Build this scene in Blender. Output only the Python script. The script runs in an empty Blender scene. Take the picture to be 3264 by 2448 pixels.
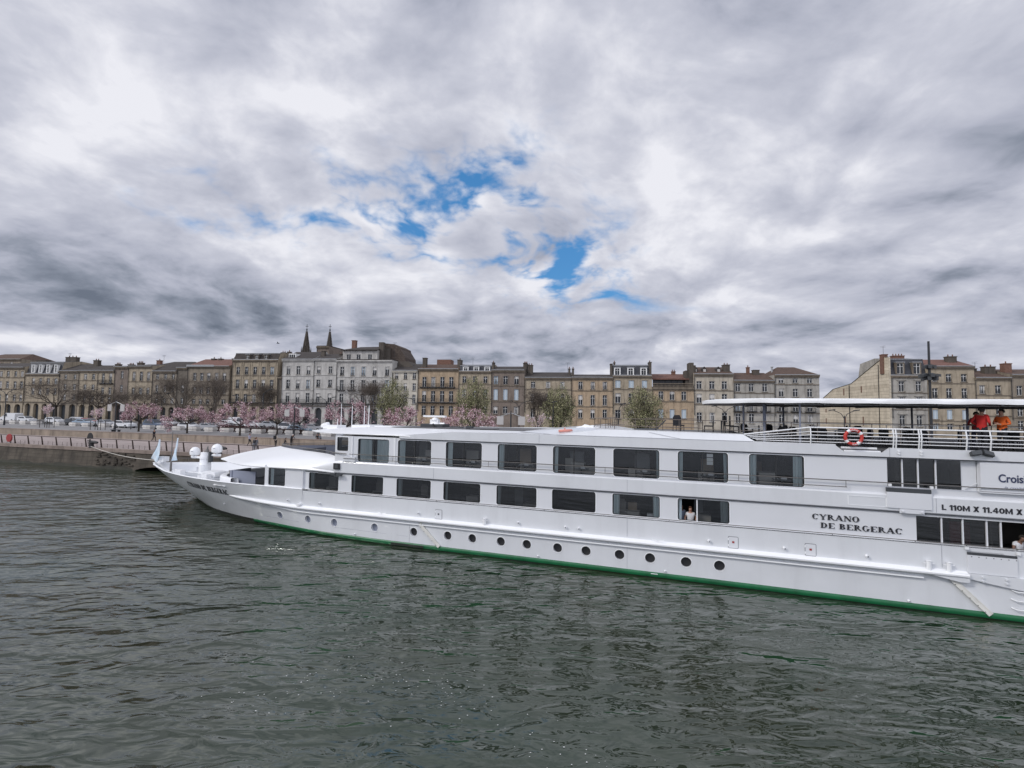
import bpy, bmesh, math, random
from mathutils import Vector, Matrix, noise
random.seed(7)
S = bpy.context.scene
R_ = math.radians
# ------------------------------------------------------------------ camera
F_PX, HOR, ROLL, EYE = 1540.0, 86.0, 0.015, 7.5
cam = bpy.data.cameras.new('Camera'); camo = bpy.data.objects.new('Camera', cam); S.collection.objects.link(camo)
cam.sensor_fit = 'HORIZONTAL'; cam.sensor_width = 36.0; cam.lens = F_PX / 3264 * 36.0
cam.clip_start = 0.1; cam.clip_end = 20000
th = math.atan(HOR / F_PX)
Fv = Vector((0, math.cos(th), math.sin(th))); R0 = Vector((1, 0, 0)); U0 = Vector((0, -math.sin(th), math.cos(th)))
Rv = R0 * math.cos(ROLL) + U0 * math.sin(ROLL); Uv = U0 * math.cos(ROLL) - R0 * math.sin(ROLL)
M = Matrix((Rv, Uv, -Fv)).transposed().to_4x4(); M.translation = (0, 0, EYE)
camo.matrix_world = M
S.camera = camo
# ------------------------------------------------------------------ exposure
S.view_settings.view_transform = 'Standard'; S.view_settings.look = 'None'
S.view_settings.exposure = 0.12; S.view_settings.gamma = 1.0
try: S.view_settings.use_curve_mapping = False
except Exception: pass
S.cycles.max_bounces = 6; S.cycles.glossy_bounces = 4; S.cycles.transmission_bounces = 6; S.cycles.transparent_max_bounces = 8
S.cycles.caustics_reflective = False; S.cycles.caustics_refractive = False
# ------------------------------------------------------------------ sun and sky
SUN_DIR = Vector((-0.74, -0.30, 0.60)).normalized()      # towards the sun
sl = bpy.data.lights.new('Sun', 'SUN'); sl.energy = 1.5; sl.angle = R_(10); sl.color = (1.0, 0.955, 0.89)
so = bpy.data.objects.new('Sun', sl); S.collection.objects.link(so)
so.rotation_euler = SUN_DIR.to_track_quat('Z', 'Y').to_euler(); so.location = (0, 0, 80)
W = bpy.data.worlds.new('World'); S.world = W; W.use_nodes = True
nt = W.node_tree; nt.nodes.clear()
def N(t, **k):
    n = nt.nodes.new(t)
    for a, b in k.items(): setattr(n, a, b)
    return n
def setin(n, i, v):
    if hasattr(v, 'is_linked') or isinstance(v, bpy.types.NodeSocket): nt.links.new(v, n.inputs[i])
    else: n.inputs[i].default_value = v
def MA(op, a, b=0.0, c=None, clamp=False):
    n = N('ShaderNodeMath', operation=op); n.use_clamp = clamp
    setin(n, 0, a); setin(n, 1, b)
    if c is not None: setin(n, 2, c)
    return n.outputs[0]
def VM(op, a, b=(0, 0, 0)):
    n = N('ShaderNodeVectorMath', operation=op); setin(n, 0, a); setin(n, 1, b)
    return n.outputs['Value'] if op in ('DOT_PRODUCT', 'LENGTH') else n.outputs[0]
def MIX(f, a, b):
    n = N('ShaderNodeMix', data_type='RGBA'); setin(n, 0, f); setin(n, 6, a); setin(n, 7, b); return n.outputs[2]
def SM(v, lo, hi, a=0.0, b=1.0):
    n = N('ShaderNodeMapRange', interpolation_type='SMOOTHSTEP'); setin(n, 0, v)
    n.inputs[1].default_value = lo; n.inputs[2].default_value = hi; n.inputs[3].default_value = a; n.inputs[4].default_value = b
    return n.outputs[0]
def NOI(v, sc, det=6, rough=.55, dist=0.0):
    n = N('ShaderNodeTexNoise'); setin(n, 'Vector', v); n.inputs['Scale'].default_value = sc; n.inputs['Detail'].default_value = det
    n.inputs['Roughness'].default_value = rough; n.inputs['Distortion'].default_value = dist; return n.outputs['Fac']
sky = N('ShaderNodeTexSky'); sky.sky_type = 'NISHITA'; sky.sun_disc = False
sky.sun_elevation = math.asin(SUN_DIR.z); sky.sun_rotation = math.atan2(SUN_DIR.x, SUN_DIR.y)
sky.air_density = 1.3; sky.ozone_density = 2.0
dirv = N('ShaderNodeTexCoord').outputs['Generated']
sep = N('ShaderNodeSeparateXYZ'); nt.links.new(dirv, sep.inputs[0])
dz = MA('MAXIMUM', sep.outputs[2], 0.0)
inv = MA('DIVIDE', 1.0, MA('ADD', dz, 0.26))
cp = N('ShaderNodeCombineXYZ'); setin(cp, 0, MA('MULTIPLY', sep.outputs[0], inv)); setin(cp, 1, MA('MULTIPLY', sep.outputs[1], inv)); cp.inputs[2].default_value = 0.37
P = cp.outputs[0]
warp = N('ShaderNodeTexNoise'); setin(warp, 'Vector', P); warp.inputs['Scale'].default_value = 1.3; warp.inputs['Detail'].default_value = 3
Pw = VM('ADD', P, VM('MULTIPLY', VM('SUBTRACT', warp.outputs['Color'], (.5, .5, .5)), (.35, .35, 0)))
sund = (SUN_DIR.x * .13, SUN_DIR.y * .13 - .05, 0)
n1 = NOI(Pw, 0.8, 5, .5); n2 = NOI(Pw, 2.5, 6, .56); n2b = NOI(VM('ADD', Pw, sund), 2.5, 4, .5); n3 = NOI(dirv, 1.3, 2, .5); n4 = NOI(Pw, 7.0, 5, .6)
def pxdir(x, y):
    d = Fv + Rv * ((x - 1632) / F_PX) + Uv * ((1224 - y) / F_PX); return d.normalized()
def blob(x, y, rx, ry, ang=0.0, hard=1.0):               # a soft patch of sky round a fixed direction
    c = pxdir(x, y); a = c.cross(Vector((0, 0, 1))).normalized(); b = a.cross(c)
    ca, sa = math.cos(R_(ang)), math.sin(R_(ang))
    a2 = a * ca + b * sa; b2 = b * ca - a * sa
    k = F_PX / math.sqrt(1) 
    dd = VM('SUBTRACT', dirv, tuple(c))
    u = MA('MULTIPLY', VM('DOT_PRODUCT', dd, tuple(a2)), 1540.0 / rx); v = MA('MULTIPLY', VM('DOT_PRODUCT', dd, tuple(b2)), 1540.0 / ry)
    r2 = MA('ADD', MA('MULTIPLY', u, u), MA('MULTIPLY', v, v))
    return MA('MULTIPLY', MA('POWER', 2.718, MA('MULTIPLY', r2, -1.0)), hard)
def ssum(l):
    o = l[0]
    for q in l[1:]: o = MA('ADD', o, q)
    return o
blue = ssum([blob(1370, 650, 165, 55, 8, .85), blob(1520, 585, 70, 30, 10, .55), blob(1635, 425, 42, 60, 20, .42), blob(975, 672, 80, 26, 5, .6), blob(600, 705, 150, 24, -12, .42), blob(850, 722, 80, 20, 0, .4),
             blob(1740, 745, 75, 42, -25, .75), blob(1800, 840, 55, 90, -15, .8), blob(1960, 945, 150, 24, -15, .85), blob(1150, 770, 120, 22, -20, .35), blob(1320, 745, 60, 26, 0, .4), blob(2230, 985, 200, 16, -3, .3)])
wide = ssum([blob(1300, 680, 620, 190, 0, .62), blob(1800, 860, 260, 160, -30, .45), blob(1600, 440, 200, 160, 0, .35)])
vein = MA('SUBTRACT', 1.0, MA('MULTIPLY', MA('ABSOLUTE', MA('SUBTRACT', NOI(Pw, 3.4, 4, .55), 0.5)), 9.0))
bsum = MA('ADD', MA('MULTIPLY', blue, 0.85), MA('MULTIPLY', MA('MULTIPLY', vein, wide), 1.15))
bsum = MA('ADD', bsum, MA('MULTIPLY', MA('SUBTRACT', n4, 0.5), MA('MULTIPLY_ADD', wide, 4.2, 0.05)))
bluem = SM(MA('ADD', bsum, MA('MULTIPLY', MA('SUBTRACT', 0.5, n2), MA('MULTIPLY', wide, 1.6))), 0.20, 1.20)
# cloud brightness
big = ssum([blob(330, 520, 520, 300, 0, .10), blob(120, 130, 420, 260, 0, .05), blob(2500, 780, 620, 150, 0, .06), blob(1150, 860, 420, 110, 0, .12), blob(1000, 380, 420, 140, 0, .12),
            blob(60, 1082, 150, 24, 0, .45), blob(560, 1120, 300, 26, 0, .16), blob(1700, 900, 120, 60, 0, .1),
            blob(300, 940, 620, 100, 3, -.24), blob(760, 1010, 420, 55, 0, -.17), blob(150, 820, 400, 60, 0, -.16), blob(2850, 330, 650, 420, 0, -.08), blob(1400, 60, 600, 120, 0, -.03), blob(2700, 1040, 500, 60, 0, -.10),
            blob(3150, 560, 240, 140, 0, -.12), blob(1450, 1090, 500, 50, 0, -.12), blob(2900, 420, 260, 40, -25, -.12)])
relief = MA('ADD', MA('MULTIPLY', MA('SUBTRACT', n2, n2b), 1.3), MA('MULTIPLY', MA('SUBTRACT', n4, 0.5), 0.50))
bri = MA('ADD', MA('MULTIPLY', MA('SUBTRACT', n1, 0.5), 1.05), MA('MULTIPLY', MA('SUBTRACT', n2, 0.5), 0.45))
bri = MA('ADD', MA('ADD', bri, big), MA('MULTIPLY', MA('SUBTRACT', n3, 0.5), 0.4))
bri = MA('ADD', MA('ADD', bri, relief), 0.60)
cr = N('ShaderNodeValToRGB'); setin(cr, 0, bri); el = cr.color_ramp.elements
el[0].position = 0.0; el[0].color = (0.14, 0.165, 0.215, 1); el[1].position = 1.0; el[1].color = (0.77, 0.775, 0.83, 1)
for p, c in ((0.22, (0.25, 0.278, 0.345, 1)), (0.45, (0.405, 0.425, 0.51, 1)), (0.72, (0.545, 0.56, 0.64, 1))):
    e_ = el.new(p); e_.color = c
# unseen sky behind the camera and overhead, brightened to lift the ship side
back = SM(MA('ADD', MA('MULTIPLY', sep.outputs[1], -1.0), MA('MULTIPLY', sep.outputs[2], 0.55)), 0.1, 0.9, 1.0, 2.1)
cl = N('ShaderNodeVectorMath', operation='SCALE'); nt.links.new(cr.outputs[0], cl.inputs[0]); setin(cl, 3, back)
bl = N('ShaderNodeVectorMath', operation='MULTIPLY'); nt.links.new(sky.outputs[0], bl.inputs[0]); bl.inputs[1].default_value = (0.10, 0.155, 0.22)
blc = MIX(0.65, bl.outputs[0], (0.02, 0.15, 0.33, 1))
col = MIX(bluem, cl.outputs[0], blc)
low = SM(sep.outputs[2], -0.03, 0.0)
col = MIX(low, (0.16, 0.165, 0.17, 1), col)
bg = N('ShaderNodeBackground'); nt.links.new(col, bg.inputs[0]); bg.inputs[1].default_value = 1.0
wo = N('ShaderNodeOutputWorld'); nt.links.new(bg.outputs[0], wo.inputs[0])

# ------------------------------------------------------------------ materials
def mat(name, col, rough=.6, metal=0.0, var=0.0, vscale=1.0, bump=0.0, bscale=20.0, col2=None, stain=0.0, brick=None, spec=None, coat=0.0):
    m = bpy.data.materials.new(name); m.use_nodes = True; t = m.node_tree; b = t.nodes['Principled BSDF']
    b.inputs['Roughness'].default_value = rough; b.inputs['Metallic'].default_value = metal
    if spec is not None: b.inputs['Specular IOR Level'].default_value = spec
    if coat: b.inputs['Coat Weight'].default_value = coat; b.inputs['Coat Roughness'].default_value = 0.08
    c = (*col, 1.0); b.inputs['Base Color'].default_value = c
    tc = t.nodes.new('ShaderNodeTexCoord')
    def nz(sc, det=6, mp=None):
        n = t.nodes.new('ShaderNodeTexNoise'); n.inputs['Scale'].default_value = sc; n.inputs['Detail'].default_value = det; n.inputs['Roughness'].default_value = .62
        if mp:
            mm = t.nodes.new('ShaderNodeMapping'); mm.inputs['Scale'].default_value = mp; t.links.new(tc.outputs['Object'], mm.inputs[0]); t.links.new(mm.outputs[0], n.inputs['Vector'])
        else: t.links.new(tc.outputs['Object'], n.inputs['Vector'])
        return n.outputs['Fac']
    def ramp(v, lo, hi):
        n = t.nodes.new('ShaderNodeMapRange'); t.links.new(v, n.inputs[0]); n.inputs[1].default_value = lo; n.inputs[2].default_value = hi; return n.outputs[0]
    cur = None
    if var or col2:
        c2 = (*(col2 or tuple(x * (1 - var) for x in col)), 1)
        mx = t.nodes.new('ShaderNodeMix'); mx.data_type = 'RGBA'; t.links.new(ramp(nz(vscale), .36, .66), mx.inputs[0]); mx.inputs[6].default_value = c; mx.inputs[7].default_value = c2; cur = mx.outputs[2]
    if brick:
        bk = t.nodes.new('ShaderNodeTexBrick'); bk.inputs['Scale'].default_value = 1.0; bk.inputs['Brick Width'].default_value = brick[0]; bk.inputs['Row Height'].default_value = brick[1]
        bk.inputs['Mortar Size'].default_value = brick[2]; bk.inputs['Color1'].default_value = (1, 1, 1, 1); bk.inputs['Color2'].default_value = (.72, .70, .68, 1); bk.inputs['Mortar'].default_value = (.55, .53, .5, 1); bk.inputs['Bias'].default_value = -.2
        mp = t.nodes.new('ShaderNodeMapping'); mp.inputs['Rotation'].default_value = (R_(90), 0, 0) if len(brick) < 4 else brick[3]; t.links.new(tc.outputs['Object'], mp.inputs[0]); t.links.new(mp.outputs[0], bk.inputs['Vector'])
        mx = t.nodes.new('ShaderNodeMix'); mx.data_type = 'RGBA'; mx.blend_type = 'MULTIPLY'; mx.inputs[0].default_value = .75
        if cur: t.links.new(cur, mx.inputs[6])
        else: mx.inputs[6].default_value = c
        t.links.new(bk.outputs['Color'], mx.inputs[7]); cur = mx.outputs[2]
    if stain:
        mx = t.nodes.new('ShaderNodeMix'); mx.data_type = 'RGBA'; mx.blend_type = 'MULTIPLY'
        r = ramp(nz(1.0, 7, (1.3, 1.3, .16)), .5, .72)
        ml = t.nodes.new('ShaderNodeMath'); ml.operation = 'MULTIPLY'; t.links.new(r, ml.inputs[0]); ml.inputs[1].default_value = stain; t.links.new(ml.outputs[0], mx.inputs[0])
        if cur: t.links.new(cur, mx.inputs[6])
        else: mx.inputs[6].default_value = c
        mx.inputs[7].default_value = (.33, .31, .30, 1); cur = mx.outputs[2]
    if cur: t.links.new(cur, b.inputs['Base Color'])
    if bump:
        bp = t.nodes.new('ShaderNodeBump'); bp.inputs['Strength'].default_value = bump; bp.inputs['Distance'].default_value = .03; t.links.new(nz(bscale), bp.inputs['Height']); t.links.new(bp.outputs[0], b.inputs['Normal'])
    return m
def stone(name, c, st=.65): return mat(name, c, .9, var=.28, vscale=.55, bump=.5, bscale=5, stain=st)
white = mat('white_paint', (.68, .692, .715), .32, var=.05, vscale=.35, coat=.25)
white2 = mat('white_trim', (.80, .81, .82), .3)
hullw = mat('hull_paint', (.67, .685, .705), .3, var=.07, vscale=.5, stain=.10, coat=.3)
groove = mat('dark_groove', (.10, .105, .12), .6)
green = mat('green_boot_paint', (.008, .13, .045), .38, var=.35, vscale=.9, stain=.35)
antif = mat('wet_black_hull', (.018, .02, .016), .35)
gasket = mat('window_gasket', (.02, .022, .024), .5)
steel = mat('brushed_steel_rail', (.17, .16, .15), .35, .5)
bronze = mat('bronze_deck_rail', (.13, .11, .095), .4, .5)
darkdeck = mat('grey_deck', (.13, .13, .135), .8, var=.2)
dblack = mat('matt_black', (.014, .014, .016), .6)
dgrey = mat('charcoal_plastic', (.045, .05, .055), .55)
mesh_blk = mat('black_mesh_fabric', (.02, .021, .024), .75)
blackpaint = mat('black_lettering', (.012, .012, .016), .45)
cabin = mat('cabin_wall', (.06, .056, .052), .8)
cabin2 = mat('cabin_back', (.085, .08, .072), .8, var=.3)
curt = mat('blue_curtain', (.64, .73, .75), .85)
greyscr = mat('grey_screen', (.23, .25, .31), .6)
cream = mat('cream_fender', (.74, .73, .68), .6, var=.2, vscale=3)
redp = mat('red_marker', (.30, .03, .03), .5)
ringred = mat('lifebuoy_red', (.50, .045, .035), .5); ringor = mat('faded_orange', (.66, .27, .22), .6)
rope = mat('rope', (.55, .52, .47), .9)
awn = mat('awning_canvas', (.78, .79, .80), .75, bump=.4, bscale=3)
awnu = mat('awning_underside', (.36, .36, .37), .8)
def glassmat(name, tint, alpha=.75, rough=.02):
    m = bpy.data.materials.new(name); m.use_nodes = True; t = m.node_tree; t.nodes.clear()
    o = t.nodes.new('ShaderNodeOutputMaterial'); tr = t.nodes.new('ShaderNodeBsdfTransparent'); tr.inputs[0].default_value = (*tint, 1)
    gl = t.nodes.new('ShaderNodeBsdfGlossy'); gl.inputs['Roughness'].default_value = rough; gl.inputs[0].default_value = (.85, .88, .9, 1)
    fr = t.nodes.new('ShaderNodeFresnel'); fr.inputs[0].default_value = 1.5
    mp = t.nodes.new('ShaderNodeMath'); mp.operation = 'MULTIPLY_ADD'; mp.inputs[1].default_value = 1.1; mp.inputs[2].default_value = .015; t.links.new(fr.outputs[0], mp.inputs[0])
    mx = t.nodes.new('ShaderNodeMixShader'); t.links.new(mp.outputs[0], mx.inputs[0]); t.links.new(tr.outputs[0], mx.inputs[1]); t.links.new(gl.outputs[0], mx.inputs[2]); t.links.new(mx.outputs[0], o.inputs[0])
    return m
glass = glassmat('tinted_ship_glass', (.86, .88, .87))
glassd = glassmat('dark_ship_glass', (.55, .56, .55))
hglass = mat('house_window_glass', (.022, .026, .032), .2, var=.6, vscale=.8, spec=.35)
winwhite = mat('white_window_frame', (.74, .74, .72), .6)
winblue = mat('pale_blue_shutter', (.40, .47, .52), .7)
winblind = mat('roller_blind', (.48, .46, .43), .8)
slate = mat('slate_roof', (.035, .037, .045), .6, var=.35, vscale=1.5, bump=.4, bscale=12)
tile = mat('brown_tile_roof', (.10, .062, .045), .9, var=.4, vscale=2.2, bump=.8, bscale=14)
redtile = mat('red_tile_roof', (.17, .085, .065), .9, var=.35, vscale=2.0, bump=.8, bscale=14)
darkroof = mat('dark_roof', (.05, .042, .038), .9, var=.35, vscale=1.6)
zinc = mat('zinc_flashing', (.36, .37, .38), .5, .3)
iron = mat('black_iron', (.015, .015, .017), .6)
brickm = mat('chimney_brick', (.20, .11, .08), .95, var=.35, vscale=3, bump=.5)
lstone = stone('weathered_limestone', (.20, .165, .125)); lstoned = stone('dark_limestone', (.10, .085, .07))
rubble = mat('cream_rubble_wall', (.66, .585, .46), .95, var=.22, vscale=.8, bump=.8, bscale=3, stain=.3, brick=(.75, .36, .05, (R_(90), 0, R_(90))))
grubble = mat('dark_rubble_gable', (.11, .085, .07), .95, var=.4, vscale=1.4, bump=.9, bscale=3, brick=(.8, .45, .06))
asph = mat('asphalt', (.06, .06, .063), .9, var=.3, vscale=.2)

# ------------------------------------------------------------------ helpers
COL = S.collection
class MB:
    def __init__(s): s.v = []; s.f = []; s.m = []
    def add(s, vs, fs, mi=0):
        o = len(s.v); s.v += [tuple(p) for p in vs]; s.f += [tuple(i + o for i in f) for f in fs]; s.m += [mi] * len(fs)
    def quad(s, a, b, c, d, mi=0): s.add([a, b, c, d], [(0, 1, 2, 3)], mi)
    def box(s, x0, x1, y0, y1, z0, z1, mi=0):
        s.add([(x0, y0, z0), (x1, y0, z0), (x1, y1, z0), (x0, y1, z0), (x0, y0, z1), (x1, y0, z1), (x1, y1, z1), (x0, y1, z1)],
              [(0, 3, 2, 1), (4, 5, 6, 7), (0, 1, 5, 4), (1, 2, 6, 5), (2, 3, 7, 6), (3, 0, 4, 7)], mi)
    def obox(s, c, ax, ay, az, mi=0):
        c = Vector(c); ax = Vector(ax); ay = Vector(ay); az = Vector(az)
        vs = [c + ax * i + ay * j + az * k for k in (-1, 1) for j in (-1, 1) for i in (-1, 1)]
        s.add(vs, [(0, 2, 3, 1), (4, 5, 7, 6), (0, 1, 5, 4), (1, 3, 7, 5), (3, 2, 6, 7), (2, 0, 4, 6)], mi)
    def tube(s, pts, r, n=6, mi=0, cap=True, close=False):
        pts = [Vector(p) for p in pts]; L = len(pts)
        rs = r if isinstance(r, (list, tuple)) else [r] * L
        rings = []; prev = None
        for i, p in enumerate(pts):
            if close: d = pts[(i + 1) % L] - pts[i - 1]
            else: d = (pts[min(i + 1, L - 1)] - pts[max(i - 1, 0)])
            if d.length < 1e-9: d = Vector((0, 0, 1))
            d.normalize()
            if prev is None: a = d.orthogonal().normalized()
            else:
                a = prev - d * prev.dot(d)
                a = a.normalized() if a.length > 1e-6 else d.orthogonal().normalized()
            prev = a; b = d.cross(a)
            rings.append([p + (a * math.cos(2 * math.pi * k / n) + b * math.sin(2 * math.pi * k / n)) * rs[i] for k in range(n)])
        vs = [q for rg in rings for q in rg]; fs = []
        for i in range(L if close else L - 1):
            i2 = (i + 1) % L
            for k in range(n): fs.append((i * n + k, i * n + (k + 1) % n, i2 * n + (k + 1) % n, i2 * n + k))
        if cap and not close: fs.append(tuple(range(n - 1, -1, -1))); fs.append(tuple((L - 1) * n + k for k in range(n)))
        s.add(vs, fs, mi)
    def lathe(s, prof, c=(0, 0, 0), n=16, mi=0):
        vs = []; fs = []
        for r, z in prof: vs += [(c[0] + r * math.cos(2 * math.pi * k / n), c[1] + r * math.sin(2 * math.pi * k / n), c[2] + z) for k in range(n)]
        for i in range(len(prof) - 1):
            for k in range(n): fs.append((i * n + k, i * n + (k + 1) % n, (i + 1) * n + (k + 1) % n, (i + 1) * n + k))
        fs.append(tuple(range(n - 1, -1, -1))); fs.append(tuple((len(prof) - 1) * n + k for k in range(n)))
        s.add(vs, fs, mi)
    def prism(s, poly, y0, y1, mi=0):                       # polygon in (x, z), extruded in y
        n = len(poly); vs = [(x, y0, z) for x, z in poly] + [(x, y1, z) for x, z in poly]
        fs = [tuple(range(n)), tuple(range(2 * n - 1, n - 1, -1))] + [(i, (i + 1) % n, n + (i + 1) % n, n + i) for i in range(n)]
        s.add(vs, fs, mi)
    def loft(s, rows, mi=0, closed=False):
        n = len(rows[0]); vs = [p for r in rows for p in r]; fs = []
        for i in range(len(rows) - 1):
            for k in range(n - (0 if closed else 1)): fs.append((i * n + k, i * n + (k + 1) % n, (i + 1) * n + (k + 1) % n, (i + 1) * n + k))
        s.add(vs, fs, mi)
    def mesh(s, name, mats):
        me = bpy.data.meshes.new(name); me.from_pydata(s.v, [], s.f)
        for m in (mats if isinstance(mats, (list, tuple)) else [mats]): me.materials.append(m)
        if any(s.m): me.polygons.foreach_set('material_index', s.m)
        me.validate(); me.update(); return me
    def build(s, name, mats, parent=None, smooth=False, loc=None):
        me = s.mesh(name, mats)
        if smooth: smoothen(me, smooth if isinstance(smooth, (int, float)) and smooth is not True else 35)
        o = bpy.data.objects.new(name, me); COL.objects.link(o)
        if parent: o.parent = parent
        if loc: o.location = loc
        return o
def smoothen(me, ang=35):
    bm = bmesh.new(); bm.from_mesh(me); bmesh.ops.remove_doubles(bm, verts=bm.verts, dist=1e-5); bmesh.ops.recalc_face_normals(bm, faces=bm.faces)
    for f in bm.faces: f.smooth = True
    for e in bm.edges:
        if len(e.link_faces) != 2 or e.calc_face_angle(0) > R_(ang): e.smooth = False
    bm.to_mesh(me); bm.free()
def tag(o, label=None, cat=None, group=None, kind=None):
    if label: o['label'] = label
    if cat: o['category'] = cat
    if group: o['group'] = group
    if kind: o['kind'] = kind
    return o
def thing(name, label, cat, loc=(0, 0, 0), rz=0.0, group=None):
    o = bpy.data.objects.new(name, None); COL.objects.link(o); o.location = loc; o.rotation_euler = (0, 0, rz); o.empty_display_size = .3
    return tag(o, label, cat, group)
def kids(o): return KIDS.get(o.name, [])
def copy_tree(o, children, parent=None):
    c = o.copy(); COL.objects.link(c)
    if parent: c.parent = parent
    for ch in children(o): copy_tree(ch, children, c)
    return c
def child_map():
    d = {}
    for o in S.objects:
        if o.parent: d.setdefault(o.parent.name, []).append(o)
    return lambda o: d.get(o.name, [])
def contour(h, n=5):
    a0, a1, b0, b1, r = h                                    # r = (bl, br, tr, tl)
    out = []
    for (cx, cy, q, rr) in ((a0, b0, 2, r[0]), (a1, b0, 3, r[1]), (a1, b1, 0, r[2]), (a0, b1, 1, r[3])):
        if rr <= 1e-6: out.append([(cx, cy)]); continue
        ox = cx + rr if cx == a0 else cx - rr; oy = cy + rr if cy == b0 else cy - rr
        out.append([(ox + rr * math.cos((q + i / n) * math.pi / 2), oy + rr * math.sin((q + i / n) * math.pi / 2)) for i in range(n + 1)])
    return out
def holed(mb, As, Bs, holes, f, reveal=0.15, mi=0, mr=0, n=5):
    """wall in (a,b) with real openings; f(a,b,depth) -> point"""
    As = sorted(set(round(x, 4) for x in list(As) + [q for h in holes for q in h[:2]])); Bs = sorted(set(round(x, 4) for x in list(Bs) + [q for h in holes for q in h[2:4]]))
    for i in range(len(As) - 1):
        for j in range(len(Bs) - 1):
            ca = (As[i] + As[i + 1]) / 2; cb = (Bs[j] + Bs[j + 1]) / 2
            if any(h[0] < ca < h[1] and h[2] < cb < h[3] for h in holes): continue
            mb.quad(f(As[i], Bs[j], 0), f(As[i + 1], Bs[j], 0), f(As[i + 1], Bs[j + 1], 0), f(As[i], Bs[j + 1], 0), mi)
    for h in holes:
        cs = contour(h, n); corners = ((h[0], h[2]), (h[1], h[2]), (h[1], h[3]), (h[0], h[3]))
        for c, pts in zip(corners, cs):
            for k in range(len(pts) - 1): mb.add([f(*c, 0), f(*pts[k], 0), f(*pts[k + 1], 0)], [(0, 1, 2)], mi)
        fl = [p for c in cs for p in c]; L = len(fl)
        for k in range(L):
            a, b = fl[k], fl[(k + 1) % L]; mb.quad(f(*a, 0), f(*b, 0), f(*b, reveal), f(*a, reveal), mr)
def plate(mb, h, f, d, mi=0, n=5):
    fl = [p for c in contour(h, n) for p in c]; mb.add([f(a, b, d) for a, b in fl], [tuple(range(len(fl)))], mi)
def ringplate(mb, h, w, f, d, mi=0, n=5, d2=None):
    a0, a1, b0, b1, r = h; o = [p for c in contour((a0 - w, a1 + w, b0 - w, b1 + w, tuple(x + w for x in r)), n) for p in c]; i_ = [p for c in contour(h, n) for p in c]
    L = len(o)
    for k in range(L):
        q = (k + 1) % L
        mb.quad(f(*o[k], d), f(*o[q], d), f(*i_[q], d), f(*i_[k], d), mi)
        if d2 is not None: mb.quad(f(*o[k], d), f(*o[q], d), f(*o[q], d2), f(*o[k], d2), mi)
# ------------------------------------------------------------------ water
wm = bpy.data.materials.new('river_water'); wm.use_nodes = True; t = wm.node_tree; b = t.nodes['Principled BSDF']
b.inputs['Base Color'].default_value = (.034, .040, .031, 1); b.inputs['Roughness'].default_value = .03; b.inputs['IOR'].default_value = 1.85; b.inputs['Specular Tint'].default_value = (.92, 1, .93, 1)
tc = t.nodes.new('ShaderNodeTexCoord')
def wn(scale, rotz, sx, sy, det, rough, dist, typ='n'):
    mp = t.nodes.new('ShaderNodeMapping'); mp.inputs['Rotation'].default_value = (0, 0, R_(rotz)); mp.inputs['Scale'].default_value = (sx, sy, 1); t.links.new(tc.outputs['Object'], mp.inputs[0])
    n = t.nodes.new('ShaderNodeTexNoise'); n.inputs['Scale'].default_value = scale; n.inputs['Detail'].default_value = det; n.inputs['Roughness'].default_value = rough; n.inputs['Distortion'].default_value = dist
    t.links.new(mp.outputs[0], n.inputs['Vector']); return n.outputs['Fac']
def wmath(op, a, b_, c=None):
    n = t.nodes.new('ShaderNodeMath'); n.operation = op
    for i, v in enumerate((a, b_, c)):
        if v is None: continue
        if isinstance(v, (int, float)): n.inputs[i].default_value = v
        else: t.links.new(v, n.inputs[i])
    return n.outputs[0]
h1 = wn(.66, 9, .50, 1.15, 2, .5, .6); h2 = wn(2.1, -14, .5, 1.1, 2, .45, .9); h3 = wn(.13, 32, .8, 1.3, 2, .5, .3); amp = wn(.05, 50, 1, 1, 3, .5, .5); h4 = wn(.95, 55, .6, 1.3, 1, .4, 1.0)
hh = wmath('ADD', wmath('MULTIPLY', h1, .90), wmath('MULTIPLY', h2, .26)); hh = wmath('ADD', hh, wmath('MULTIPLY', h3, .9)); hh = wmath('ADD', hh, wmath('MULTIPLY', h4, .20))
mr = t.nodes.new('ShaderNodeMapRange'); t.links.new(amp, mr.inputs[0]); mr.inputs[1].default_value = .35; mr.inputs[2].default_value = .65; mr.inputs[3].default_value = .7; mr.inputs[4].default_value = 1.2
hh = wmath('MULTIPLY', hh, mr.outputs[0])
bp = t.nodes.new('ShaderNodeBump'); bp.inputs['Strength'].default_value = 1.0; bp.inputs['Distance'].default_value = .27; t.links.new(hh, bp.inputs['Height']); t.links.new(bp.outputs[0], b.inputs['Normal'])
# silt clouds in the water
mx = t.nodes.new('ShaderNodeMix'); mx.data_type = 'RGBA'; mr2 = t.nodes.new('ShaderNodeMapRange'); t.links.new(wn(.09, 20, 1, 1, 4, .6, .5), mr2.inputs[0]); mr2.inputs[1].default_value = .4; mr2.inputs[2].default_value = .62
t.links.new(mr2.outputs[0], mx.inputs[0]); mx.inputs[6].default_value = (.018, .029, .017, 1); mx.inputs[7].default_value = (.025, .029, .016, 1); t.links.new(mx.outputs[2], b.inputs['Base Color'])
mb = MB(); mb.quad((-4000, -4000, 0), (4000, -4000, 0), (4000, 4000, 0), (-4000, 4000, 0)); tag(mb.build('water', wm), kind='structure')
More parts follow.
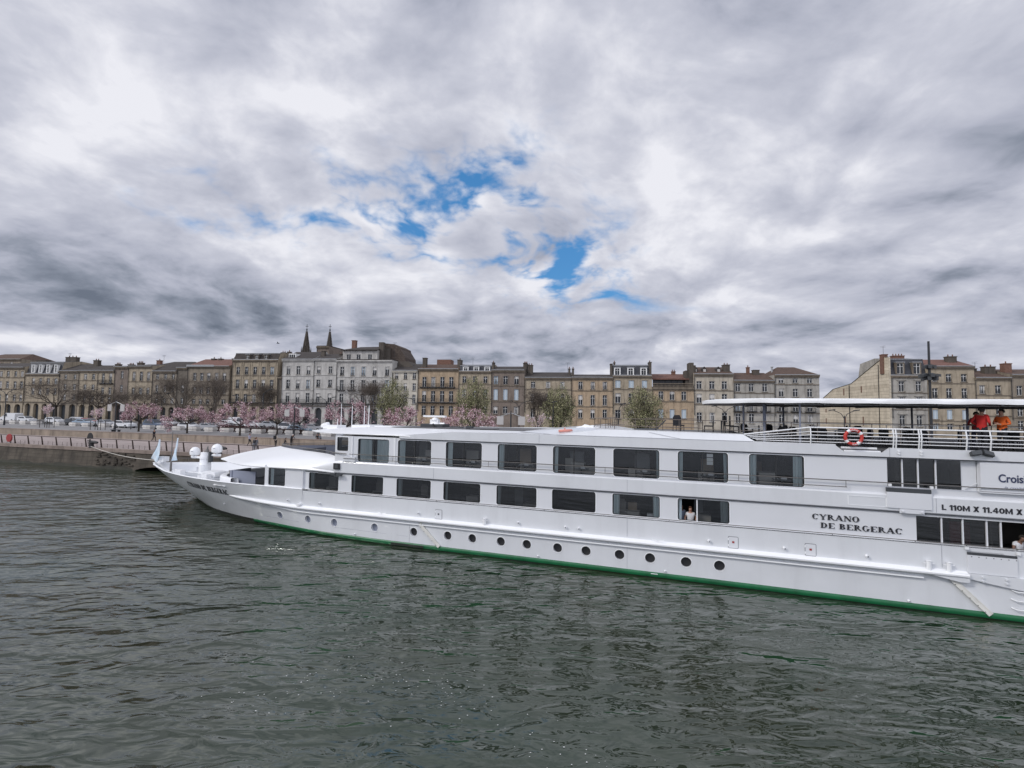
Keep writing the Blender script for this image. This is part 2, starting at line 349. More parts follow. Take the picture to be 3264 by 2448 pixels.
# bubbles and bits of foam drifting on the water
random.seed(3); mb = MB()
for k in range(230):
    q = random.random() if k % 3 else random.choice((.12, .3, .42, .7, .9)) + random.gauss(0, .02); cx = -7.5 + 14 * q + random.gauss(0, .5); cy = 12.6 + 1.6 * math.sin(q * 5) - 3.6 * q * q + random.gauss(0, .35 + .5 * random.random())
    r = random.uniform(.006, .018); n = 5
    mb.add([(cx + r * math.cos(6.28 * i / n) * random.uniform(.7, 1.6), cy + r * math.sin(6.28 * i / n), .012) for i in range(n)], [tuple(range(n))])
tag(mb.build('foam', mat('foam_flecks', (.62, .63, .62), .7)), 'white flecks of foam drifting in a line on the water', 'foam', kind='stuff')
# ------------------------------------------------------------------ quay and plaza
QA = R_(-16.5); QD = Vector((math.cos(QA), math.sin(QA), 0)); QN = Vector((-QD.y, QD.x, 0)); Q0 = Vector((-48.2, 57.9, 0)); ZQ, ZP = 2.3, 3.05
def qp(u, v, z): return Q0 + QD * u + QN * v + Vector((0, 0, z))
pav = mat('quay_paving', (.38, .32, .30), .85, var=.2, vscale=.4, stain=.2, brick=(.9, .45, .02, (0, 0, 0)))
plz = mat('plaza_paving', (.25, .245, .245), .85, var=.25, vscale=.12, brick=(1.2, .8, .015, (0, 0, R_(16))))
quaystone = mat('quay_masonry', (.105, .088, .068), .9, var=.5, vscale=.5, bump=1.0, bscale=2.5, stain=.8, brick=(1.5, .42, .03, (R_(90), 0, 0)))
algae = mat('algae_mud', (.035, .034, .022), .75, var=.5, vscale=.9, bump=.8, bscale=2)
coping = mat('coping_stone', (.30, .24, .205), .85, var=.3, vscale=.7, stain=.5, brick=(1.6, 2.0, .02, (0, 0, 0)))
lowst = mat('stained_terrace_wall', (.31, .255, .20), .9, var=.35, vscale=.4, bump=.4, bscale=3, stain=.9)
qf = Matrix.Translation(Q0) @ Matrix.Rotation(QA, 4, 'Z')
def qobj(o): o.matrix_world = qf; return o
mb = MB(); mb.box(-330, 260, .45, 13.3, 1.2, ZQ); mb.quad((-330, 0, ZQ + .0), (260, 0, ZQ), (260, .45, ZQ), (-330, .45, ZQ)) if False else None
tag(qobj(mb.build('quay_pavement', pav)), kind='structure')
mb = MB()
for u in range(-330, 260, 5): mb.box(u, u + 4.985, -.12, .45, 1.95, ZQ + .035)
tag(qobj(mb.build('coping', coping)), 'pale stone coping along the edge of the quay wall', 'coping')
# quay wall with the arched slipway opening
mb = MB(); AU0, AU1 = 4.9, 14.2
def fq(a, b, d): return (a, .04 - (2.3 - b) * .16 + d, b)
arc = [(AU0 + (AU1 - AU0) * i / 16, -.25 + 0.78 * math.sqrt(max(0, 1 - (2 * i / 16 - 1) ** 2))) for i in range(17)]
for (u0, u1) in [(-330 + 10 * k, -320 + 10 * k) for k in range(33)] + [(0, AU0), (AU1, 30)] + [(30 + 10 * k, 40 + 10 * k) for k in range(23)]:
    n = 10
    for i in range(n):
        a, c = u0 + (u1 - u0) * i / n, u0 + (u1 - u0) * (i + 1) / n
        zs = [-1.5, .28, .8, 1.97]
        for j in range(3):
            w = lambda x, z: fq(x, z + (.10 * math.sin(x * .7) + .07 * math.sin(x * 2.3)) * (1 if j < 3 and z in (.28,) else 0), 0)
            mb.quad(w(a, zs[j]), w(c, zs[j]), w(c, zs[j + 1]), w(a, zs[j + 1]), 1 if j == 0 else 0)
for i in range(16):
    (a, za), (c, zc) = arc[i], arc[i + 1]; mb.quad(fq(a, za, 0), fq(c, zc, 0), fq(c, 1.97, 0), fq(a, 1.97, 0), 0); mb.quad(fq(a, za, 0), fq(c, zc, 0), fq(c, zc, 5), fq(a, za, 5), 1)
mb.quad((AU0, 5, -1), (AU1, 5, -1), (AU1, 5, 2), (AU0, 5, 2), 2)
wallo = tag(qobj(mb.build('quay_wall', [quaystone, algae, dblack])), 'dark stained masonry quay wall with muddy foot and low arch by the bow', 'quay wall')
mb = MB(); random.seed(11)                                   # eroded stone courses left of the arch
for j in range(7):
    for i in range(11):
        u = -1.2 + i * .92 + random.uniform(-.2, .2); z = 1.78 - j * .22
        if u > 4.6 - j * .05 or random.random() < .3: continue
        mb.box(u, u + random.uniform(.4, .85), -.12 - (2.3 - z) * .16 - random.uniform(-.08, .03), .2, z, z + random.uniform(.10, .17))
c = qobj(mb.build('stone_course', quaystone)); c.parent = wallo; c.matrix_world = qf
mb = MB(); mb.box(-330, 260, 13.1, 13.55, 2.0, ZP + .17)
tw = tag(qobj(mb.build('terrace_wall', lowst)), 'low stained stone wall between the quay walk and the plaza', 'wall')
mb = MB(); mb.box(-330, 260, 13.06, 13.8, ZP + .173, ZP + .24); c = mb.build('capstone', coping); c.parent = tw
mb = MB(); mb.quad(qp(-330, 13.5, ZP), qp(260, 13.5, ZP), (900, 4000, ZP), (-3500, 4000, ZP)); mb.quad(qp(-330, 13.5, ZP), (-3500, 4000, ZP), (-4000, 300, ZP), (-400, 140, ZP)); mb.quad(qp(260, 13.5, ZP), (4000, -400, ZP), (4000, 4000, ZP), (900, 4000, ZP))
tag(mb.build('plaza_ground', plz), kind='structure')
# road with markings where the cars stand
PA = Vector((-112.4, 107.4, 0)); PB = Vector((-29.1, 76.7, 0)); PD = (PB - PA).normalized(); PN = Vector((-PD.y, PD.x, 0))
def pp(u, v, z=ZP): return PA + PD * u + PN * v + Vector((0, 0, z))
mb = MB(); mb.quad(pp(-90, 2.2, ZP + .004), pp(230, 2.2, ZP + .004), pp(230, 18, ZP + .004), pp(-90, 18, ZP + .004)); tag(mb.build('road', asph), kind='structure')
mb = MB()
for k in range(60): mb.quad(pp(-60 + k * 4, 3, ZP + .008), pp(-59.88 + k * 4, 3, ZP + .008), pp(-59.88 + k * 4, 7.5, ZP + .008), pp(-60 + k * 4, 7.5, ZP + .008))
tag(mb.build('parking_markings', mat('road_paint', (.5, .5, .48), .8)), kind='structure')
# quay railing
rustdark = mat('dark_bronze_post', (.055, .036, .030), .7, .2, var=.3, vscale=4)
rl = tag(thing('quay_railing', 'long dark railing with leaning tapered posts along the quay edge', 'railing'), None); rl.matrix_world = qf
post = None; sp = 2.62
for k in range(-19, 19):
    u = k * sp + .75
    if post is None:
        m_ = MB(); m_.add([(-.04, .66, 0), (.04, .66, 0), (.04, .80, 0), (-.04, .80, 0), (-.05, .52, 1.06), (.05, .52, 1.06), (.05, .60, 1.06), (-.05, .60, 1.06)], [(0, 3, 2, 1), (4, 5, 6, 7), (0, 1, 5, 4), (1, 2, 6, 5), (2, 3, 7, 6), (3, 0, 4, 7)])
        post = m_.build('post', rustdark, rl); o = post
    else: o = post.copy(); COL.objects.link(o)
    o.location = (u, 0, ZQ)
m_ = MB(); ua, ub = -19 * sp + .75, 18 * sp + .75
m_.box(ua, ub, .50, .60, ZQ + 1.04, ZQ + 1.10)
for z in (.14, .28, .42): m_.tube([(ua, .9 - z * .3, ZQ + z), (ub, .9 - z * .3, ZQ + z)], .010, 4)
m_.build('rail', rustdark, rl)
m_ = MB()
for k in range(-19, 18):
    for j in (.33, .66): u = (k + j) * sp + .75; m_.box(u - .015, u + .015, .78, .80, ZQ, ZQ + .46)
m_.build('picket', rustdark, rl)
def qthing(name, label, cat, u, v, z=ZQ, rz=0, group=None):
    return thing(name, label, cat, qp(u, v, z), QA + rz, group)
def quv(x, y): d = Vector((x, y, 0)) - Q0; return d.dot(QD), d.dot(QN)
def bollard(u, label):
    t_ = qthing('mooring_bollard', label, 'bollard', u, .12, ZQ + .03, 0, 'iron mooring bollards on the quay edge')
    m_ = MB(); m_.lathe([(.30, 0), (.30, .05), (.22, .10), (.19, .35), (.21, .5)], n=14); m_.build('stem', iron, t_, True)
    m_ = MB(); m_.tube([(-.22, 0, .50), (0, 0, .60), (.35, 0, .66), (.75, 0, .64), (.95, 0, .62)], [.16, .21, .19, .15, .10], 10); m_.build('horn', iron, t_, True)
bollard(-2.6, 'black iron bollard holding the ship\'s mooring rope'); bollard(-24.7, 'black iron bollard at the left edge of the photo'); bollard(17.0, 'black iron bollard behind the white radar domes')
# red disc and dark oval on the rail
t_ = qthing('lifebuoy_case', 'round red disc mounted on the quay railing', 'lifebuoy case', -18.3, .45, ZQ + .02)
m_ = MB(); m_.lathe([(.30, -.09), (.50, -.08), (.53, 0), (.50, .08), (.30, .09)], n=22); c = m_.build('cover', redp, t_, True); c.rotation_euler = (R_(90), 0, 0); c.location = (0, 0, .68)
m_ = MB(); m_.box(-.04, .04, .1, .16, -.0, .5); m_.build('bracket', iron, t_)
t_ = qthing('river_signal', 'black oval slatted signal panel standing behind the quay railing', 'signal', -4.9, 1.35, ZQ)
ov = [(.50 * math.cos(a) * (1 if math.sin(a) > 0 else .85 + .15 * math.cos(a) ** 2), .95 + .95 * math.sin(a) * (.8 if math.sin(a) > 0 else .9)) for a in [2 * math.pi * i / 24 for i in range(24)]]
m_ = MB(); m_.prism([(x, z) for x, z in ov if z >= .84], -.04, .04); 
for z in (.10, .28, .46, .64): w = .16 + .36 * (z / .8); m_.box(-w, w, -.03, .03, z, z + .11)
m_.box(-.05, .05, -.05, .05, 0, .9); m_.build('panel', dblack, t_)
# ------------------------------------------------------------------ planters, hedge
conc = mat('planter_concrete', (.62, .60, .57), .85, var=.2, vscale=1.5, stain=.35); soil = mat('planter_soil', (.05, .04, .03), .95)
def planter_master(loc, label):
    t_ = thing('concrete_planter', label, 'planter', loc, math.atan2(PD.y, PD.x), 'concrete planters between the plaza and the parked cars')
    m_ = MB(); m_.box(-1.02, 1.02, -.42, .42, 0, .30); m_.build('base', conc, t_)
    m_ = MB(); m_.box(-1.12, 1.12, -.5, .5, .303, .56); m_.box(-1.06, 1.06, -.45, .45, .563, .74); m_.build('body', conc, t_)
    m_ = MB(); m_.box(-.95, .95, -.36, .36, .743, .76); m_.build('soil', soil, t_); return t_
PLX = [(-116, 108.9), (-112.4, 107.4), (-109.0, 106.4), (-105.1, 104.8), (-101.8, 103.9), (-94.8, 101.6), (-90.0, 100.0), (-86.3, 98.7), (-81.4, 96.9), (-77.3, 95.3), (-69.0, 92.3), (-65.3, 90.9), (-61.2, 89.2), (-57.2, 87.6), (-53.4, 86.2), (-49.8, 84.9), (-46.4, 83.8), (-42.8, 82.2), (-39.4, 81.0), (-36.0, 79.7), (-32.6, 78.5), (-29.1, 76.9), (-25.5, 75.6), (-22, 74.3)]
pl0 = None
PLL = 'white concrete planter in the row along the parked cars'
for i, (x, y) in enumerate(PLX):
    if pl0 is None: pl0 = planter_master((x, y, ZP), PLL); km = child_map(); continue
    c = copy_tree(pl0, km); c.location = (x, y, ZP)
hedgem = mat('red_leaf_hedge', (.075, .022, .022), .8, var=.5, vscale=4); hedged = mat('dark_hedge_twigs', (.03, .018, .015), .9)
def leaves(mb, pts, size, mi=0, nmi=1):
    for p in pts:
        s = size * random.uniform(.6, 1.3); a = Vector((random.gauss(0, 1), random.gauss(0, 1), random.gauss(0, 1))).normalized(); b_ = a.orthogonal().normalized(); c_ = a.cross(b_)
        r = random.random() * 6.28; b2 = (b_ * math.cos(r) + c_ * math.sin(r)) * s; c2 = (c_ * math.cos(r) - b_ * math.sin(r)) * s * .6; p = Vector(p)
        mb.add([p - b2, p - c2, p + b2, p + c2], [(0, 1, 2, 3)], mi + (random.randrange(nmi) if nmi > 1 else 0))
def hedge(x0, x1, v, label):
    u0 = (Vector((x0, 0, 0)) - PA).x / PD.x; u1 = (Vector((x1, 0, 0)) - PA).x / PD.x
    t_ = thing('hedge', label, 'hedge', pp((u0 + u1) / 2, v), math.atan2(PD.y, PD.x)); L = (u1 - u0) / 2
    m_ = MB(); m_.box(-L, L, -.3, .3, 0, .75); m_.build('twigs', hedged, t_)
    m_ = MB(); leaves(m_, [(random.uniform(-L, L), random.uniform(-.5, .5), random.uniform(.15, 1.05) + .1 * math.sin(i)) for i in range(int(L * 150))], .10); m_.build('foliage', hedgem, t_)
hedge(-68, -56.5, 9.5, 'dark red hedge behind the white car between two blossom trees'); hedge(-57, -36.5, 3.2, 'long dark red hedge behind the planters left of the bow')
# ------------------------------------------------------------------ buildings
FO = Vector((-143.40, 140.0, 3.0)); FA = math.atan2(-.15091, .98855); FE = Vector((.98855, -.15091, 0)); FM = Vector((.15091, .98855, 0)); GZ = 3.0
STONES = {}
def stn(key):
    if key not in STONES:
        c = {'tan': (.385, .325, .24), 'grey': (.39, .37, .33), 'pale': (.51, .495, .465), 'dark': (.15, .13, .105), 'orange': (.425, .325, .22), 'brown': (.215, .175, .145), 'beige': (.48, .43, .35), 'cream': (.56, .52, .44), 'dtan': (.265, .225, .175)}[key]
        STONES[key] = stone('stone_' + key, c, {'pale': .5, 'cream': .4}.get(key, .8))
    return STONES[key]
def win_mesh(w, h, style):
    fw = .05; m_ = MB()
    m_.box(-w / 2, -w / 2 + fw, 0, .06, 0, h); m_.box(w / 2 - fw, w / 2, 0, .06, 0, h); m_.box(-w / 2 + fw, w / 2 - fw, 0, .06, h - fw, h); m_.box(-w / 2 + fw, w / 2 - fw, 0, .06, 0, fw)
    m_.box(-.035, .035, -.01, .05, fw, h - fw)
    if style != 'plain': m_.box(-w / 2 + fw, w / 2 - fw, -.005, .045, h * .68, h * .68 + .06)
    if style == 'bars':
        for z in (.25, .46): m_.box(-w / 2 + fw, w / 2 - fw, 0, .04, h * z, h * z + .035)
    a = m_.mesh('window', winwhite); m_ = MB(); m_.box(-w / 2 + .02, w / 2 - .02, .025, .035, .02, h - .02); b_ = m_.mesh('pane', hglass); return a, b_
def rail_mesh(w, h=.95, out=.0, n=None):
    m_ = MB(); n = n or int(w / .13)
    m_.box(-w / 2, w / 2, -.02, .02, h - .04, h); m_.box(-w / 2, w / 2, -.02, .02, .05, .08)
    for i in range(n + 1): x = -w / 2 + w * i / n; m_.box(x - .011, x + .011, -.01, .01, .08, h - .04)
    if out:
        for sx in (-1, 1): m_.box(sx * w / 2 - .02, sx * w / 2 + .02, 0, out, h - .04, h); m_.box(sx * w / 2 - .02, sx * w / 2 + .02, 0, out, .05, .08); [m_.box(sx * w / 2 - .011, sx * w / 2 + .011, y - .011, y + .011, .05, h) for y in (out * .33, out * .66, .02)]
    return m_
def chimney(par, x, w, z0, z1, dep=4.0, dd=1.0, pots=2, m=None):
    k = (z1 + GZ - 7.5) * dep / 122; z1 += k
    m_ = MB(); m_.box(x - w / 2, x + w / 2, dep, dep + dd, z0 - 2.0, z1 - .25); m_.box(x - w / 2 - .08, x + w / 2 + .08, dep - .08, dep + dd + .08, z1 - .25, z1 - .08)
    c = m_.build('chimney', m or lstoned, par)
    m_ = MB()
    for i in range(pots): px = x - w / 2 + w * (i + .5) / pots; m_.lathe([(.13, z1 - .08), (.10, z1 + .38)], (px, dep + dd / 2, 0), 8)
    if pots: m_.build('chimney_pot', brickm, c)
def aerial(par, x, z0, z1, dep=4):
    m_ = MB(); m_.tube([(x, dep, z0 - 2), (x, dep, z1)], .03, 4)
    for i, z in enumerate((z1, z1 - .3)): m_.tube([(x - .6, dep, z), (x + .5, dep, z + .1)], .02, 4)
    for i in range(5): m_.tube([(x - .5 + i * .22, dep - .3, z1 + .02 * i), (x - .5 + i * .22, dep + .3, z1 + .02 * i)], .012, 3)
    m_.build('aerial', iron, par)
def building(label, u0, u1, zc, zt, cols, ww, rows, st='tan', roof='gable', rmat=None, wst='cross', balc={}, blinds=(), ledge=True, arcade=3, surround=False, cat='townhouse', depth=14, arch=0.0, dorm=None, blue=(), D0=0.0, quoin=False, pil=False, grp='stone townhouses along the riverfront', darkwin=True):
    z0 = 0; zc -= GZ; zt -= GZ; rows = [(a - GZ, b_ - GZ) for a, b_ in rows]; W = u1 - u0
    t_ = thing('townhouse', label, cat, FO + FE * u0 + FM * D0, FA, grp); sm = stn(st)
    f = lambda a, b_, d: (a, d, b_)
    holes = []; wins = []
    for (za, zb) in rows:
        for c in cols:
            x = c - u0
            if x - ww / 2 < .15 or x + ww / 2 > W - .15: continue
            rr = arch * ww
            holes.append((x - ww / 2, x + ww / 2, za, zb, (0, 0, rr, rr))); wins.append((x, za, zb))
    lo = min(r[0] for r in rows) - .9; ar = []
    if arcade:
        n = arcade; bw = W / n
        for i in range(n):
            w2 = min(bw * .62, 3.0); x = bw * (i + .5); top = min(4.6, lo); ar.append((x - w2 / 2, x + w2 / 2, .05, top, (0, 0, w2 / 2 - .01, w2 / 2 - .01)))
    ok = [h for h in holes if h[2] > 4.7 or not arcade]; wins = [w for w in wins if w[1] > 4.7 or not arcade]
    m_ = MB()
    if not ar: holed(m_, [0, W], [0, zc], ok, f, .24)
    else:
        holed(m_, [0, W], [4.9, zc], [h for h in ok if h[2] > 4.9], f, .24); holed(m_, [0, W], [0, 4.9], ar, f, .7, n=7); wins = [w for w in wins if w[1] > 4.9]
    m_.quad((0, 0, 0), (0, depth, 0), (0, depth, zc), (0, 0, zc)); m_.quad((W, 0, 0), (W, depth, 0), (W, depth, zc), (W, 0, zc)); m_.quad((0, depth, 0), (W, depth, 0), (W, depth, zc), (0, depth, zc))
    if pil:
        xs = [0.0] + [((cols[i] + cols[i + 1]) / 2 - u0) for i in range(len(cols) - 1)] + [W]
        for i in range(len(cols)):
            x = cols[i] - u0
            for sx in (-1, 1): m_.box(x + sx * (ww / 2 + .42) - .12, x + sx * (ww / 2 + .42) + .12, -.10, -.003, 5.2, zc - .4)
    m_.build('wall', sm, t_)
    if ar:
        m_ = MB(); m_.quad((0, .72, 0), (W, .72, 0), (W, .72, 4.9), (0, .72, 4.9)); m_.build('shopfront', dgrey, t_)
    m_ = MB(); m_.box(-.02, W + .02, -.38, .0 - .004, zc - .32, zc - .02); m_.box(-.02, W + .02, -.22, -.004, zc - .58, zc - .32)
    if ledge:
        for (za, zb) in rows[:-1]: m2 = MB(); m2.box(0, W, -.12, -.004, za - .42, za - .26); m2.build('string_course', lstone if st not in ('pale', 'cream') else sm, t_)
        if rows[-1][0] > 4.2: m2 = MB(); m2.box(0, W, -.2, -.004, 4.92, 5.14); m2.build('string_course', lstone, t_)
    m_.build('cornice', lstone if st not in ('pale', 'cream') else sm, t_)
    cache = {}
    for k, (x, za, zb) in enumerate(wins):
        key = round(zb - za, 2)
        if key not in cache: cache[key] = win_mesh(ww - .01, zb - za - .01, wst)
        a = bpy.data.objects.new('window', cache[key][0]); COL.objects.link(a); a.parent = t_; a.location = (x, .15, za + .005)
        b_ = bpy.data.objects.new('pane', cache[key][1]); COL.objects.link(b_); b_.parent = a
        m_ = MB(); m_.box(-ww / 2 - .12, ww / 2 + .12, -.26, -.154, -.145, -.008); m_.build('sill', lstone, a)
        if surround:
            e_ = .17; h_ = zb - za; m_ = MB(); m_.add([(-ww / 2 - e_, -.2, -.005), (-ww / 2, -.2, -.005), (-ww / 2, -.2, h_), (ww / 2, -.2, h_), (ww / 2, -.2, -.005), (ww / 2 + e_, -.2, -.005), (ww / 2 + e_, -.2, h_ + e_), (-ww / 2 - e_, -.2, h_ + e_)] , [(0, 1, 2, 7), (7, 2, 3, 6), (3, 4, 5, 6)]); n0 = len(m_.v)
            m_.v += [(x_, -.153, z_) for x_, y_, z_ in m_.v[:8]]; m_.f += [(k_, (k_ + 1) % 8, 8 + (k_ + 1) % 8, 8 + k_) for k_ in range(8)]; m_.m += [0] * 8
            if surround == 2: m_.box(-ww / 2 - .35, ww / 2 + .35, -.37, -.153, h_ + e_ + .003, h_ + e_ + .16)
            m_.build('surround', sm, a)
        r = random.random(); ri = [i for i, rw in enumerate(rows) if abs(rw[0] - za) < .01][0]
        if ri in blue: [(lambda m2: (m2.box(min(q1, q2), max(q1, q2), -.02, .015, .05, zb - za - .07), m2.build('shutter', winblue, a)))(MB()) for q1, q2 in ((-ww / 2 + .05, -.03), (.03, ww / 2 - .05))]
        elif r < .16 or k in blinds: hh_ = (zb - za) * random.uniform(.2, .55); m_ = MB(); m_.box(-ww / 2 + .08, ww / 2 - .08, .0, .02, zb - za - hh_, zb - za - .08); m_.build('blind', winblind, a)
        elif r < .36:
            m_ = MB()
            for sx in (-1, 1): m_.box(min(sx * (ww / 2 - .09), sx * .16 * random.uniform(.9, 2)), max(sx * (ww / 2 - .09), sx * .2), .012, .022, .1, zb - za - .1)
            m_.build('curtain', winblind if r < .3 else winblue, a)
        bt = balc.get(ri)
        if bt == 'rail':
            key2 = 'r%.2f' % ww
            if key2 not in cache: cache[key2] = rail_mesh(ww, .7).mesh('guard_rail', iron)
            g_ = bpy.data.objects.new('guard_rail', cache[key2]); COL.objects.link(g_); g_.parent = a; g_.location = (0, -.18, 0)
        elif bt == 'balcony':
            m_ = rail_mesh(ww + .9, .95, .55); m_.box(-ww / 2 - .5, ww / 2 + .5, -.05, .57, -.14, .03); g_ = m_.build('balcony', iron, t_); g_.location = (x, -.57, za - .05)
        elif bt == 'long' and x == [w for w in wins if w[1] == za][0][0]:
            m_ = rail_mesh(W - .3, .95, .75); m_.box(-W / 2 + .1, W / 2 - .1, -.05, .74, -.16, .02); g_ = m_.build('balcony', iron, t_); g_.location = (W / 2, -.78, za - .12)
    rm = rmat or darkroof; m_ = MB()
    if roof in ('gable', 'hip'):
        rd = 6.0; zr = zt + (zt + GZ - 7.5) * rd / 120; hp = min(W * .3, 3.5) if roof == 'hip' else 0
        m_.quad((-.02, -.45, zc), (W + .02, -.45, zc), (W - hp, rd, zr), (hp, rd, zr)); m_.quad((0, 2 * rd, zc), (W, 2 * rd, zc), (W - hp, rd, zr), (hp, rd, zr))
        m_.add([(0, -.45, zc), (0, 2 * rd, zc), (hp, rd, zr)], [(0, 1, 2)], 0 if hp else 1); m_.add([(W, -.45, zc), (W, 2 * rd, zc), (W - hp, rd, zr)], [(0, 1, 2)], 0 if hp else 1)
        m_.box(0, W, -.5, -.4, zc - .02, zc + .10, 2)
        rf = m_.build('roof', [rm, sm, zinc], t_)
    elif roof == 'mansard':
        m_.quad((.05, .25, zc), (W - .05, .25, zc), (W - .05, 1.15, zt), (.05, 1.15, zt)); zr = zt + .7
        m_.quad((.05, 1.15, zt), (W - .05, 1.15, zt), (W - .05, 6, zr), (.05, 6, zr)); m_.quad((.05, 6, zr), (W - .05, 6, zr), (W - .05, 12, zt), (.05, 12, zt)); m_.quad((.05, 12, zt), (W - .05, 12, zt), (W - .05, 13, zc), (.05, 13, zc))
        for x in (.04, W - .04): m_.add([(x, .25, zc), (x, 13, zc), (x, 12, zt), (x, 6, zr), (x, 1.15, zt)], [(0, 1, 2, 3, 4)], 1)
        m_.box(0, W, .05, .26, zc, zc + .16, 2); m_.box(0, W, 1.05, 1.3, zt - .05, zt + .08, 2)
        rf = m_.build('roof', [rm, sm, zinc], t_)
        dl = dorm or (cols, 1.25, .25); dxs, dw, dz = dl[:3]; dstone = dl[3] if len(dl) > 3 else lstone; rounded = len(dl) > 4
        for c in dxs:
            x = c - u0; dh = (zt - zc) * .78; m_ = MB()
            hs = [(x - dw / 2 + .2, x + dw / 2 - .2, zc + dz + .1, zc + dh - .2, (0, 0, .3 if rounded else 0, .3 if rounded else 0))]
            holed(m_, [x - dw / 2, x + dw / 2], [zc + dz, zc + dh], hs, lambda a_, b2, d: (a_, .1 + d, b2), .2)
            m_.quad((x - dw / 2, .1, zc + dz), (x - dw / 2, 1.6, zc + dz), (x - dw / 2, 1.6, zc + dh), (x - dw / 2, .1, zc + dh)); m_.quad((x + dw / 2, .1, zc + dz), (x + dw / 2, 1.6, zc + dz), (x + dw / 2, 1.6, zc + dh), (x + dw / 2, .1, zc + dh))
            m_.box(x - dw / 2 - .1, x + dw / 2 + .1, 0, 1.9, zc + dh, zc + dh + .12, 1); d_ = m_.build('dormer', [dstone, zinc], t_)
            hh_ = dh - dz - .3; wa, wb = win_mesh(dw - .4, hh_, 'cross'); m_ = MB(); a = bpy.data.objects.new('dormer_window', wa); COL.objects.link(a); a.parent = d_; a.location = (x, .2, zc + dz + .1)
            wa.materials.append(hglass); m2 = MB(); m2.box(x - dw / 2 + .2, x + dw / 2 - .2, .27, .28, zc + dz + .1, zc + dh - .2); m2.build('dormer_glass', hglass, d_)
    elif roof == 'flat':
        m_.box(0, W, 0, depth, zc, zc + .25); m_.build('roof', rm, t_)
    m_ = MB(); m_.tube([(.12, -.12, 4.2), (.12, -.12, zc - .3)], .06, 6); m_.build('downpipe', iron, t_)
    return t_
random.seed(21)
B_ = building
b = B_('ochre four-window house at the far left edge of the row', -14.5, 2.19, 18.01, 19.2, [-11.4, -8.62, -5.95, -3.5, -.86, 1.4], 1.07, [(15.36, 16.89), (11.97, 13.93), (8.25, 10.11)], 'tan', arcade=5)
b = B_('stone house with slate mansard and four pale dormers behind the big bare tree', 2.55, 14.18, 16.15, 19.6, [5.45, 7.84, 10.49, 13.05], 1.03, [(13.18, 14.91), (10.24, 12.08)], 'tan', 'mansard', slate, arcade=4, dorm=([4.9, 7.4, 10, 12.6], 1.15, .25, winwhite))
chimney(b, 8.8, 3.6, 16, 18.1, 5, 1.2, 3); chimney(b, 2.4, 3.4, 15.5, 17.2, 2, 1.5, 0); aerial(b, 9.8, 18, 19.4)
b = B_('low stone house with few windows right of the mansard with pale dormers', 14.19, 20.75, 17.01, 18.9, [16.28, 19.39], .93, [(14.69, 15.95), (11.65, 13.3), (8.68, 10.33)], 'dtan', arcade=2); chimney(b, 5.9, 1.6, 15, 17.2, 5, 1, 2)
b = B_('yellowish stone house with two small square top windows, left part of the row', 20.8, 26.9, 17.12, 18.6, [22.88, 25.56], 1.07, [(14.65, 16.14), (11.7, 13.18), (8.43, 10.06)], 'tan', arcade=2); chimney(b, 5.5, 1.4, 14, 16.1, 6, 1, 3)
b = B_('narrow stone house with two tall windows and iron balconies', 26.94, 32.43, 17.13, 18.5, [28.74, 31.12], .99, [(13.6, 16.32), (10.44, 12.4), (8.17, 9.79)], 'tan', arcade=2, balc={0: 'balcony'}); chimney(b, 4.9, 1.6, 14, 16.0, 5, 1, 3)
b = B_('dark brown house with almost no windows left of the three arched windows', 32.42, 36.8, 18.2, 18.6, [34.83], .9, [(15.03, 16.98), (11.13, 13.08)], 'brown', arcade=1, ledge=False); chimney(b, 2.5, 1.6, 15, 16.5, 5, 1, 3)
b = B_('ochre house with three tall arched top windows', 36.85, 44.4, 18.36, 18.9, [38.68, 41.01, 43.29], 1.04, [(14.41, 16.9), (10.54, 12.47), (7.9, 9.57)], 'tan', arcade=3, arch=.48, balc={0: 'rail'}, surround=True)
b = B_('pale rendered attic house rising behind the three arched windows', 28.5, 43.0, 19.4, 21.0, [30.2, 33.0, 36.4], .9, [(17.6, 18.6), (14, 15)], 'pale', 'hip', darkroof, arcade=0, D0=14, ledge=False, grp='house backs rising behind the front row'); chimney(b, 1.6, 1.3, 16, 18.6, 2, 1, 1, brickm); aerial(b, 2.6, 17, 20.3, 3)
b = B_('dull stone house with a wide dark roof left of the corner building', 44.6, 52.15, 17.01, 19.4, [46.11, 48.65, 51.0], .95, [(14.77, 16.21), (11.25, 13.17), (8.06, 9.66)], 'dtan', arcade=3)
b = B_('very narrow blank dark house against the zinc-edged corner building', 52.16, 55.4, 17.99, 18.6, [54.09], .86, [(11.3, 13.2), (8.13, 9.71)], 'dark', arcade=1, ledge=False)
b = B_('corner building with bright zinc roof edge and red tiled roof', 55.48, 68.2, 18.41, 20.3, [57.66, 59.79, 61.9, 64.3, 66.6], 1.06, [(14.51, 16.57), (10.97, 12.77), (8.1, 9.45)], 'dtan', 'gable', redtile, arcade=4, surround=True)
m_ = MB(); m_.box(-.1, 8.2, -.5, -.384, 15.25, 15.75); m_.build('zinc_edge', zinc, b)
for x, w in ((3.2, 1.1), (5.3, 1.0), (9.6, .9)): chimney(b, x, w, 15, 17.6, 5, .9, 1)
rows3 = [(16.2, 18.25), (12.45, 14.83), (8.83, 10.98)]
b = B_('tan five-window house with pilasters, dark mansard and rounded dormers', 68.9, 82.15, 20.14, 22.0, [70.66, 73.16, 75.66, 78.18, 80.63], 1.1, rows3, 'tan', 'mansard', darkroof, arcade=5, dorm=([73.2, 75.9, 78.6], 1.3, .15, lstoned, 1), balc={0: 'rail', 1: 'rail', 2: 'long'}, surround=True, pil=True)
chimney(b, 2.5, 2.3, 17, 18.8, 1.2, 1.6, 0); chimney(b, 12.6, 1.2, 17, 19.2, 3, 1, 2)
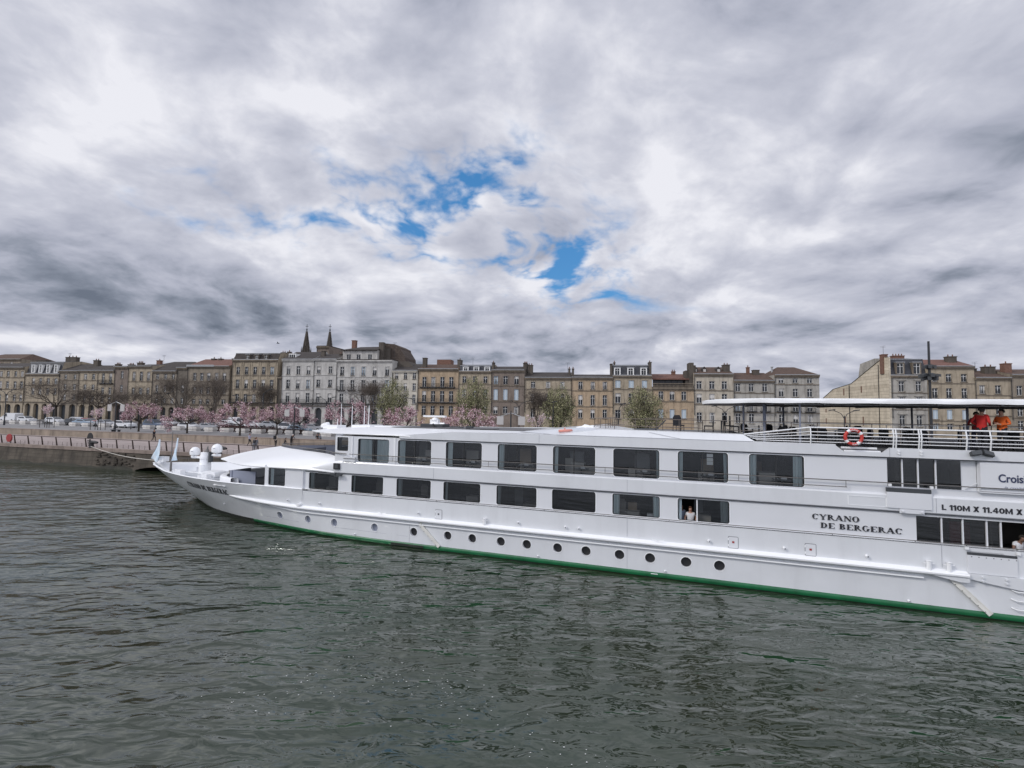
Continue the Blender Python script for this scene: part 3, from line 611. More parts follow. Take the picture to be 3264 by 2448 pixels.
b = B_('narrow dark wall strip between the pilastered house and the pale block', 82.17, 83.5, 15.6, 15.8, [], 1, [(10, 11)], 'dark', 'flat', arcade=0, ledge=False, D0=.4)
b = B_('pale grey rendered building with three window columns and small white dormer', 83.52, 92.53, 20.24, 22.2, [85.36, 88.16, 91.06], 1.06, [(16.24, 18.49), (12.48, 14.85), (8.87, 11.43)], 'pale', arcade=3, surround=True, balc={1: 'rail', 2: 'long'}, blinds=(6, 7))
m_ = MB(); m_.box(1.0, 3.0, 1.2, 3.5, 17.6, 18.9); d_ = m_.build('dormer', winwhite, b); m_ = MB(); [m_.box(1.15 + i * .6, 1.6 + i * .6, 1.17, 1.196, 17.8, 18.65) for i in range(3)]; m_.build('dormer_glass', hglass, d_)
chimney(b, .3, .8, 17, 19.4, 2, .9, 1)
b = B_('pale grey rendered building with two window columns left of the set-back attic', 92.58, 98.9, 20.32, 21.6, [93.94, 97.23], 1.05, [(16.5, 18.38), (12.95, 14.9), (8.98, 11.36)], 'pale', arcade=2, surround=True, balc={1: 'rail', 2: 'long'}, blinds=(4, 5)); chimney(b, .6, .9, 18, 19.6, 3, .9, 0); chimney(b, 5.1, .7, 17, 18.8, 4, .7, 1)
b = B_('dark brown stair block rising behind the pale buildings', 87.2, 91.0, 25.0, 25.2, [89], .5, [(22.8, 23.8)], 'brown', 'flat', arcade=0, D0=10, ledge=False, grp='house backs rising behind the front row'); aerial(b, 2.4, 21, 24.2, 3)
b = B_('tall pale building with five window columns and a set-back attic storey', 98.98, 114.13, 20.0, 20.1, [100.47, 103.4, 106.36, 109.39, 112.76], 1.07, [(15.98, 18.33), (12.25, 14.88), (8.87, 11.31)], 'pale', 'flat', arcade=5, surround=True, balc={0: 'rail', 1: 'balcony', 2: 'long'}, blinds=(3, 4), cat='apartment building')
m_ = MB(); holed(m_, [.5, 10.1], [17.25, 19.9], [(x - .55, x + .55, 17.3, 18.75, (0, 0, 0, 0)) for x in (2.15, 4.9, 8.05)], lambda a, b2, d: (a, 2 + d, b2), .2)
m_.quad((.5, 2, 17.25), (.5, 12, 17.25), (.5, 12, 19.9), (.5, 2, 19.9)); m_.quad((10.1, 2, 17.25), (10.1, 12, 17.25), (10.1, 12, 19.9), (10.1, 2, 19.9)); at_ = m_.build('attic', stn('pale'), b)
for x in (2.15, 4.9, 8.05): wa, wb = win_mesh(1.09, 1.44, 'plain'); a = bpy.data.objects.new('window', wa); COL.objects.link(a); a.parent = b; a.location = (x, 2.1, 17.3); c = bpy.data.objects.new('pane', wb); COL.objects.link(c); c.parent = a
m_ = MB(); m_.quad((.2, 1.6, 19.9), (10.4, 1.6, 19.9), (9.9, 6, 21.3), (3.5, 6, 21.2)); m_.quad((.2, 1.6, 19.9), (3.5, 6, 21.2), (3.5, 7, 21.2), (.2, 12, 19.9)); m_.quad((.2, 12, 19.9), (3.5, 7, 21.2), (9.9, 7, 21.3), (10.4, 12, 19.9)); m_.quad((3.5, 6, 21.2), (9.9, 6, 21.3), (9.9, 7, 21.3), (3.5, 7, 21.2)); m_.box(.2, 10.4, 1.5, 1.62, 19.75, 19.95); m_.build('attic_roof', darkroof, b)
chimney(b, 1.9, 1.1, 20, 22.3, 5, 1, 0, brickm); aerial(b, 14, 20, 22)
m_ = MB(); m_.prism([(10.2, 16.9), (16.7, 16.9), (16.6, 18.3), (15.2, 20.4), (15.1, 21.0), (13.5, 21.8), (10.2, 22.1)], 5, 13); m_.build('stone_gable', grubble, b)
m_ = MB(); m_.box(9.9, 11.2, 3.2, 4.4, 17, 22.1); m_.box(10.3, 12.6, 4.41, 4.99, 17, 20.6); m_.build('chimney', lstoned, b)
# church spires far behind
def spire(u, off, w, ztop, zsh, label):
    t_ = thing('church_spire', label, 'church spire', FO + FE * u + FM * off - Vector((0, 0, 3)), FA, 'twin church spires')
    m_ = MB(); m_.box(-w * .62, w * .62, -w * .62, w * .62, 0, zsh - 1.6); m_.build('tower', lstoned, t_)
    m_ = MB(); n = 8; H = ztop - zsh
    m_.loft([[((w * .56 * (1 - k / 12) + .10) * math.cos(6.2832 * (i + .5) / n), (w * .56 * (1 - k / 12) + .10) * math.sin(6.2832 * (i + .5) / n), zsh - 1.6 + (H + 1.6) * k / 12) for i in range(n)] for k in range(13)], closed=True)
    for k in range(16):
        q = k / 16; r = w * .58 * (1 - q) + .12
        for i in range(8): a = 6.2832 * (i + .5) / 8; m_.obox((r * math.cos(a), r * math.sin(a), zsh - 1.2 + (H + 1.2) * q), (.16, 0, 0), (0, .16, 0), (0, 0, .24))
    m_.build('spire', lstoned, t_)
    m_ = MB()
    for sx in (-1, 1):
        for sy in (-1, 1): m_.lathe([(.22, 0), (.22, 1.6), (.04, 3.2)], (sx * w * .54, sy * w * .54, zsh - 1.8), 6)
        m_.prism([(sx * .0 - .8, zsh - 1.6), (.8, zsh - 1.6), (.8, zsh + .6), (0, zsh + 2), (-.8, zsh + .6)], -w * .62, -w * .5)
    m_.build('pinnacle', lstoned, t_)
    m_ = MB(); m_.lathe([(.1, 0), (.32, .5), (.1, 1)], (0, 0, ztop - .2), 8); m_.tube([(0, 0, ztop), (0, 0, ztop + 2.6)], .09, 6); m_.tube([(-.6, 0, ztop + 1.7), (.6, 0, ztop + 1.7)], .09, 6); m_.build('finial_cross', iron, t_)
spire(52.8, 60, 2.35, 38.3, 30.4, 'left dark Gothic church spire, the taller-looking of the pair'); spire(62.7, 60, 2.3, 38.1, 29.6, 'right dark Gothic church spire beside the brown stair block')
b = B_('small white-rendered house with shed roof right of the tall pale building', 114.32, 120.95, 17.34, 19.0, [115.34, 117.7, 120.05], .85, [(15.19, 16.84), (12.27, 14.12), (8.89, 11.25), (6.01, 7.42)], 'cream', arcade=0, rmat=darkroof, balc={0: 'rail'}, ledge=False)
m_ = MB(); m_.prism([(.1, 14.4), (4.1, 15.6), (2.9, 17.0), (.1, 17.0)], 3, 9); m_.build('side_gable', lstoned, b)
b = B_('orange stone house with four window columns and black iron balconies', 121.07, 131.55, 17.76, 18.9, [122.73, 125.05, 127.4, 129.72], 1.12, [(13.2, 15.76), (9.5, 12.24), (6.1, 8.54)], 'orange', 'gable', tile, arcade=0, balc={0: 'balcony', 1: 'long', 2: 'rail'}, surround=True, arch=.12)
m_ = MB(); m_.box(2.3, 6.1, 8, 11, 14, 18.0); m_.build('roof_block', brickm, b); chimney(b, 1.0, .95, 15, 17.7, 1.5, 1.2, 0); chimney(b, 10.1, .8, 15, 17.2, 1.5, 2.2, 1)
b = B_('stone house with slate mansard and three white dormers behind a green tree', 131.61, 139.85, 17.24, 18.7, [133.07, 135.73, 138.4], 1.0, [(14.28, 15.96), (10.69, 12.77), (6.76, 8.61)], 'tan', 'mansard', slate, arcade=0, dorm=([133.3, 136, 138.75], 1.4, .0, winwhite), balc={0: 'rail'}, surround=True, arch=.3); aerial(b, 2.6, 16, 17.9); chimney(b, 8.1, .6, 14, 16.5, 3, 1, 1)
b = B_('brown stone house with arched windows and pale blue shutters on the middle floor', 139.92, 148.08, 17.49, 18.4, [141.03, 143.44, 146.15], 1.12, [(13.98, 16.06), (10.13, 12.84), (6.77, 8.59)], 'brown', arcade=0, surround=True, arch=.22, blue=(1,), balc={0: 'rail'}); chimney(b, 7.9, .9, 14, 16.4, 3, 3, 3); chimney(b, 9.2, 1.2, 13, 15.9, 3, 1.6, 2)
b = B_('wide low stone house behind the thin bare tree', 148.2, 159.4, 15.71, 17.0, [150.23, 153.89, 157.32], 1.04, [(13.15, 14.73), (9.75, 11.79), (5.92, 8.28)], 'tan', arcade=0, quoin=True); chimney(b, 10.7, .5, 13, 15.0, 2, .7, 1); chimney(b, 11.6, .5, 13, 15.0, 2, .7, 1); aerial(b, 10.2, 13.5, 16.7)
b = B_('tan stone house with three evenly framed window columns left of the arched dormers', 159.49, 169.2, 15.79, 16.5, [161.66, 164.56, 167.4], 1.02, [(12.94, 14.79), (9.15, 11.59), (6.05, 8.16)], 'orange', arcade=0, surround=True, balc={0: 'rail'})
b = B_('stone house with black mansard and three white arched dormers', 169.24, 178.25, 16.29, 18.7, [170.44, 173.53, 176.56], 1.25, [(13.34, 15.16), (9.75, 12.08), (6.02, 8.15)], 'tan', 'mansard', slate, arcade=0, dorm=([170.3, 173.4, 176.4], 1.5, .0, winwhite, 1), surround=True, blue=(0,))
chimney(b, -.3, .5, 13, 16.2, .4, 2.4, 0); chimney(b, .5, .4, 15, 16.5, 2, 1, 1); chimney(b, 8.7, .55, 13, 16.6, .4, 2.4, 1)
b = B_('orange stone house with glazed rooftop veranda and balustrade', 178.29, 187.65, 13.44, 13.6, [180.29, 182.79, 185.42], 1.12, [(10.58, 12.61), (6.23, 8.47)], 'orange', 'flat', arcade=0, surround=True, blue=(1,))
m_ = MB(); m_.box(.1, 9.2, -.32, .02, 10.45, 10.6); m_.box(.1, 9.2, -.32, .02, 11.35, 11.5); [m_.lathe([(.06, 0), (.10, .25), (.05, .5), (.08, .75)], (.3 + i * .3, -.15, 10.6), 6) for i in range(30)]; m_.build('balustrade', lstone, b)
m_ = MB(); m_.box(.5, 7.6, 2.5, 2.6, 10.5, 12.6); v_ = m_.build('veranda_glass', hglass, b); m_ = MB(); [m_.box(.5 + i * 1.4, .58 + i * 1.4, 2.42, 2.497, 10.5, 12.6) for i in range(6)]; m_.build('veranda_post', iron, b)
m_ = MB(); m_.quad((.1, .9, 12.6), (9.3, .9, 12.6), (9.3, 7, 14.2), (.1, 7, 14.2)); m_.box(.1, 9.3, .7, .9, 12.4, 12.7); m_.build('roof', redtile, b); chimney(b, 5.9, .9, 12, 14.4, 6, .8, 2, brickm)
m_ = MB(); m_.box(7.7, 8.5, 1, 4, 10.6, 14.6); m_.box(8.5, 9.5, .6, 3.4, 10.6, 16.4); m_.box(9.5, 10.0, .8, 3.4, 10.6, 15.8); m_.build('chimney', lstoned, b)
b = B_('plain beige house with brown roof, three tiny round dormers and large end chimneys', 187.67, 196.3, 16.7, 18.3, [188.83, 191.65, 194.37], 1.19, [(13.21, 15.05), (9.98, 12.12), (5.61, 7.82)], 'beige', 'gable', tile, arcade=0, ledge=True)
for x in (.75, 2.75, 5.9): m_ = MB(); m_.prism([(x - .5, 14.1), (x + .5, 14.1), (x + .5, 15.0), (x, 15.6), (x - .5, 15.0)], 1.6, 4.5); d_ = m_.build('dormer', darkroof, b); m_ = MB(); m_.box(x - .3, x + .3, 1.56, 1.597, 14.25, 14.95); m_.build('dormer_glass', winblind, d_)
chimney(b, 7.7, 1.3, 14, 16.0, 1.5, 2, 2)
b = B_('grey stone house with brown tiled roof and small balconies below the awning', 196.35, 205.0, 15.25, 17.0, [197.29, 200.16, 203.06], 1.07, [(12.71, 14.58), (8.28, 9.9), (5.51, 7.69)], 'grey', 'gable', tile, arcade=0, balc={1: 'balcony'}); chimney(b, 6.3, 1.3, 13, 14.8, 4, 1.4, 0); chimney(b, 4.8, .6, 13, 15.4, 5, .8, 1, brickm)
b = B_('pale stone house with hipped brown roof at the end of the row before the gap', 205.1, 214.45, 16.55, 18.3, [206.53, 209.49, 212.48], 1.09, [(14.71, 15.78), (11.6, 13.43), (8.34, 9.7), (5.55, 7.58)], 'grey', 'hip', tile, arcade=0, balc={2: 'balcony'}); m_ = MB(); m_.lathe([(.22, 13.8), (.22, 15.6), (.3, 15.7), (.3, 15.9)], (1.3, 5, 0), 10); m_.build('flue', zinc, b)
# gable-end house with the big cream rubble wall
t_ = thing('townhouse', 'house with black mansard showing a huge cream rubble side wall', 'townhouse', FO + FE * 228.94, FA, 'stone townhouses along the riverfront')
b = B_('grey stone front with black mansard and two large stone dormers by the cream side wall', 228.96, 236.0, 16.53, 20.2, [230.97, 234.3], 1.15, [(13.03, 15.25), (9.4, 11.8), (5.42, 7.87)], 'grey', 'mansard', slate, arcade=0, dorm=([230.9, 234.15], 1.7, .25, lstone), surround=2)
b['label'] = 'house with black mansard, two large stone dormers and a huge cream rubble side wall'; bpy.data.objects.remove(t_)
for a in ((4.2, 1.6, 15.5, 18.0),): chimney(b, a[0] + .9, a[1] + .8, a[2], a[3], 6, 1, 4, brickm)
chimney(b, -.2, 1.0, 16, 18.3, 1.5, 1.2, 0, brickm); aerial(b, -.3, 17.5, 20.2, 2)
m_ = MB(); gp = [(0, 17.55), (1.5, 17.7), (15, 12.6), (16.5, 12.4), (24, 11.6), (30, 9.2), (34, 7.5)]
m_.add([(-.05, y, z) for y, z in gp] + [(-.05, 34, 0), (-.05, 0, 0)], [tuple(range(9))]); m_.add([(-.45, y, z) for y, z in gp] + [(-.45, 34, 0), (-.45, 0, 0)], [tuple(range(9))])
for i in range(6): (y, z), (y2, z2) = gp[i], gp[i + 1]; m_.quad((-.45, y, z), (-.45, y2, z2), (-.05, y2, z2), (-.05, y, z))
m_.quad((-.45, 0, 0), (-.05, 0, 0), (-.05, 0, 17.55), (-.45, 0, 17.55)); sw = m_.build('side_wall', rubble, b)
m_ = MB(); [m_.box(-.5, -.455, y, y + .45, z, z + h_) for y, z, h_ in ((18.5, 9.8, 1.7), (10.5, 10.2, 1.5), (28, 2.2, 1.6), (18, 2.3, 1.9), (10, 2.3, 2.1), (28, 5.4, 1))]; m_.build('wall_slit', brickm, sw)
m_ = MB(); m_.tube([(-.55, 3.6, 0), (-.55, 3.6, 16.2)], .07, 6); m_.tube([(-.55, 16, 0), (-.55, 16, 12.2)], .09, 6); m_.build('downpipe', iron, sw)
m_ = MB(); [m_.quad((-.6, gp[i][0], gp[i][1] + .05), (-.6, gp[i + 1][0], gp[i + 1][1] + .05), (.3, gp[i + 1][0], gp[i + 1][1] + .15), (.3, gp[i][0], gp[i][1] + .15)) for i in range(6)]; m_.build('wall_capping', darkroof, sw)
b = B_('yellow-brown house with red tiled roof and white shutters', 236.1, 245.05, 18.52, 20.0, [237.44, 240.16, 243.07], 1.13, [(15.16, 16.87), (11.62, 13.81), (7.11, 9.18), (4.86, 6.2)], 'tan', 'gable', redtile, arcade=0, surround=True, blue=(2,), balc={0: 'rail', 1: 'rail'}); chimney(b, 6.9, 1.8, 15.5, 17.8, 3, 1.2, 2)
b = B_('lower tan house with garland-decorated first floor and large chimney', 245.09, 251.75, 16.1, 17.6, [246.45, 249.42], 1.14, [(12.68, 14.49), (8.3, 10.2), (5.0, 6.92)], 'tan', 'gable', tile, arcade=0, surround=True, balc={0: 'rail'}); chimney(b, 5.2, 2.1, 13.5, 15.6, 3, 1.2, 2); chimney(b, 3.5, 1.1, 13.5, 15.2, 5, 1, 1); aerial(b, 3, 14, 16.8)
b = B_('grey-brown house with red brick chimney cut by the right edge', 251.78, 262, 16.76, 17.9, [253.38, 256.08, 259], 1.12, [(12.39, 14.42), (7.99, 9.6), (5.14, 7.04)], 'dtan', 'gable', tile, arcade=0, surround=True); chimney(b, 1.2, 1.4, 14, 16.3, 2, 1.2, 1, brickm)
b = B_('distant low houses with reddish roofs behind the far left', -36, -14.6, 17.5, 19.5, [-33, -29, -25, -21, -17], 1.1, [(14, 16), (10, 12)], 'tan', 'gable', redtile, arcade=0); 
b = B_('long dark-roofed house on the rise behind the left edge', -46, -27, 22.6, 24.2, [-40, -36, -31], 1.1, [(20.4, 21.6)], 'dtan', 'hip', tile, arcade=0, D0=20, grp='house backs rising behind the front row')
# rear houses so that the row is not one house deep
random.seed(5)
# ------------------------------------------------------------------ trees
bark = mat('tree_bark', (.055, .045, .036), .95, var=.4, vscale=6); twig = mat('bare_twigs', (.12, .098, .08), .95)
pink1 = mat('cherry_blossom', (.62, .42, .45), .85, col2=(.45, .28, .31), vscale=3); pink2 = mat('pale_blossom', (.76, .60, .61), .85); pinkd = mat('dusky_blossom', (.22, .10, .12), .9)
leafg = mat('young_leaves', (.27, .27, .13), .8, col2=(.17, .18, .08), vscale=2.5); leafy = mat('yellow_green_leaves', (.43, .41, .23), .8); leafd = mat('deep_green_leaves', (.11, .12, .055), .85)
whiteb = mat('white_blossom', (.66, .60, .58), .85)
def branches(mb, p, d, L, r, lev, tips, spread=.55, up=.25, kids_=3, mi=0, shrink=.68):
    p = Vector(p); d = Vector(d).normalized(); n = 3; pts = [p]; rs = [r]
    for i in range(n):
        d = (d + Vector((random.gauss(0, .10), random.gauss(0, .10), random.gauss(0, .06) + up * .10))).normalized(); p = p + d * (L / n); pts.append(p); rs.append(r * (1 - .38 * (i + 1) / n))
    mb.tube(pts, rs, 5 if lev > 2 else 3, mi, cap=False)
    if lev == 0: tips += pts[1:]; return
    if lev <= 2: tips += pts[2:]
    for k in range(kids_ + (1 if random.random() < .4 else 0)):
        a = d.orthogonal().normalized(); a = Matrix.Rotation(random.random() * 6.283, 3, d) @ a
        nd = (d + a * spread * random.uniform(.6, 1.35) + Vector((0, 0, up * .5))).normalized()
        branches(mb, pts[-1 if k < 2 else random.choice((1, 2, 3))], nd, L * shrink * random.uniform(.8, 1.2), rs[-1] * .72, lev - 1, tips, spread, up, kids_, mi, shrink)
def tree(name, label, x, y, H, trunkh, cw, kind, group, seed, cat='tree', z=ZP):
    random.seed(seed); t_ = thing(name, label, cat, (x, y, z), 0, group); m_ = MB(); tips = []
    r0 = {'bare': .26, 'barethin': .13, 'cherry': .13, 'leafy': .20, 'sap': .05}[kind]
    m_.tube([(0, 0, -.1), (0.02, 0, trunkh * .4), (random.uniform(-.1, .1), 0, trunkh)], [r0 * 1.25, r0, r0 * .85], 8); m_.build('trunk', bark, t_, True)
    m_ = MB(); base = (0, 0, trunkh * .96); ch = H - trunkh
    if kind == 'bare':
        for k in range(8): a = 6.283 * k / 8 + random.random(); branches(m_, base, (math.cos(a) * 1.15, math.sin(a) * 1.15, .35 + .7 * random.random()), cw * .24, r0 * .62, 5, tips, .62, .14, 3)
    elif kind == 'barethin':
        for k in range(6): a = 6.283 * k / 6 + random.random(); branches(m_, (0, 0, trunkh * (.7 + .3 * k / 6)), (math.cos(a) * .45, math.sin(a) * .45, 1.1), ch * .30, r0 * .8, 5, tips, .42, .4, 3)
    elif kind == 'cherry':
        for k in range(8): a = 6.283 * k / 8 + random.random(); branches(m_, base, (math.cos(a) * 1.3, math.sin(a) * 1.3, .3 + .6 * random.random()), cw * .25, r0 * .6, 3, tips, .65, .1, 3)
    elif kind == 'leafy':
        for k in range(9): a = 6.283 * k / 9 + random.random(); branches(m_, (0, 0, trunkh * (.7 + .3 * k / 9)), (math.cos(a) * .8, math.sin(a) * .8, .25 + .9 * random.random()), ch * .30, r0 * .55, 3, tips, .5, .3, 3)
    else:
        for k in range(4): a = 6.283 * k / 4; branches(m_, base, (math.cos(a) * .3, math.sin(a) * .3, 1.2), ch * .38, r0 * .6, 2, tips, .35, .4, 3)
    zs = [p.z for p in tips]; zmx = max(zs); xmx = sorted(abs(p.x) for p in tips)[int(len(tips) * .97)]
    # fit the crown to its measured height and width
    sx = (cw / 2) / max(xmx, .1); sz = ch / max(zmx - trunkh * .9, .1)
    fx = lambda p: Vector((p[0] * sx, p[1] * sx, trunkh * .9 + (p[2] - trunkh * .9) * sz)) if p[2] > trunkh * .9 else Vector(p)
    m_.v = [tuple(fx(p)) for p in m_.v]; tips = [fx(p) for p in tips]
    m_.build('limbs', twig if 'bare' in kind else bark, t_)
    m_ = MB()
    if kind == 'cherry' or kind == 'sap':
        P_ = []; K = 4200 if kind == 'cherry' else 700
        cl_ = random.sample(tips, min(len(tips), 320 if kind == 'cherry' else 60))
        for i in range(K): c = random.choice(cl_); P_.append(c + Vector((random.gauss(0, 1), random.gauss(0, 1), random.gauss(0, .8))) * (.17 if kind == 'cherry' else .13))
        leaves(m_, P_, .085, 0, 3); m_.build('blossom', [pink1, pink2, pinkd] if kind == 'cherry' else [pink2, whiteb, pink1], t_)
    elif kind == 'leafy':
        P_ = []; cc = Vector((0, 0, trunkh * .75 + (H - trunkh * .75) * .5)); cz = (H - trunkh * .75) * .5; cl_ = []
        while len(cl_) < 520:                                # clumps in an uneven egg-shaped volume
            v = Vector((random.gauss(0, 1), random.gauss(0, 1), random.gauss(0, 1))).normalized(); rr_ = random.random() ** .42
            k_ = 1 + .28 * noise.noise(v * 1.9 + Vector((seed, 0, 0))); wz = .72 + .36 * (1 - (v.z * rr_ + 1) / 2) ; cl_.append(cc + Vector((v.x * cw / 2 * wz * k_, v.y * cw / 2 * wz * k_, v.z * cz * min(1.06, k_))) * rr_)
        for i in range(9500): c = random.choice(cl_); P_.append(c + Vector((random.gauss(0, .8), random.gauss(0, .8), random.gauss(0, 1.2))) * .24)
        q_ = MB(); [q_.tube([c, c + Vector((c.x * .06, c.y * .06, random.uniform(.5, 1.1)))], [.022, .008], 3, cap=False) for c in cl_]; q_.build('twigs', twig, t_)
        leaves(m_, P_, .095, 0, 3); m_.build('leaves', [leafg, leafy, leafd], t_)
    elif kind in ('bare', 'barethin'):
        P_ = [c + Vector((random.gauss(0, 1), random.gauss(0, 1), random.gauss(0, 1))) * .3 for c in [random.choice(tips) for _ in range(2600)]]
        for p in P_: m_.tube([p, p + Vector((random.gauss(0, .45), random.gauss(0, .45), random.uniform(0, .6)))], .014, 3, cap=False)
        m_.build('twigs', twig, t_)
    return t_
GB = 'large bare trees between the parking and the houses'; GC = 'pink flowering cherry trees on the plaza'; GL = 'trees in young leaf before the houses'; GS = 'young staked trees on the plaza'
def X(px, Z): return (px - 1632) / F_PX * Z * .999
tree('bare_tree', 'largest bare spreading tree with thick trunk at the left', X(182, 122), 122, 11.5, 4.0, 15.5, 'bare', GB, 1)
tree('bare_tree', 'wide bare tree behind the first full pink cherry tree', X(452, 118), 118, 9.6, 3.6, 13.0, 'bare', GB, 2)
tree('bare_tree', 'bare tree between the big bare tree and the second one, crown low', X(318, 124), 124, 10.2, 3.6, 9, 'bare', GB, 3)
tree('bare_tree', 'upright bare tree with fine twigs before the dull stone house', X(578, 120), 120, 12.8, 3.4, 8.6, 'barethin', GB, 4)
tree('bare_tree', 'upright bare tree in front of the zinc-edged corner building', X(682, 116), 116, 12.6, 3.4, 8.2, 'barethin', GB, 5)
tree('bare_tree', 'bare upright tree left of the first leafy tree, before the tall pale building', X(1180, 100), 100, 10.9, 3.0, 6.8, 'barethin', GB, 6)
tree('bare_tree', 'slim nearly bare tree left of the second leafy green tree', X(1716, 88), 88, 8.7, 2.4, 4.4, 'barethin', GB, 7)
tree('bare_tree', 'thin bare tree with sparse upright twigs before the pilastered house', X(840, 112), 112, 11.2, 3.2, 5, 'barethin', GB, 8)
tree('cherry_tree', 'leftmost full pink cherry tree, just right of the banner post', X(448, 82.6), 82.6, 5.2, 1.7, 5.0, 'cherry', GC, 11)
tree('cherry_tree', 'pink cherry tree beside the man in black, second full one from the left', X(602, 79.4), 79.4, 5.0, 1.6, 6.2, 'cherry', GC, 12)
tree('cherry_tree', 'wide pink cherry tree above the bow, trunk rising by the planters', X(770, 75.2), 75.2, 5.6, 1.7, 7.6, 'cherry', GC, 13)
tree('cherry_tree', 'dusky pink cherry tree right of the wide one above the bow', X(888, 80), 80, 5.6, 1.7, 5.6, 'cherry', GC, 14)
tree('cherry_tree', 'sparse pink cherry tree behind the banner post by the white arcade', X(958, 84), 84, 5.4, 1.7, 4.6, 'cherry', GC, 15)
tree('cherry_tree', 'pink cherry tree behind the thin white masts on the roof', X(1110, 76), 76, 6.0, 1.7, 6.6, 'cherry', GC, 16)
tree('cherry_tree', 'deep pink cherry tree left of the radar', X(1288, 70), 70, 5.0, 1.5, 5.6, 'cherry', GC, 17)
tree('cherry_tree', 'brightest pink cherry tree, directly right of the radar', X(1500, 66), 66, 5.4, 1.5, 6.9, 'cherry', GC, 18)
tree('cherry_tree', 'small whitish flowering tree under the slim bare tree', X(1718, 74), 74, 4.2, 1.4, 3.8, 'sap', GC, 19)
tree('leafy_tree', 'tree in young olive leaf right of the tall pale building', X(1252, 88), 88, 10.0, 1.5, 6.6, 'leafy', GL, 21)
tree('leafy_tree', 'rounded green tree behind the brightest pink cherry', X(1508, 84), 84, 10.0, 1.5, 6.6, 'leafy', GL, 22)
tree('leafy_tree', 'rounded green tree before the wide low stone house', X(1780, 80), 80, 8.8, 1.4, 6.0, 'leafy', GL, 23)
tree('leafy_tree', 'palest yellow-green rounded tree left of the awning', X(2052, 76), 76, 8.3, 1.3, 7.0, 'leafy', GL, 24)
for px, Z, hh_, l in ((156, 91.9, 4.6, 'leftmost young blossoming tree with stakes'), (318, 86.2, 4.0, 'young pale blossoming tree with stakes beside the banner post')):
    tt = tree('young_tree', l, X(px, Z), Z, hh_, 1.6, 1.5, 'sap', GS, px)
    [(lambda m2: (m2.tube([(sx * .9, sy * .5, 0), (sx * .9, sy * .5, 1.6)], .05, 5), m2.build('stake', bark, tt)))(MB()) for sx in (-1, 1) for sy in (-1, 1)]
# ------------------------------------------------------------------ street lamps, banner posts
lampm = mat('lamp_post_paint', (.03, .032, .036), .5, .3)
def lamp(label, px, Z, H, arms=2, w=1.5, z=ZP, rz=0.0):
    t_ = thing('street_lamp', label, 'street lamp', (X(px, Z), Z, z), FA + rz, 'double-armed street lamps')
    m_ = MB(); m_.tube([(0, 0, 0), (0, 0, .9)], .16, 8); m_.tube([(0, 0, .85), (0, 0, H - .9)], [.10, .07], 8); m_.build('pole', lampm, t_, True)
    m_ = MB()
    for s in ([-1, 1] if arms == 2 else [1]): m_.tube([(0, 0, H - 1.4), (s * w * .3, 0, H - .6), (s * w, 0, H - .1)], .05, 6)
    m_.build('arm', lampm, t_)
    for s in ([-1, 1] if arms == 2 else [1]): m_ = MB(); m_.obox((s * w * 1.18, 0, H - .05), (.42, 0, .06), (0, .16, 0), (0, 0, .07)); m_.build('lamp_head', lampm, t_)
    return t_
lamp('double-armed street lamp before the far left houses', 20, 99, 7.3); lamp('lamp post left of the two dark poles by the big bare tree', 268, 132, 7.9, 1); lamp('lamp post right beside another before the narrow balconied house', 287, 132, 8.6, 1)
lamp('double-armed street lamp behind the first full pink cherry', 517, 118, 7.6); lamp('double-armed street lamp above the wide pink cherry tree', 771, 105, 7.0); lamp('tall slender street lamp before the pilastered house', 840, 108, 8.5, 1)
lamp('double-armed street lamp before the pale arcade building', 1042, 104, 6.9); lamp('single-armed street lamp left of the orange balconied house', 1328, 100, 6.8, 1, 1.2, rz=math.pi); lamp('double-armed street lamp right of the brown arched-window house', 1656, 96, 6.5)
lamp('slim lamp post in front of the yellow-green tree', 1972, 66, 5.7, 1, .5); lamp('street lamp before the plain beige house', 2312, 84, 5.9); lamp('three-branched street lamp before the cream rubble wall', 2692, 76, 5.4)
lamp('thin lamp post in front of the rounded green tree', 1764, 74, 6.0, 1, .2)
bnm = mat('banner_cloth', (.42, .41, .40), .9)
def banner_post(label, px, Z, H):
    t_ = thing('banner_post', label, 'banner post', (X(px, Z), Z, ZP), QA, 'posts with two hanging banners'); m_ = MB(); m_.tube([(0, 0, 0), (0, 0, 1)], .18, 8); m_.tube([(0, 0, 1), (0, 0, H)], [.12, .08], 8); m_.build('pole', lampm, t_)
    m_ = MB(); m_.tube([(0, 0, H - .3), (-1.5, 0, H - .8)], .05, 5); m_.tube([(0, 0, H - .3), (1.5, 0, H - .8)], .05, 5); m_.build('arm', zinc, t_)
    for s in (-1, 1): m_ = MB(); m_.box(s * 1.45 - .45, s * 1.45 + .45, -.03, .03, H - 1.85, H - .75); m_.build('banner', bnm, t_)
    return t_
banner_post('dark post with two grey hanging banners left of the first full cherry', 372, 79.7, 5.3); banner_post('dark post with two grey banners before the pale arcade building', 941, 77, 4.9); banner_post('post with two pale banners before the brown arched-window house', 1630, 63, 4.5)
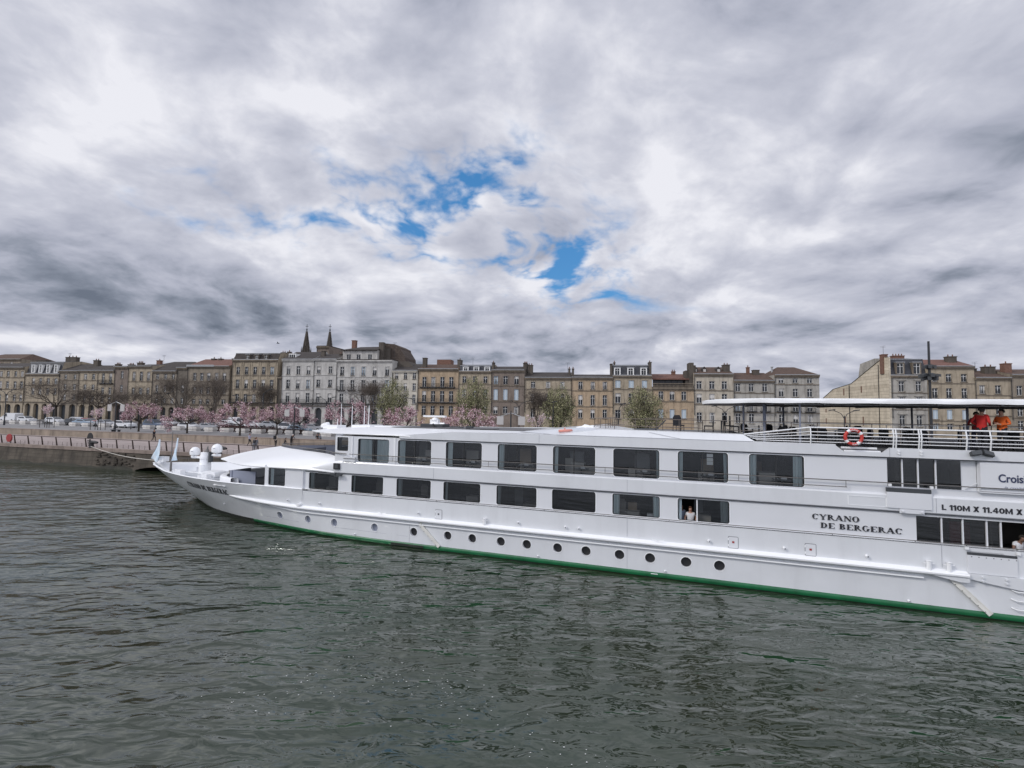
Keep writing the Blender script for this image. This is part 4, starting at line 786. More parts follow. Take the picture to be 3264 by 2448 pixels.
# tall light mast on the right
t_ = thing('light_mast', 'tall black light mast with clustered projectors rising above the awning', 'light mast', (X(2968, 50), 50, ZQ), 0)
m_ = MB(); m_.tube([(0, 0, 0), (0, 0, 13.1)], [.17, .10], 10); m_.build('pole', lampm, t_, True)
for z, w in ((9.55, 1.0), (9.25, .8), (10.45, .62)):
    m_ = MB()
    for k in range(6): a = k * 1.047 + z; m_.obox((math.cos(a) * w * .55, math.sin(a) * w * .55, z), (math.cos(a) * w * .35, math.sin(a) * w * .35, -.06), (-math.sin(a) * .16, math.cos(a) * .16, 0), (0, 0, .13 + .05 * (k % 2)))
    m_.tube([(-w * .6, 0, z - .1), (w * .6, 0, z - .1)], .05, 6); m_.build('projector_cluster', dgrey, t_)
# ------------------------------------------------------------------ parked cars
tyre = mat('tyre_rubber', (.02, .02, .02), .9); rim = mat('wheel_rim', (.35, .36, .37), .35, .8); cglass = mat('car_glass', (.02, .025, .03), .06, spec=.9); hlight = mat('headlamp_glass', (.7, .7, .68), .15)
CP = {k: mat('car_paint_' + k, c, .28, coat=.8, spec=.6) for k, c in dict(white=(.62, .63, .64), blue=(.025, .06, .12), silver=(.30, .31, .33), dark=(.03, .033, .04), red=(.28, .05, .05), lightblue=(.22, .30, .38)).items()}
def car_master(kind):
    t_ = thing('parked_van' if kind == 'van' else 'parked_car', 'x', 'van' if kind == 'van' else 'car', (0, 0, ZP), 0, 'vehicles parked beyond the planters')
    L, H, Wd = {'hatch': (4.1, 1.47, .86), 'suv': (4.6, 1.75, .92), 'van': (5.2, 2.15, .98), 'sedan': (4.5, 1.42, .87)}[kind]; h = L / 2
    if kind == 'van': prof = [(-h, .35), (-h, 1.95), (-h + .25, H), (h - 1.9, H), (h - 1.15, 1.35), (h - .1, 1.0), (h, .7), (h, .35)]
    elif kind == 'suv': prof = [(-h, .4), (-h + .03, 1.1), (-h + .4, H - .06), (-h + .8, H), (h - 2.1, H), (h - 1.3, 1.12), (h - .15, .95), (h, .7), (h, .4)]
    elif kind == 'sedan': prof = [(-h, .35), (-h + .02, .95), (-h + .6, 1.02), (-h + 1.3, H), (h - 2.2, H), (h - 1.25, .98), (h - .12, .82), (h, .6), (h, .35)]
    else: prof = [(-h, .35), (-h + .02, 1.0), (-h + .35, H - .08), (-h + .7, H), (h - 2.0, H), (h - 1.15, .98), (h - .12, .85), (h, .6), (h, .35)]
    belt = .98 if kind != 'van' else 1.3
    m_ = MB(); rows = []
    for y, ins in ((-Wd, .06), (-Wd + .05, 0), (Wd - .05, 0), (Wd, .06)):
        row = []
        for x, z in prof:
            tap = max(0, z - belt) * .22; yy = y * (1 - tap / Wd * 1.0); row.append((x * (1 - ins * .3), yy, z))
        rows.append(row)
    m_.loft(rows, closed=True); m_.add(rows[0], [tuple(range(len(prof)))]); m_.add(rows[-1], [tuple(range(len(prof) - 1, -1, -1))]); m_.build('body', CP['white'], t_, True)
    top = H - .14; m_ = MB(); xs = (-h + (.55 if kind != 'sedan' else 1.25), h - (2.1 if kind != 'van' else 2.0)); 
    if kind == 'van': xs = (h - 2.5, h - 1.95)
    for s in (-1, 1):
        def py(z): return s * (Wd * (1 - max(0, z - belt) * .22 / Wd) + .006)
        m_.quad((xs[0] - .12, py(belt + .03), belt + .03), (xs[1] + .62, py(belt + .03), belt + .03), (xs[1] + .08, py(top), top), (xs[0] + .05, py(top), top))
    (xa, za), (xb, zb) = [(prof[i], prof[i + 1]) for i in range(len(prof) - 1) if prof[i][1] == H and prof[i + 1][1] < H][0]
    q = lambda k, y: (xa + (xb - xa) * k + .012, y, za + (zb - za) * k + .012); m_.quad(q(.1, -Wd * .8), q(.1, Wd * .8), q(.92, Wd * .88), q(.92, -Wd * .88)); m_.build('window', cglass, t_)
    w0 = None
    for x in (-h + .82, h - .85):
        for s in (-1, 1):
            m_ = MB(); m_.lathe([(.30, -.1), (.33, -.08), (.33, .08), (.30, .1)], n=16); w_ = m_.build('wheel', tyre, t_, True); w_.rotation_euler = (R_(90), 0, 0); w_.location = (x, s * (Wd - .07), .33)
            m_ = MB(); m_.lathe([(.2, -.115), (.05, -.125), (.05, .125), (.2, .115)], n=10); m_.build('rim', rim, w_)
    for s in (-1, 1): m_ = MB(); m_.obox((h - .07, s * Wd * .72, .72), (.07, 0, -.01), (0, .16, 0), (0, 0, .07)); m_.build('headlight', hlight, t_)
    return t_
masters = {}
def car(kind, colr, px, Z, label, rz=0.0, z=ZP):
    if kind not in masters: masters[kind] = car_master(kind); t_ = masters[kind]
    else: t_ = copy_tree(masters[kind], child_map_now(masters[kind]))
    t_.location = (X(px, Z), Z, z + .008); t_.rotation_euler = (0, 0, math.atan2(PD.y, PD.x) + rz); t_['label'] = label
    for ch in t_.children:
        if ch.name.startswith('body'): ch.material_slots[0].link = 'OBJECT'; ch.material_slots[0].material = CP[colr]
    return t_
def child_map_now(o):
    bpy.context.view_layer.update(); return lambda q: list(q.children)
car('van', 'white', 42, 118, 'white van at the far left of the parking', math.pi + .1); car('hatch', 'white', 92, 116, 'pale car close behind the white van', .1); car('hatch', 'white', 182, 112, 'white car behind the staked young tree', .15)
car('hatch', 'white', 243, 116, 'white car between two dark lamp posts', math.pi); car('hatch', 'dark', 246, 103, 'dark grey car before the white one, left of the banner post', .1); car('sedan', 'lightblue', 276, 102, 'light blue car behind a planter left of the banner post', .2)
car('hatch', 'red', 292, 108, 'dusky red car behind the light blue one', .1); car('sedan', 'silver', 342, 99.5, 'silver car just left of the banner post', .1); car('hatch', 'white', 405, 95, 'white hatchback right of the banner post', .05)
car('suv', 'blue', 500, 94.5, 'dark blue estate van behind the man in black', .0); car('hatch', 'white', 610, 91.5, 'white car behind the second full cherry tree', .1); car('sedan', 'silver', 672, 90.3, 'silver-grey car right of the second cherry tree', .1)
car('hatch', 'white', 545, 112, 'small white car far behind the blue estate van', .1); car('hatch', 'white', 722, 108, 'white car behind the dark red hedge', math.pi); car('van', 'white', 768, 108, 'white van behind the wide pink cherry tree', .1)
car('hatch', 'white', 815, 108, 'white car behind the long hedge, right of the wide cherry', .1); car('suv', 'white', 928, 92, 'white car behind the banner post by the arcade', .1); car('hatch', 'lightblue', 962, 84, 'pale blue hatchback parked behind the last planters', .1)
car('sedan', 'silver', 1005, 93, 'silver car mostly hidden right of the pale blue hatchback', .1); car('hatch', 'silver', 870, 106, 'silver car far behind the long hedge', .0)
# ------------------------------------------------------------------ the river cruise ship
SP = Vector((18.948, 18.204, 0)); SA = R_(-19.4)
ship = thing('cruise_ship', 'long white two-deck river cruise ship with green waterline moored along the quay', 'cruise ship', SP, SA)
SX = Vector((math.cos(SA), math.sin(SA), 0)); SY = Vector((-math.sin(SA), math.cos(SA), 0))
def V(s, y, z): return (-s, y, z)                             # s runs towards the bow, y inboard from the near side
def shipthing(name, label, cat, s, y, z, rz=0.0, group=None): return thing(name, label, cat, SP - SX * s + SY * y + Vector((0, 0, z)), SA + rz, group)
BWD = 11.4; AFT = -56.0
def interp(x, xs, ys):
    if x <= xs[0]: return ys[0]
    for i in range(len(xs) - 1):
        if x <= xs[i + 1]:
            k = (x - xs[i]) / (xs[i + 1] - xs[i]); return ys[i] + (ys[i + 1] - ys[i]) * k
    return ys[-1]
def smooth_i(x, xs, ys):                                      # Catmull-Rom through the measured offsets
    if x <= xs[0]: return ys[0]
    if x >= xs[-1]: return ys[-1]
    for i in range(len(xs) - 1):
        if x <= xs[i + 1]:
            t = (x - xs[i]) / (xs[i + 1] - xs[i]); p0 = ys[max(i - 1, 0)]; p1 = ys[i]; p2 = ys[i + 1]; p3 = ys[min(i + 2, len(ys) - 1)]
            return .5 * ((2 * p1) + (-p0 + p2) * t + (2 * p0 - 5 * p1 + 4 * p2 - p3) * t * t + (-p0 + 3 * p1 - 3 * p2 + p3) * t ** 3)
def stem(z): return interp(z, [-.6, 0, .2, .92, 1.68, 2.6], [48.3, 49.1, 49.6, 51.1, 53.0, 54.6])
S0 = 27.0
def hull_y(s, z):
    t = max(0, min(1, (s - S0) / (stem(z) - S0)))
    bw = smooth_i(t, [0, .12, .25, .45, .55, .64, .76, .90, 1], [0, .09, .27, 1.0, 1.45, 2.0, 2.95, 4.5, 5.7])
    bd = smooth_i(t, [0, .25, .36, .44, .525, .64, .77, .88, .95, 1], [0, 0, 0, .06, .37, 1.05, 2.26, 3.75, 4.8, 5.7])
    k = max(0, min(1, z / 2.6)) ** 1.15; return bw * (1 - k) + bd * k
ZH = [-.6, -.2, .24, .55, 1.1, 1.5, 1.9, 2.25, 2.6]
ports = [32.98, 30.98, 28.16, 25.64, 23.58, 22.16, 20.57, 19.18, 17.6, 16.2, 14.62, 13.24, 11.68, 10.3, 35.37]
ports += [-4.2 - 3.0 * k for k in range(14)]
PR = .225; PZ = .845
# flat side with the portholes cut through
def fs(a, b_, d): return V(-a, hull_y(-a, b_) + d, b_)
xs = [S0 - .001, 20, 10, 0, -10, -20, -30, -40, AFT]
m_ = MB(); hp = [(-p - PR, -p + PR, PZ - PR, PZ + PR, (PR,) * 4) for p in ports if p < S0 - .5]
holed(m_, [-x for x in xs], [.24, .5, 1.3, 2.0, 2.6], hp, fs, .16, n=6)
# curved bow part, gridded by fraction of length
def row(z, far=False, n=44):
    return [V(S0 + (stem(z) - S0) * (i / n), (BWD - hull_y(S0 + (stem(z) - S0) * (i / n), z)) if far else hull_y(S0 + (stem(z) - S0) * (i / n), z), z) for i in range(n + 1)]
hb = [(-p - PR, -p + PR, PZ - PR, PZ + PR, (PR,) * 4) for p in ports if p > S0]
def ft(a, b_, d): return V(-a, hull_y(-a, b_) + d, b_)
holed(m_, [-S0 - .5 * k for k in range(0, 20)] + [-36.5], [.24, .5, 1.3, 1.5, 1.9, 2.25, 2.6], hb, ft, .16, n=6)
def row2(z, far=False, n=40): return [V(36.5 + (stem(z) - 36.5) * (i / n), (BWD - hull_y(36.5 + (stem(z) - 36.5) * (i / n), z)) if far else hull_y(36.5 + (stem(z) - 36.5) * (i / n), z), z) for i in range(n + 1)]
m_.loft([row2(z) for z in ZH[2:]]); m_.loft([row(z, True) for z in ZH[2:]])
m_.quad(V(S0, BWD, .24), V(AFT, BWD, .24), V(AFT, BWD, 2.6), V(S0, BWD, 2.6)); m_.quad(V(AFT, 0, .24), V(AFT, BWD, .24), V(AFT, BWD, 2.6), V(AFT, 0, 2.6))
hull = m_.build('hull', hullw, ship, 25)
m_ = MB()                                                     # green boot stripe, slightly rounded, fading out before the bow
prof = [(.0, .03), (.035, -.03), (.10, -.05), (.17, -.05), (.22, -.03), (.238, .0)]
ss = [AFT + (38.2 - AFT) * i / 90 for i in range(91)]
m_.loft([[V(s, hull_y(s, z) + o, z) for s in ss] for z, o in prof]); m_.build('boot_stripe', green, ship, 40)
m_ = MB(); m_.loft([[V(s, hull_y(s, z) + .004, z) for s in [38 + (stem(z) - 38) * i / 24 for i in range(25)]] for z in (-.5, -.1, .24)]); m_.loft([[V(s, hull_y(s, 0) + .02, z) for s in [AFT + (38.2 - AFT) * i / 60 for i in range(61)]] for z in (-.6, .08)]); m_.loft([[V(s, BWD - hull_y(s, z), z) for s in [AFT + (stem(z) - AFT) * i / 40 for i in range(41)]] for z in (-.5, .24)]); m_.build('bottom', antif, ship)
pr_o = None
for p in ports:
    m_ = MB(); y0 = hull_y(p, PZ); tn = (hull_y(p + .2, PZ) - hull_y(p - .2, PZ)) / .4
    f = lambda a, b_, d: V(a, hull_y(a, PZ) + d + (hull_y(a, b_) - hull_y(a, PZ)), b_)
    ringplate(m_, (p - PR, p + PR, PZ - PR, PZ + PR, (PR,) * 4), .028, f, -.012, n=6, d2=.01); w_ = m_.build('porthole', white2, ship)
    m_ = MB(); plate(m_, (p - PR, p + PR, PZ - PR, PZ + PR, (PR,) * 4), f, .13, n=6); m_.build('porthole_glass', greyscr if p > 27 else dblack, w_)
# rub rail
def rail_strip(name, s0, s1, prof, zf=lambda s: 0, mt=white2, n=80, taper=True):
    m_ = MB(); rows = []
    for i in range(n + 1):
        s = s0 + (s1 - s0) * i / n; k = min(1, (s1 - s) / 3.0) ** .6 if taper else 1
        rows.append([V(s, hull_y(s, 1.5 + zf(s)) - o * k, 1.5 + (z - 1.5) * (.35 + .65 * k) + zf(s)) for z, o in prof])
    m_.loft(rows); m_.add(rows[0], [tuple(range(len(prof)))]); return m_.build(name, mt, ship, 50)
zf = lambda s: .22 * max(0, (s - 33.5) / 6.3) ** 1.6
rail_strip('rub_rail', 1.63, 39.8, [(1.665, -.02), (1.605, .20), (1.56, .255), (1.50, .25), (1.42, .13), (1.37, -.02)], zf)
rail_strip('lower_rub_strip', 3.0, 36.5, [(1.345, -.02), (1.31, .09), (1.26, .10), (1.23, -.02)], zf)
m_ = MB(); m_.prism([(-1.60, 1.62), (1.4, 1.60), (1.4, 1.15), (.3, 1.12), (-.95, 1.30), (-1.60, 1.42)], -.10, .01); [m_.box(x - .03, x + .03, -.16, -.10, z - .03, z + .03) for x in (-1.2, -.5) for z in (1.38, 1.52)]; m_.build('fender_plate', hullw, ship)
m_ = MB(); m_.prism([(-3.3, 1.56), (-1.62, 1.62), (-1.62, 1.30), (-1.9, 1.28)], -.20, .01); m_.build('rub_rail_end', hullw, ship)
m_ = MB(); m_.box(.2, 50, -.28, .02, 1.42, 1.60); m_.build('aft_rub_rail', white2, ship)
for s0, z0, s1, z1 in ((25.28, 1.34, 24.05, .22), (2.14, 1.34, .99, .16)):
    m_ = MB(); d = Vector((-(s1 - s0), 0, z1 - z0)); L = d.length; d.normalize(); n_ = Vector((-d.z, 0, d.x)); c = Vector(V((s0 + s1) / 2, -.06, (z0 + z1) / 2))
    m_.obox(c, d * L / 2, n_ * .07, (0, .03, 0)); m_.obox(c + n_ * .09, d * L / 2, n_ * .018, (0, .035, 0)); fo = m_.build('diagonal_fender', cream, ship)
    m_ = MB(); [m_.obox(c + d * L * q - n_ * .05 + Vector((0, -.05, 0)), (.014, 0, 0), (0, .008, 0), (0, 0, .014)) for q in (-.38, -.2, 0, .2, .38)]; m_.build('bolt', steel, fo)
for z in (1.12, .79, .47): m_ = MB(); m_.tube([V(.34, -.0, z + .03), V(.25, -.10, z), V(-.35, -.10, z - .02)], .02, 6); m_.build('boarding_step', white2, ship)
# superstructure walls
DZ0, DZ1 = 2.6, 3.77; UZ0, UZ1 = 4.42, 5.9; IN = .10
def fw(a, b_, d): return V(-a, IN + d, b_)
def rr(r): return (r,) * 4
low = [32.0 - 3.0 * 0, 28.81, 25.79, 22.87, 19.81, 16.85, 13.89, 10.95]; low[0] = 31.86
up = [28.45, 25.79, 22.79, 19.67 + .06, 16.85, 13.88, 10.96, 8.02]; up[3] = 19.75
up = [28.46, 25.79, 22.80, 19.80, 16.85, 13.88, 10.96, 8.01]
lowh = [(-s - 1.08, -s + 1.08, 2.67, 3.65, rr(.10)) for s in low]
lowaft = [(-3.12, -.0 + 0, 2.40, 3.61, rr(.01))]
uph = [(-s - 1.055, -s + 1.055, 4.46, 5.78, rr(.13)) for s in up]; uph.append((-30.98, -30.18, 5.02, 5.92 - .1, rr(.08)))
upaft = [(-4.03, -1.12, 4.70, 5.83, rr(.01))]
extra = [-6.5 - 3 * k for k in range(14)]
m_ = MB(); holed(m_, [-33.3, -27, -20, -10, -3.12], [DZ0, DZ1], lowh, fw, .10, n=4); holed(m_, [-3.12, 1.5], [DZ0, DZ1], [(-3.12 + .001, 1.4, 2.601, 3.61, rr(.01))], fw, .14, n=2)
holed(m_, [1.5, 20, 40, -AFT - 2], [DZ0, DZ1], [(-s - 1.08, -s + 1.08, 2.67, 3.65, rr(.10)) for s in extra], fw, .10, n=4)
m_.build('lower_wall', white, ship)
m_ = MB(); holed(m_, [-31.1, -20, -10, -4.04], [UZ0, UZ1], uph, fw, .10, n=4); holed(m_, [-4.04, -1.1], [UZ0, UZ1], [(-4.03, -1.11, 4.70, 5.83, rr(.01))], fw, .14, n=2)
holed(m_, [-1.1, 20, 40, -AFT - 2], [UZ0, UZ1], [(-s - 1.055, -s + 1.055, 4.46, 5.78, rr(.13)) for s in extra], fw, .10, n=4)
m_.quad(V(31.1, IN, UZ0), V(31.1, BWD - IN, UZ0), V(31.1, BWD - IN, 5.2), V(31.1, IN, 5.2)); m_.quad(V(31.1, BWD - IN, UZ0), V(AFT + 2, BWD - IN, UZ0), V(AFT + 2, BWD - IN, UZ1), V(31.1, BWD - IN, UZ1))
m_.quad(V(AFT + 2, IN, DZ0), V(AFT + 2, BWD - IN, DZ0), V(AFT + 2, BWD - IN, 6.2), V(AFT + 2, IN, 6.2))
m_.build('upper_wall', white, ship)
m_ = MB(); holed(m_, [.1, BWD - .1], [5.2, 5.98], [(.6 + 1.75 * k, 2.1 + 1.75 * k, 5.2, 5.9, rr(.05)) for k in range(6)], lambda a, b_, d: V(31.1 - d, a, b_), .06); m_.build('front_wall', white, ship)
m_ = MB(); m_.quad(V(31.02, .5, 5.15), V(31.02, BWD - .5, 5.15), V(31.02, BWD - .5, 5.92), V(31.02, .5, 5.92)); m_.build('front_glass', glassd, ship)
# flush bands between the decks
def band(name, s0, s1, pr, mt=hullw):
    m_ = MB(); k = 24; m_.loft([[V(s0 + (s1 - s0) * i / k, y, z) for y, z in pr] for i in range(k + 1)]); m_.add([V(s0, y, z) for y, z in pr], [tuple(range(len(pr)))]); m_.add([V(s1, y, z) for y, z in pr], [tuple(range(len(pr)))]); return m_.build(name, mt, ship, 30)
band('deck_band', AFT + 2, 30.6, [(.10, 3.74), (.03, 3.745), (.0, 3.78), (.0, 4.36), (.03, 4.41), (.10, 4.425)]); 
m_ = MB(); rws = []
for i in range(15):
    t_ = i / 14; s = 30.6 + 2.7 * t_; zt_ = 4.425 - .47 * (1 - math.cos(t_ * math.pi)) / 2; rws.append([V(s, y, z) for y, z in ((.10, 3.74), (.03, 3.745), (.0, 3.78), (.0, 3.78 + (zt_ - 3.78) * .6), (.0, zt_ - .07), (.03 + .05 * t_, zt_ - .015), (.12 + .35 * t_, zt_ + .05), (.3 + .6 * t_, zt_ + .10))])
m_.loft(rws); m_.build('deck_band_shoulder', white2, ship, 50)
m_ = MB(); m_.box(-33.2, -AFT - 2, .055, .11, 3.69, 3.735); m_.box(-26.7, -AFT - 2, .055, .11, 5.835, 5.875); m_.box(-33.3, -AFT, .0, .06, 2.56, 2.598); m_.build('shadow_groove', groove, ship)  # dark strips in these grooves stand in for the overhang shadow
m_ = MB(); m_.quad(V(33.4, 0, 2.602), V(AFT, 0, 2.602), V(AFT, .12, 2.604), V(33.4, .12, 2.604)); m_.build('side_ledge', white2, ship)
# roof band with the cut-out for the lifebuoy
top = lambda s: interp(s, [5.54, 18, 23.5, 26.7], [6.33, 6.36, 6.32, 6.06])
m_ = MB(); zs_ = [26.7, 25, 23.5, 20, 18, 12, 8.83, 5.82]
for i in range(len(zs_) - 1):
    a, c = zs_[i], zs_[i + 1]; m_.quad(V(a, 0, 5.88), V(c, 0, 5.88), V(c, 0, top(c)), V(a, 0, top(a))); m_.quad(V(a, 0, top(a)), V(c, 0, top(c)), V(c, .12, top(c)), V(a, .12, top(a)))
P5 = [(5.82, 6.28), (5.54, 6.05), (4.2, 6.05), (3.95, 6.25), (1.5, 6.25), (AFT + 2, 6.23)]
for (a, za), (c, zc) in zip(P5, P5[1:]): m_.quad(V(a, 0, 5.88), V(c, 0, 5.88), V(c, 0, zc), V(a, 0, za)); m_.quad(V(a, 0, za), V(c, 0, zc), V(c, .10, zc), V(a, .10, za)); m_.quad(V(a, .1, za), V(c, .1, zc), V(c, .1, 5.88), V(a, .1, 5.88))
m_.quad(V(26.7, 0, 5.88), V(AFT + 2, 0, 5.88), V(AFT + 2, .11, 5.88), V(26.7, .11, 5.88)); m_.quad(V(26.7, BWD, 5.88), V(AFT + 2, BWD, 5.88), V(AFT + 2, BWD, 6.25), V(26.7, BWD, 6.25))
m_.build('roof_band', hullw, ship)
m_ = MB(); m_.quad(V(26, .12, 6.0), V(AFT + 2, .12, 6.0), V(AFT + 2, BWD, 6.0), V(26, BWD, 6.0)); m_.build('sun_deck_floor', darkdeck, ship)
m_ = MB(); m_.box(-5.5, -4.22, .12, .5, 6.003, 6.10); m_.box(-5.6, -4.35, .1, .16, 6.16, 6.235); m_.build('lifebuoy_recess', white2, ship)
m_ = MB(); m_.quad(V(8.0, .4, 6.10), V(AFT + 2, .4, 6.10), V(AFT + 2, BWD - .4, 6.10), V(8.0, BWD - .4, 6.10)); m_.quad(V(5.7, .1, 6.18), V(4, .1, 6.18), V(4, .4, 6.185), V(5.7, .4, 6.185)) if False else None; m_.build('teak_grey_deck', darkdeck, ship)
# raised coaming and forward ramp
m_ = MB(); P = lambda *a: V(*a)
m_.quad(P(17.77, .0, 6.362), P(8.83, .0, 6.335), P(9.28, .22, 6.62), P(15.44, .22, 6.68)); m_.add([P(17.77, 0, 6.362), P(15.44, .22, 6.68), P(16.7, 2.0, 6.70), P(20.3, 1.9, 6.37)], [(0, 1, 2, 3)])
m_.quad(P(20.3, 1.9, 6.37), P(16.7, 2.0, 6.70), P(16.7, 9.4, 6.7), P(20.3, 9.4, 6.37)); m_.add([P(17.77, BWD, 6.36), P(15.44, BWD - .2, 6.68), P(16.7, 9.4, 6.7), P(20.3, 9.4, 6.37)], [(0, 1, 2, 3)])
m_.add([P(15.44, .22, 6.68), P(9.28, .22, 6.62), P(9.28, 1.2, 6.62), P(14.8, 1.2, 6.68), P(16.7, 2.0, 6.70)], [(0, 1, 2, 3, 4)]); m_.quad(P(9.28, .22, 6.62), P(8.83, 0, 6.335), P(8.83, 11, 6.335), P(9.28, 10.8, 6.62))
m_.quad(P(9.28, 1.2, 6.62), P(14.8, 1.2, 6.68), P(14.8, 1.25, 6.45), P(9.28, 1.25, 6.45)); m_.quad(P(16.7, 2.0, 6.7), P(16.7, 9.4, 6.7), P(14.8, 9.4, 6.45), P(14.8, 1.25, 6.45)); m_.add([P(14.8, 1.2, 6.68), P(16.7, 2, 6.7), P(14.8, 1.25, 6.45)], [(0, 1, 2)])
m_.build('raised_coaming', hullw, ship)
m_ = MB(); m_.quad(P(15.4, 1.25, 6.45), P(9, 1.25, 6.45), P(9, 10, 6.45), P(15.4, 10, 6.45)); m_.build('raised_deck', darkdeck, ship)
seam_ = mat('seam_grey', (.30, .31, .34), .6)  # grey of the plate joint lines
m_ = MB(); m_.tube([P(13.3, .16, 6.60), P(11.9, -.006, 6.345)], .008, 4); m_.build('plate_seam', seam_, ship); m_ = MB(); m_.tube([P(17.7, -.004, 6.355), P(8.9, -.004, 6.33)], .009, 4); m_.build('plate_seam', seam_, ship)
for s, a, b_ in ((14.27, .26, 1.25), (14.27, 1.72, 2.58), (14.27, 3.8, 4.35), (18.6, 5.92, 6.34), (24.5, 3.8, 4.35), (33.3, 1.9, 2.56), (25.9, .25, 1.2), (2.38, 1.72, 2.56), (2.5, 3.8, 4.35), (3.96, 5.9, 6.24)): m_ = MB(); m_.tube([P(s, -.003, a), P(s, -.003, b_)], .007, 4); m_.build('plate_seam', seam_, ship)
m_ = MB(); [m_.tube([P(s, hull_y(s, .62) - .002, .62 - (37 - s) * .004) for s in (37, 34, 31, 28, 26)], .006, 4) for _ in (0,)]; m_.build('plate_seam', seam_, ship)
# fore visors (curved hoods)
def smoothline(pts, n):
    L = len(pts) - 1; out = []
    for i in range(n + 1):
        x = i / n * L; out.append(tuple(smooth_i(x, list(range(L + 1)), [p[k] for p in pts]) for k in range(3)))
    return out
def mirror(line): return [(s, BWD - y, z) for s, y, z in reversed(line)][1:]
def hood(name, lip, rim_, bulge=.10, th=.07, n=36, mt=white2):
    lp = smoothline(lip, n); rm = smoothline(rim_, n); lp = lp + [(s, BWD - y, z) for s, y, z in reversed(lp)][1:]; rm = rm + [(s, BWD - y, z) for s, y, z in reversed(rm)][1:]
    rows = []; K = 9
    rows.append([V(s, y + .0, z - th) for s, y, z in lp]); rows.append([V(s + .02, y - .015 if y < 5.7 else y + .015, z - th * .4) for s, y, z in lp])
    for k in range(K + 1):
        t = k / K; tt = t
        rows.append([V(a[0] + (b_[0] - a[0]) * tt, a[1] + (b_[1] - a[1]) * tt, a[2] + (b_[2] - a[2]) * (t + bulge * math.sin(math.pi * t) * (1 + .6 * (1 - t)))) for a, b_ in zip(lp, rm)])
    m_ = MB(); m_.loft(rows); m_.loft([rows[0], [V(s - .8, y + (.5 if y < 5.7 else -.5), z - th) for s, y, z in lp]]); return m_.build(name, mt, ship, 40), rm
lipL = [(31.0, .0, 3.80), (33.15, -.02, 3.88), (35.5, .02, 3.85), (37.6, .42, 3.77), (39.3, 1.05, 3.70), (41.3, 2.2, 3.60), (43.2, 3.35, 3.50), (45.1, 4.65, 3.42), (46.3, 5.3, 3.40), (46.57, 5.7, 3.40)]
rimL = [(30.4, .0, 4.44), (31.3, .55, 4.60), (32.6, 1.35, 4.66), (34.0, 1.95, 4.67), (35.3, 2.5, 4.66), (36.6, 3.1, 4.65), (38.2, 3.9, 4.63), (39.6, 4.8, 4.61), (40.3, 5.3, 4.60), (40.5, 5.7, 4.60)]
h1_, rm1 = hood('fore_hood', lipL, rimL, .07, .08)
m_ = MB(); m_.loft([[V(*p) for p in rm1], [V(p[0], p[1], 3.85) for p in rm1]]); m_.build('terrace_side', greyscr, ship)
m_ = MB(); m_.loft([[V(s, y, 3.86) for s, y in ((31, 1), (34, 2), (37, 3.3), (40.3, 5.6))], [V(s, BWD - y, 3.86) for s, y in ((31, 1), (34, 2), (37, 3.3), (40.3, 5.6))]]); m_.build('terrace_floor', darkdeck, ship)
m_ = MB(); rp = [(p[0] - .05, p[1] + (.02 if p[1] < 5.7 else -.02), p[2] + .16) for p in rm1[3:-3]]
m_.tube([V(30.2, -.03, 4.87), V(31.2, .05, 4.90)] + [V(*p) for p in rp[1:]], .028, 6); m_.tube([V(p[0], p[1], p[2] - .1) for p in rp], .016, 5); [m_.tube([V(*rp[k]), V(rp[k][0], rp[k][1], rp[k][2] - .2)], .018, 5) for k in range(0, len(rp), 5)]; m_.build('terrace_railing', steel, ship, 40)
m_ = MB(); m_.box(-37.6, -37.5, 4.5, 6.9, 3.9, 4.55); m_.box(-35.6, -35.5, 2.8, 4.2, 3.9, 4.6); m_.build('terrace_screen', greyscr, ship)
lipU = [(26.0, .0, 6.03), (26.73, .0, 6.06), (27.8, .12, 6.06), (29.1, .25, 6.05), (30.9, .75, 6.02), (33.0, 1.65, 5.98), (35.3, 3.3, 5.92), (37.0, 4.8, 5.88), (37.67, 5.7, 5.86)]
rimU = [(18.5, .1, 6.355), (21.5, 1.0, 6.345), (24.0, 2.5, 6.33), (26.0, 3.0, 6.32), (28.5, 3.3, 6.31), (30.2, 3.6, 6.30), (31.4, 4.2, 6.29), (32.0, 5.0, 6.28), (32.1, 5.7, 6.28)]
h2_, rm2 = hood('upper_visor', lipU, rimU, .10, .07)
m_ = MB(); m_.loft([[V(26.73, .004, 6.055), V(23.5, .004, 6.315), V(20, .004, 6.355), V(17.8, .004, 6.36)], [V(26.0, .3, 6.09), V(23.2, 1.0, 6.335), V(20.5, .6, 6.35), V(18.5, .4, 6.35)]])
m_.add([V(p[0], p[1], p[2] - .002) for p in rm2] + [V(18.5, BWD, 6.34)], [tuple(range(len(rm2)))]); m_.build('forward_roof', white2, ship)
m_ = MB(); m_.quad(V(30, 4.0, 6.33), V(20, 3.2, 6.37), V(20, 8.2, 6.37), V(30, 7.4, 6.33)); m_.box(-24, -22.5, 3.6, 4.6, 6.37, 6.40); m_.build('dark_roof_panel', darkdeck, ship)
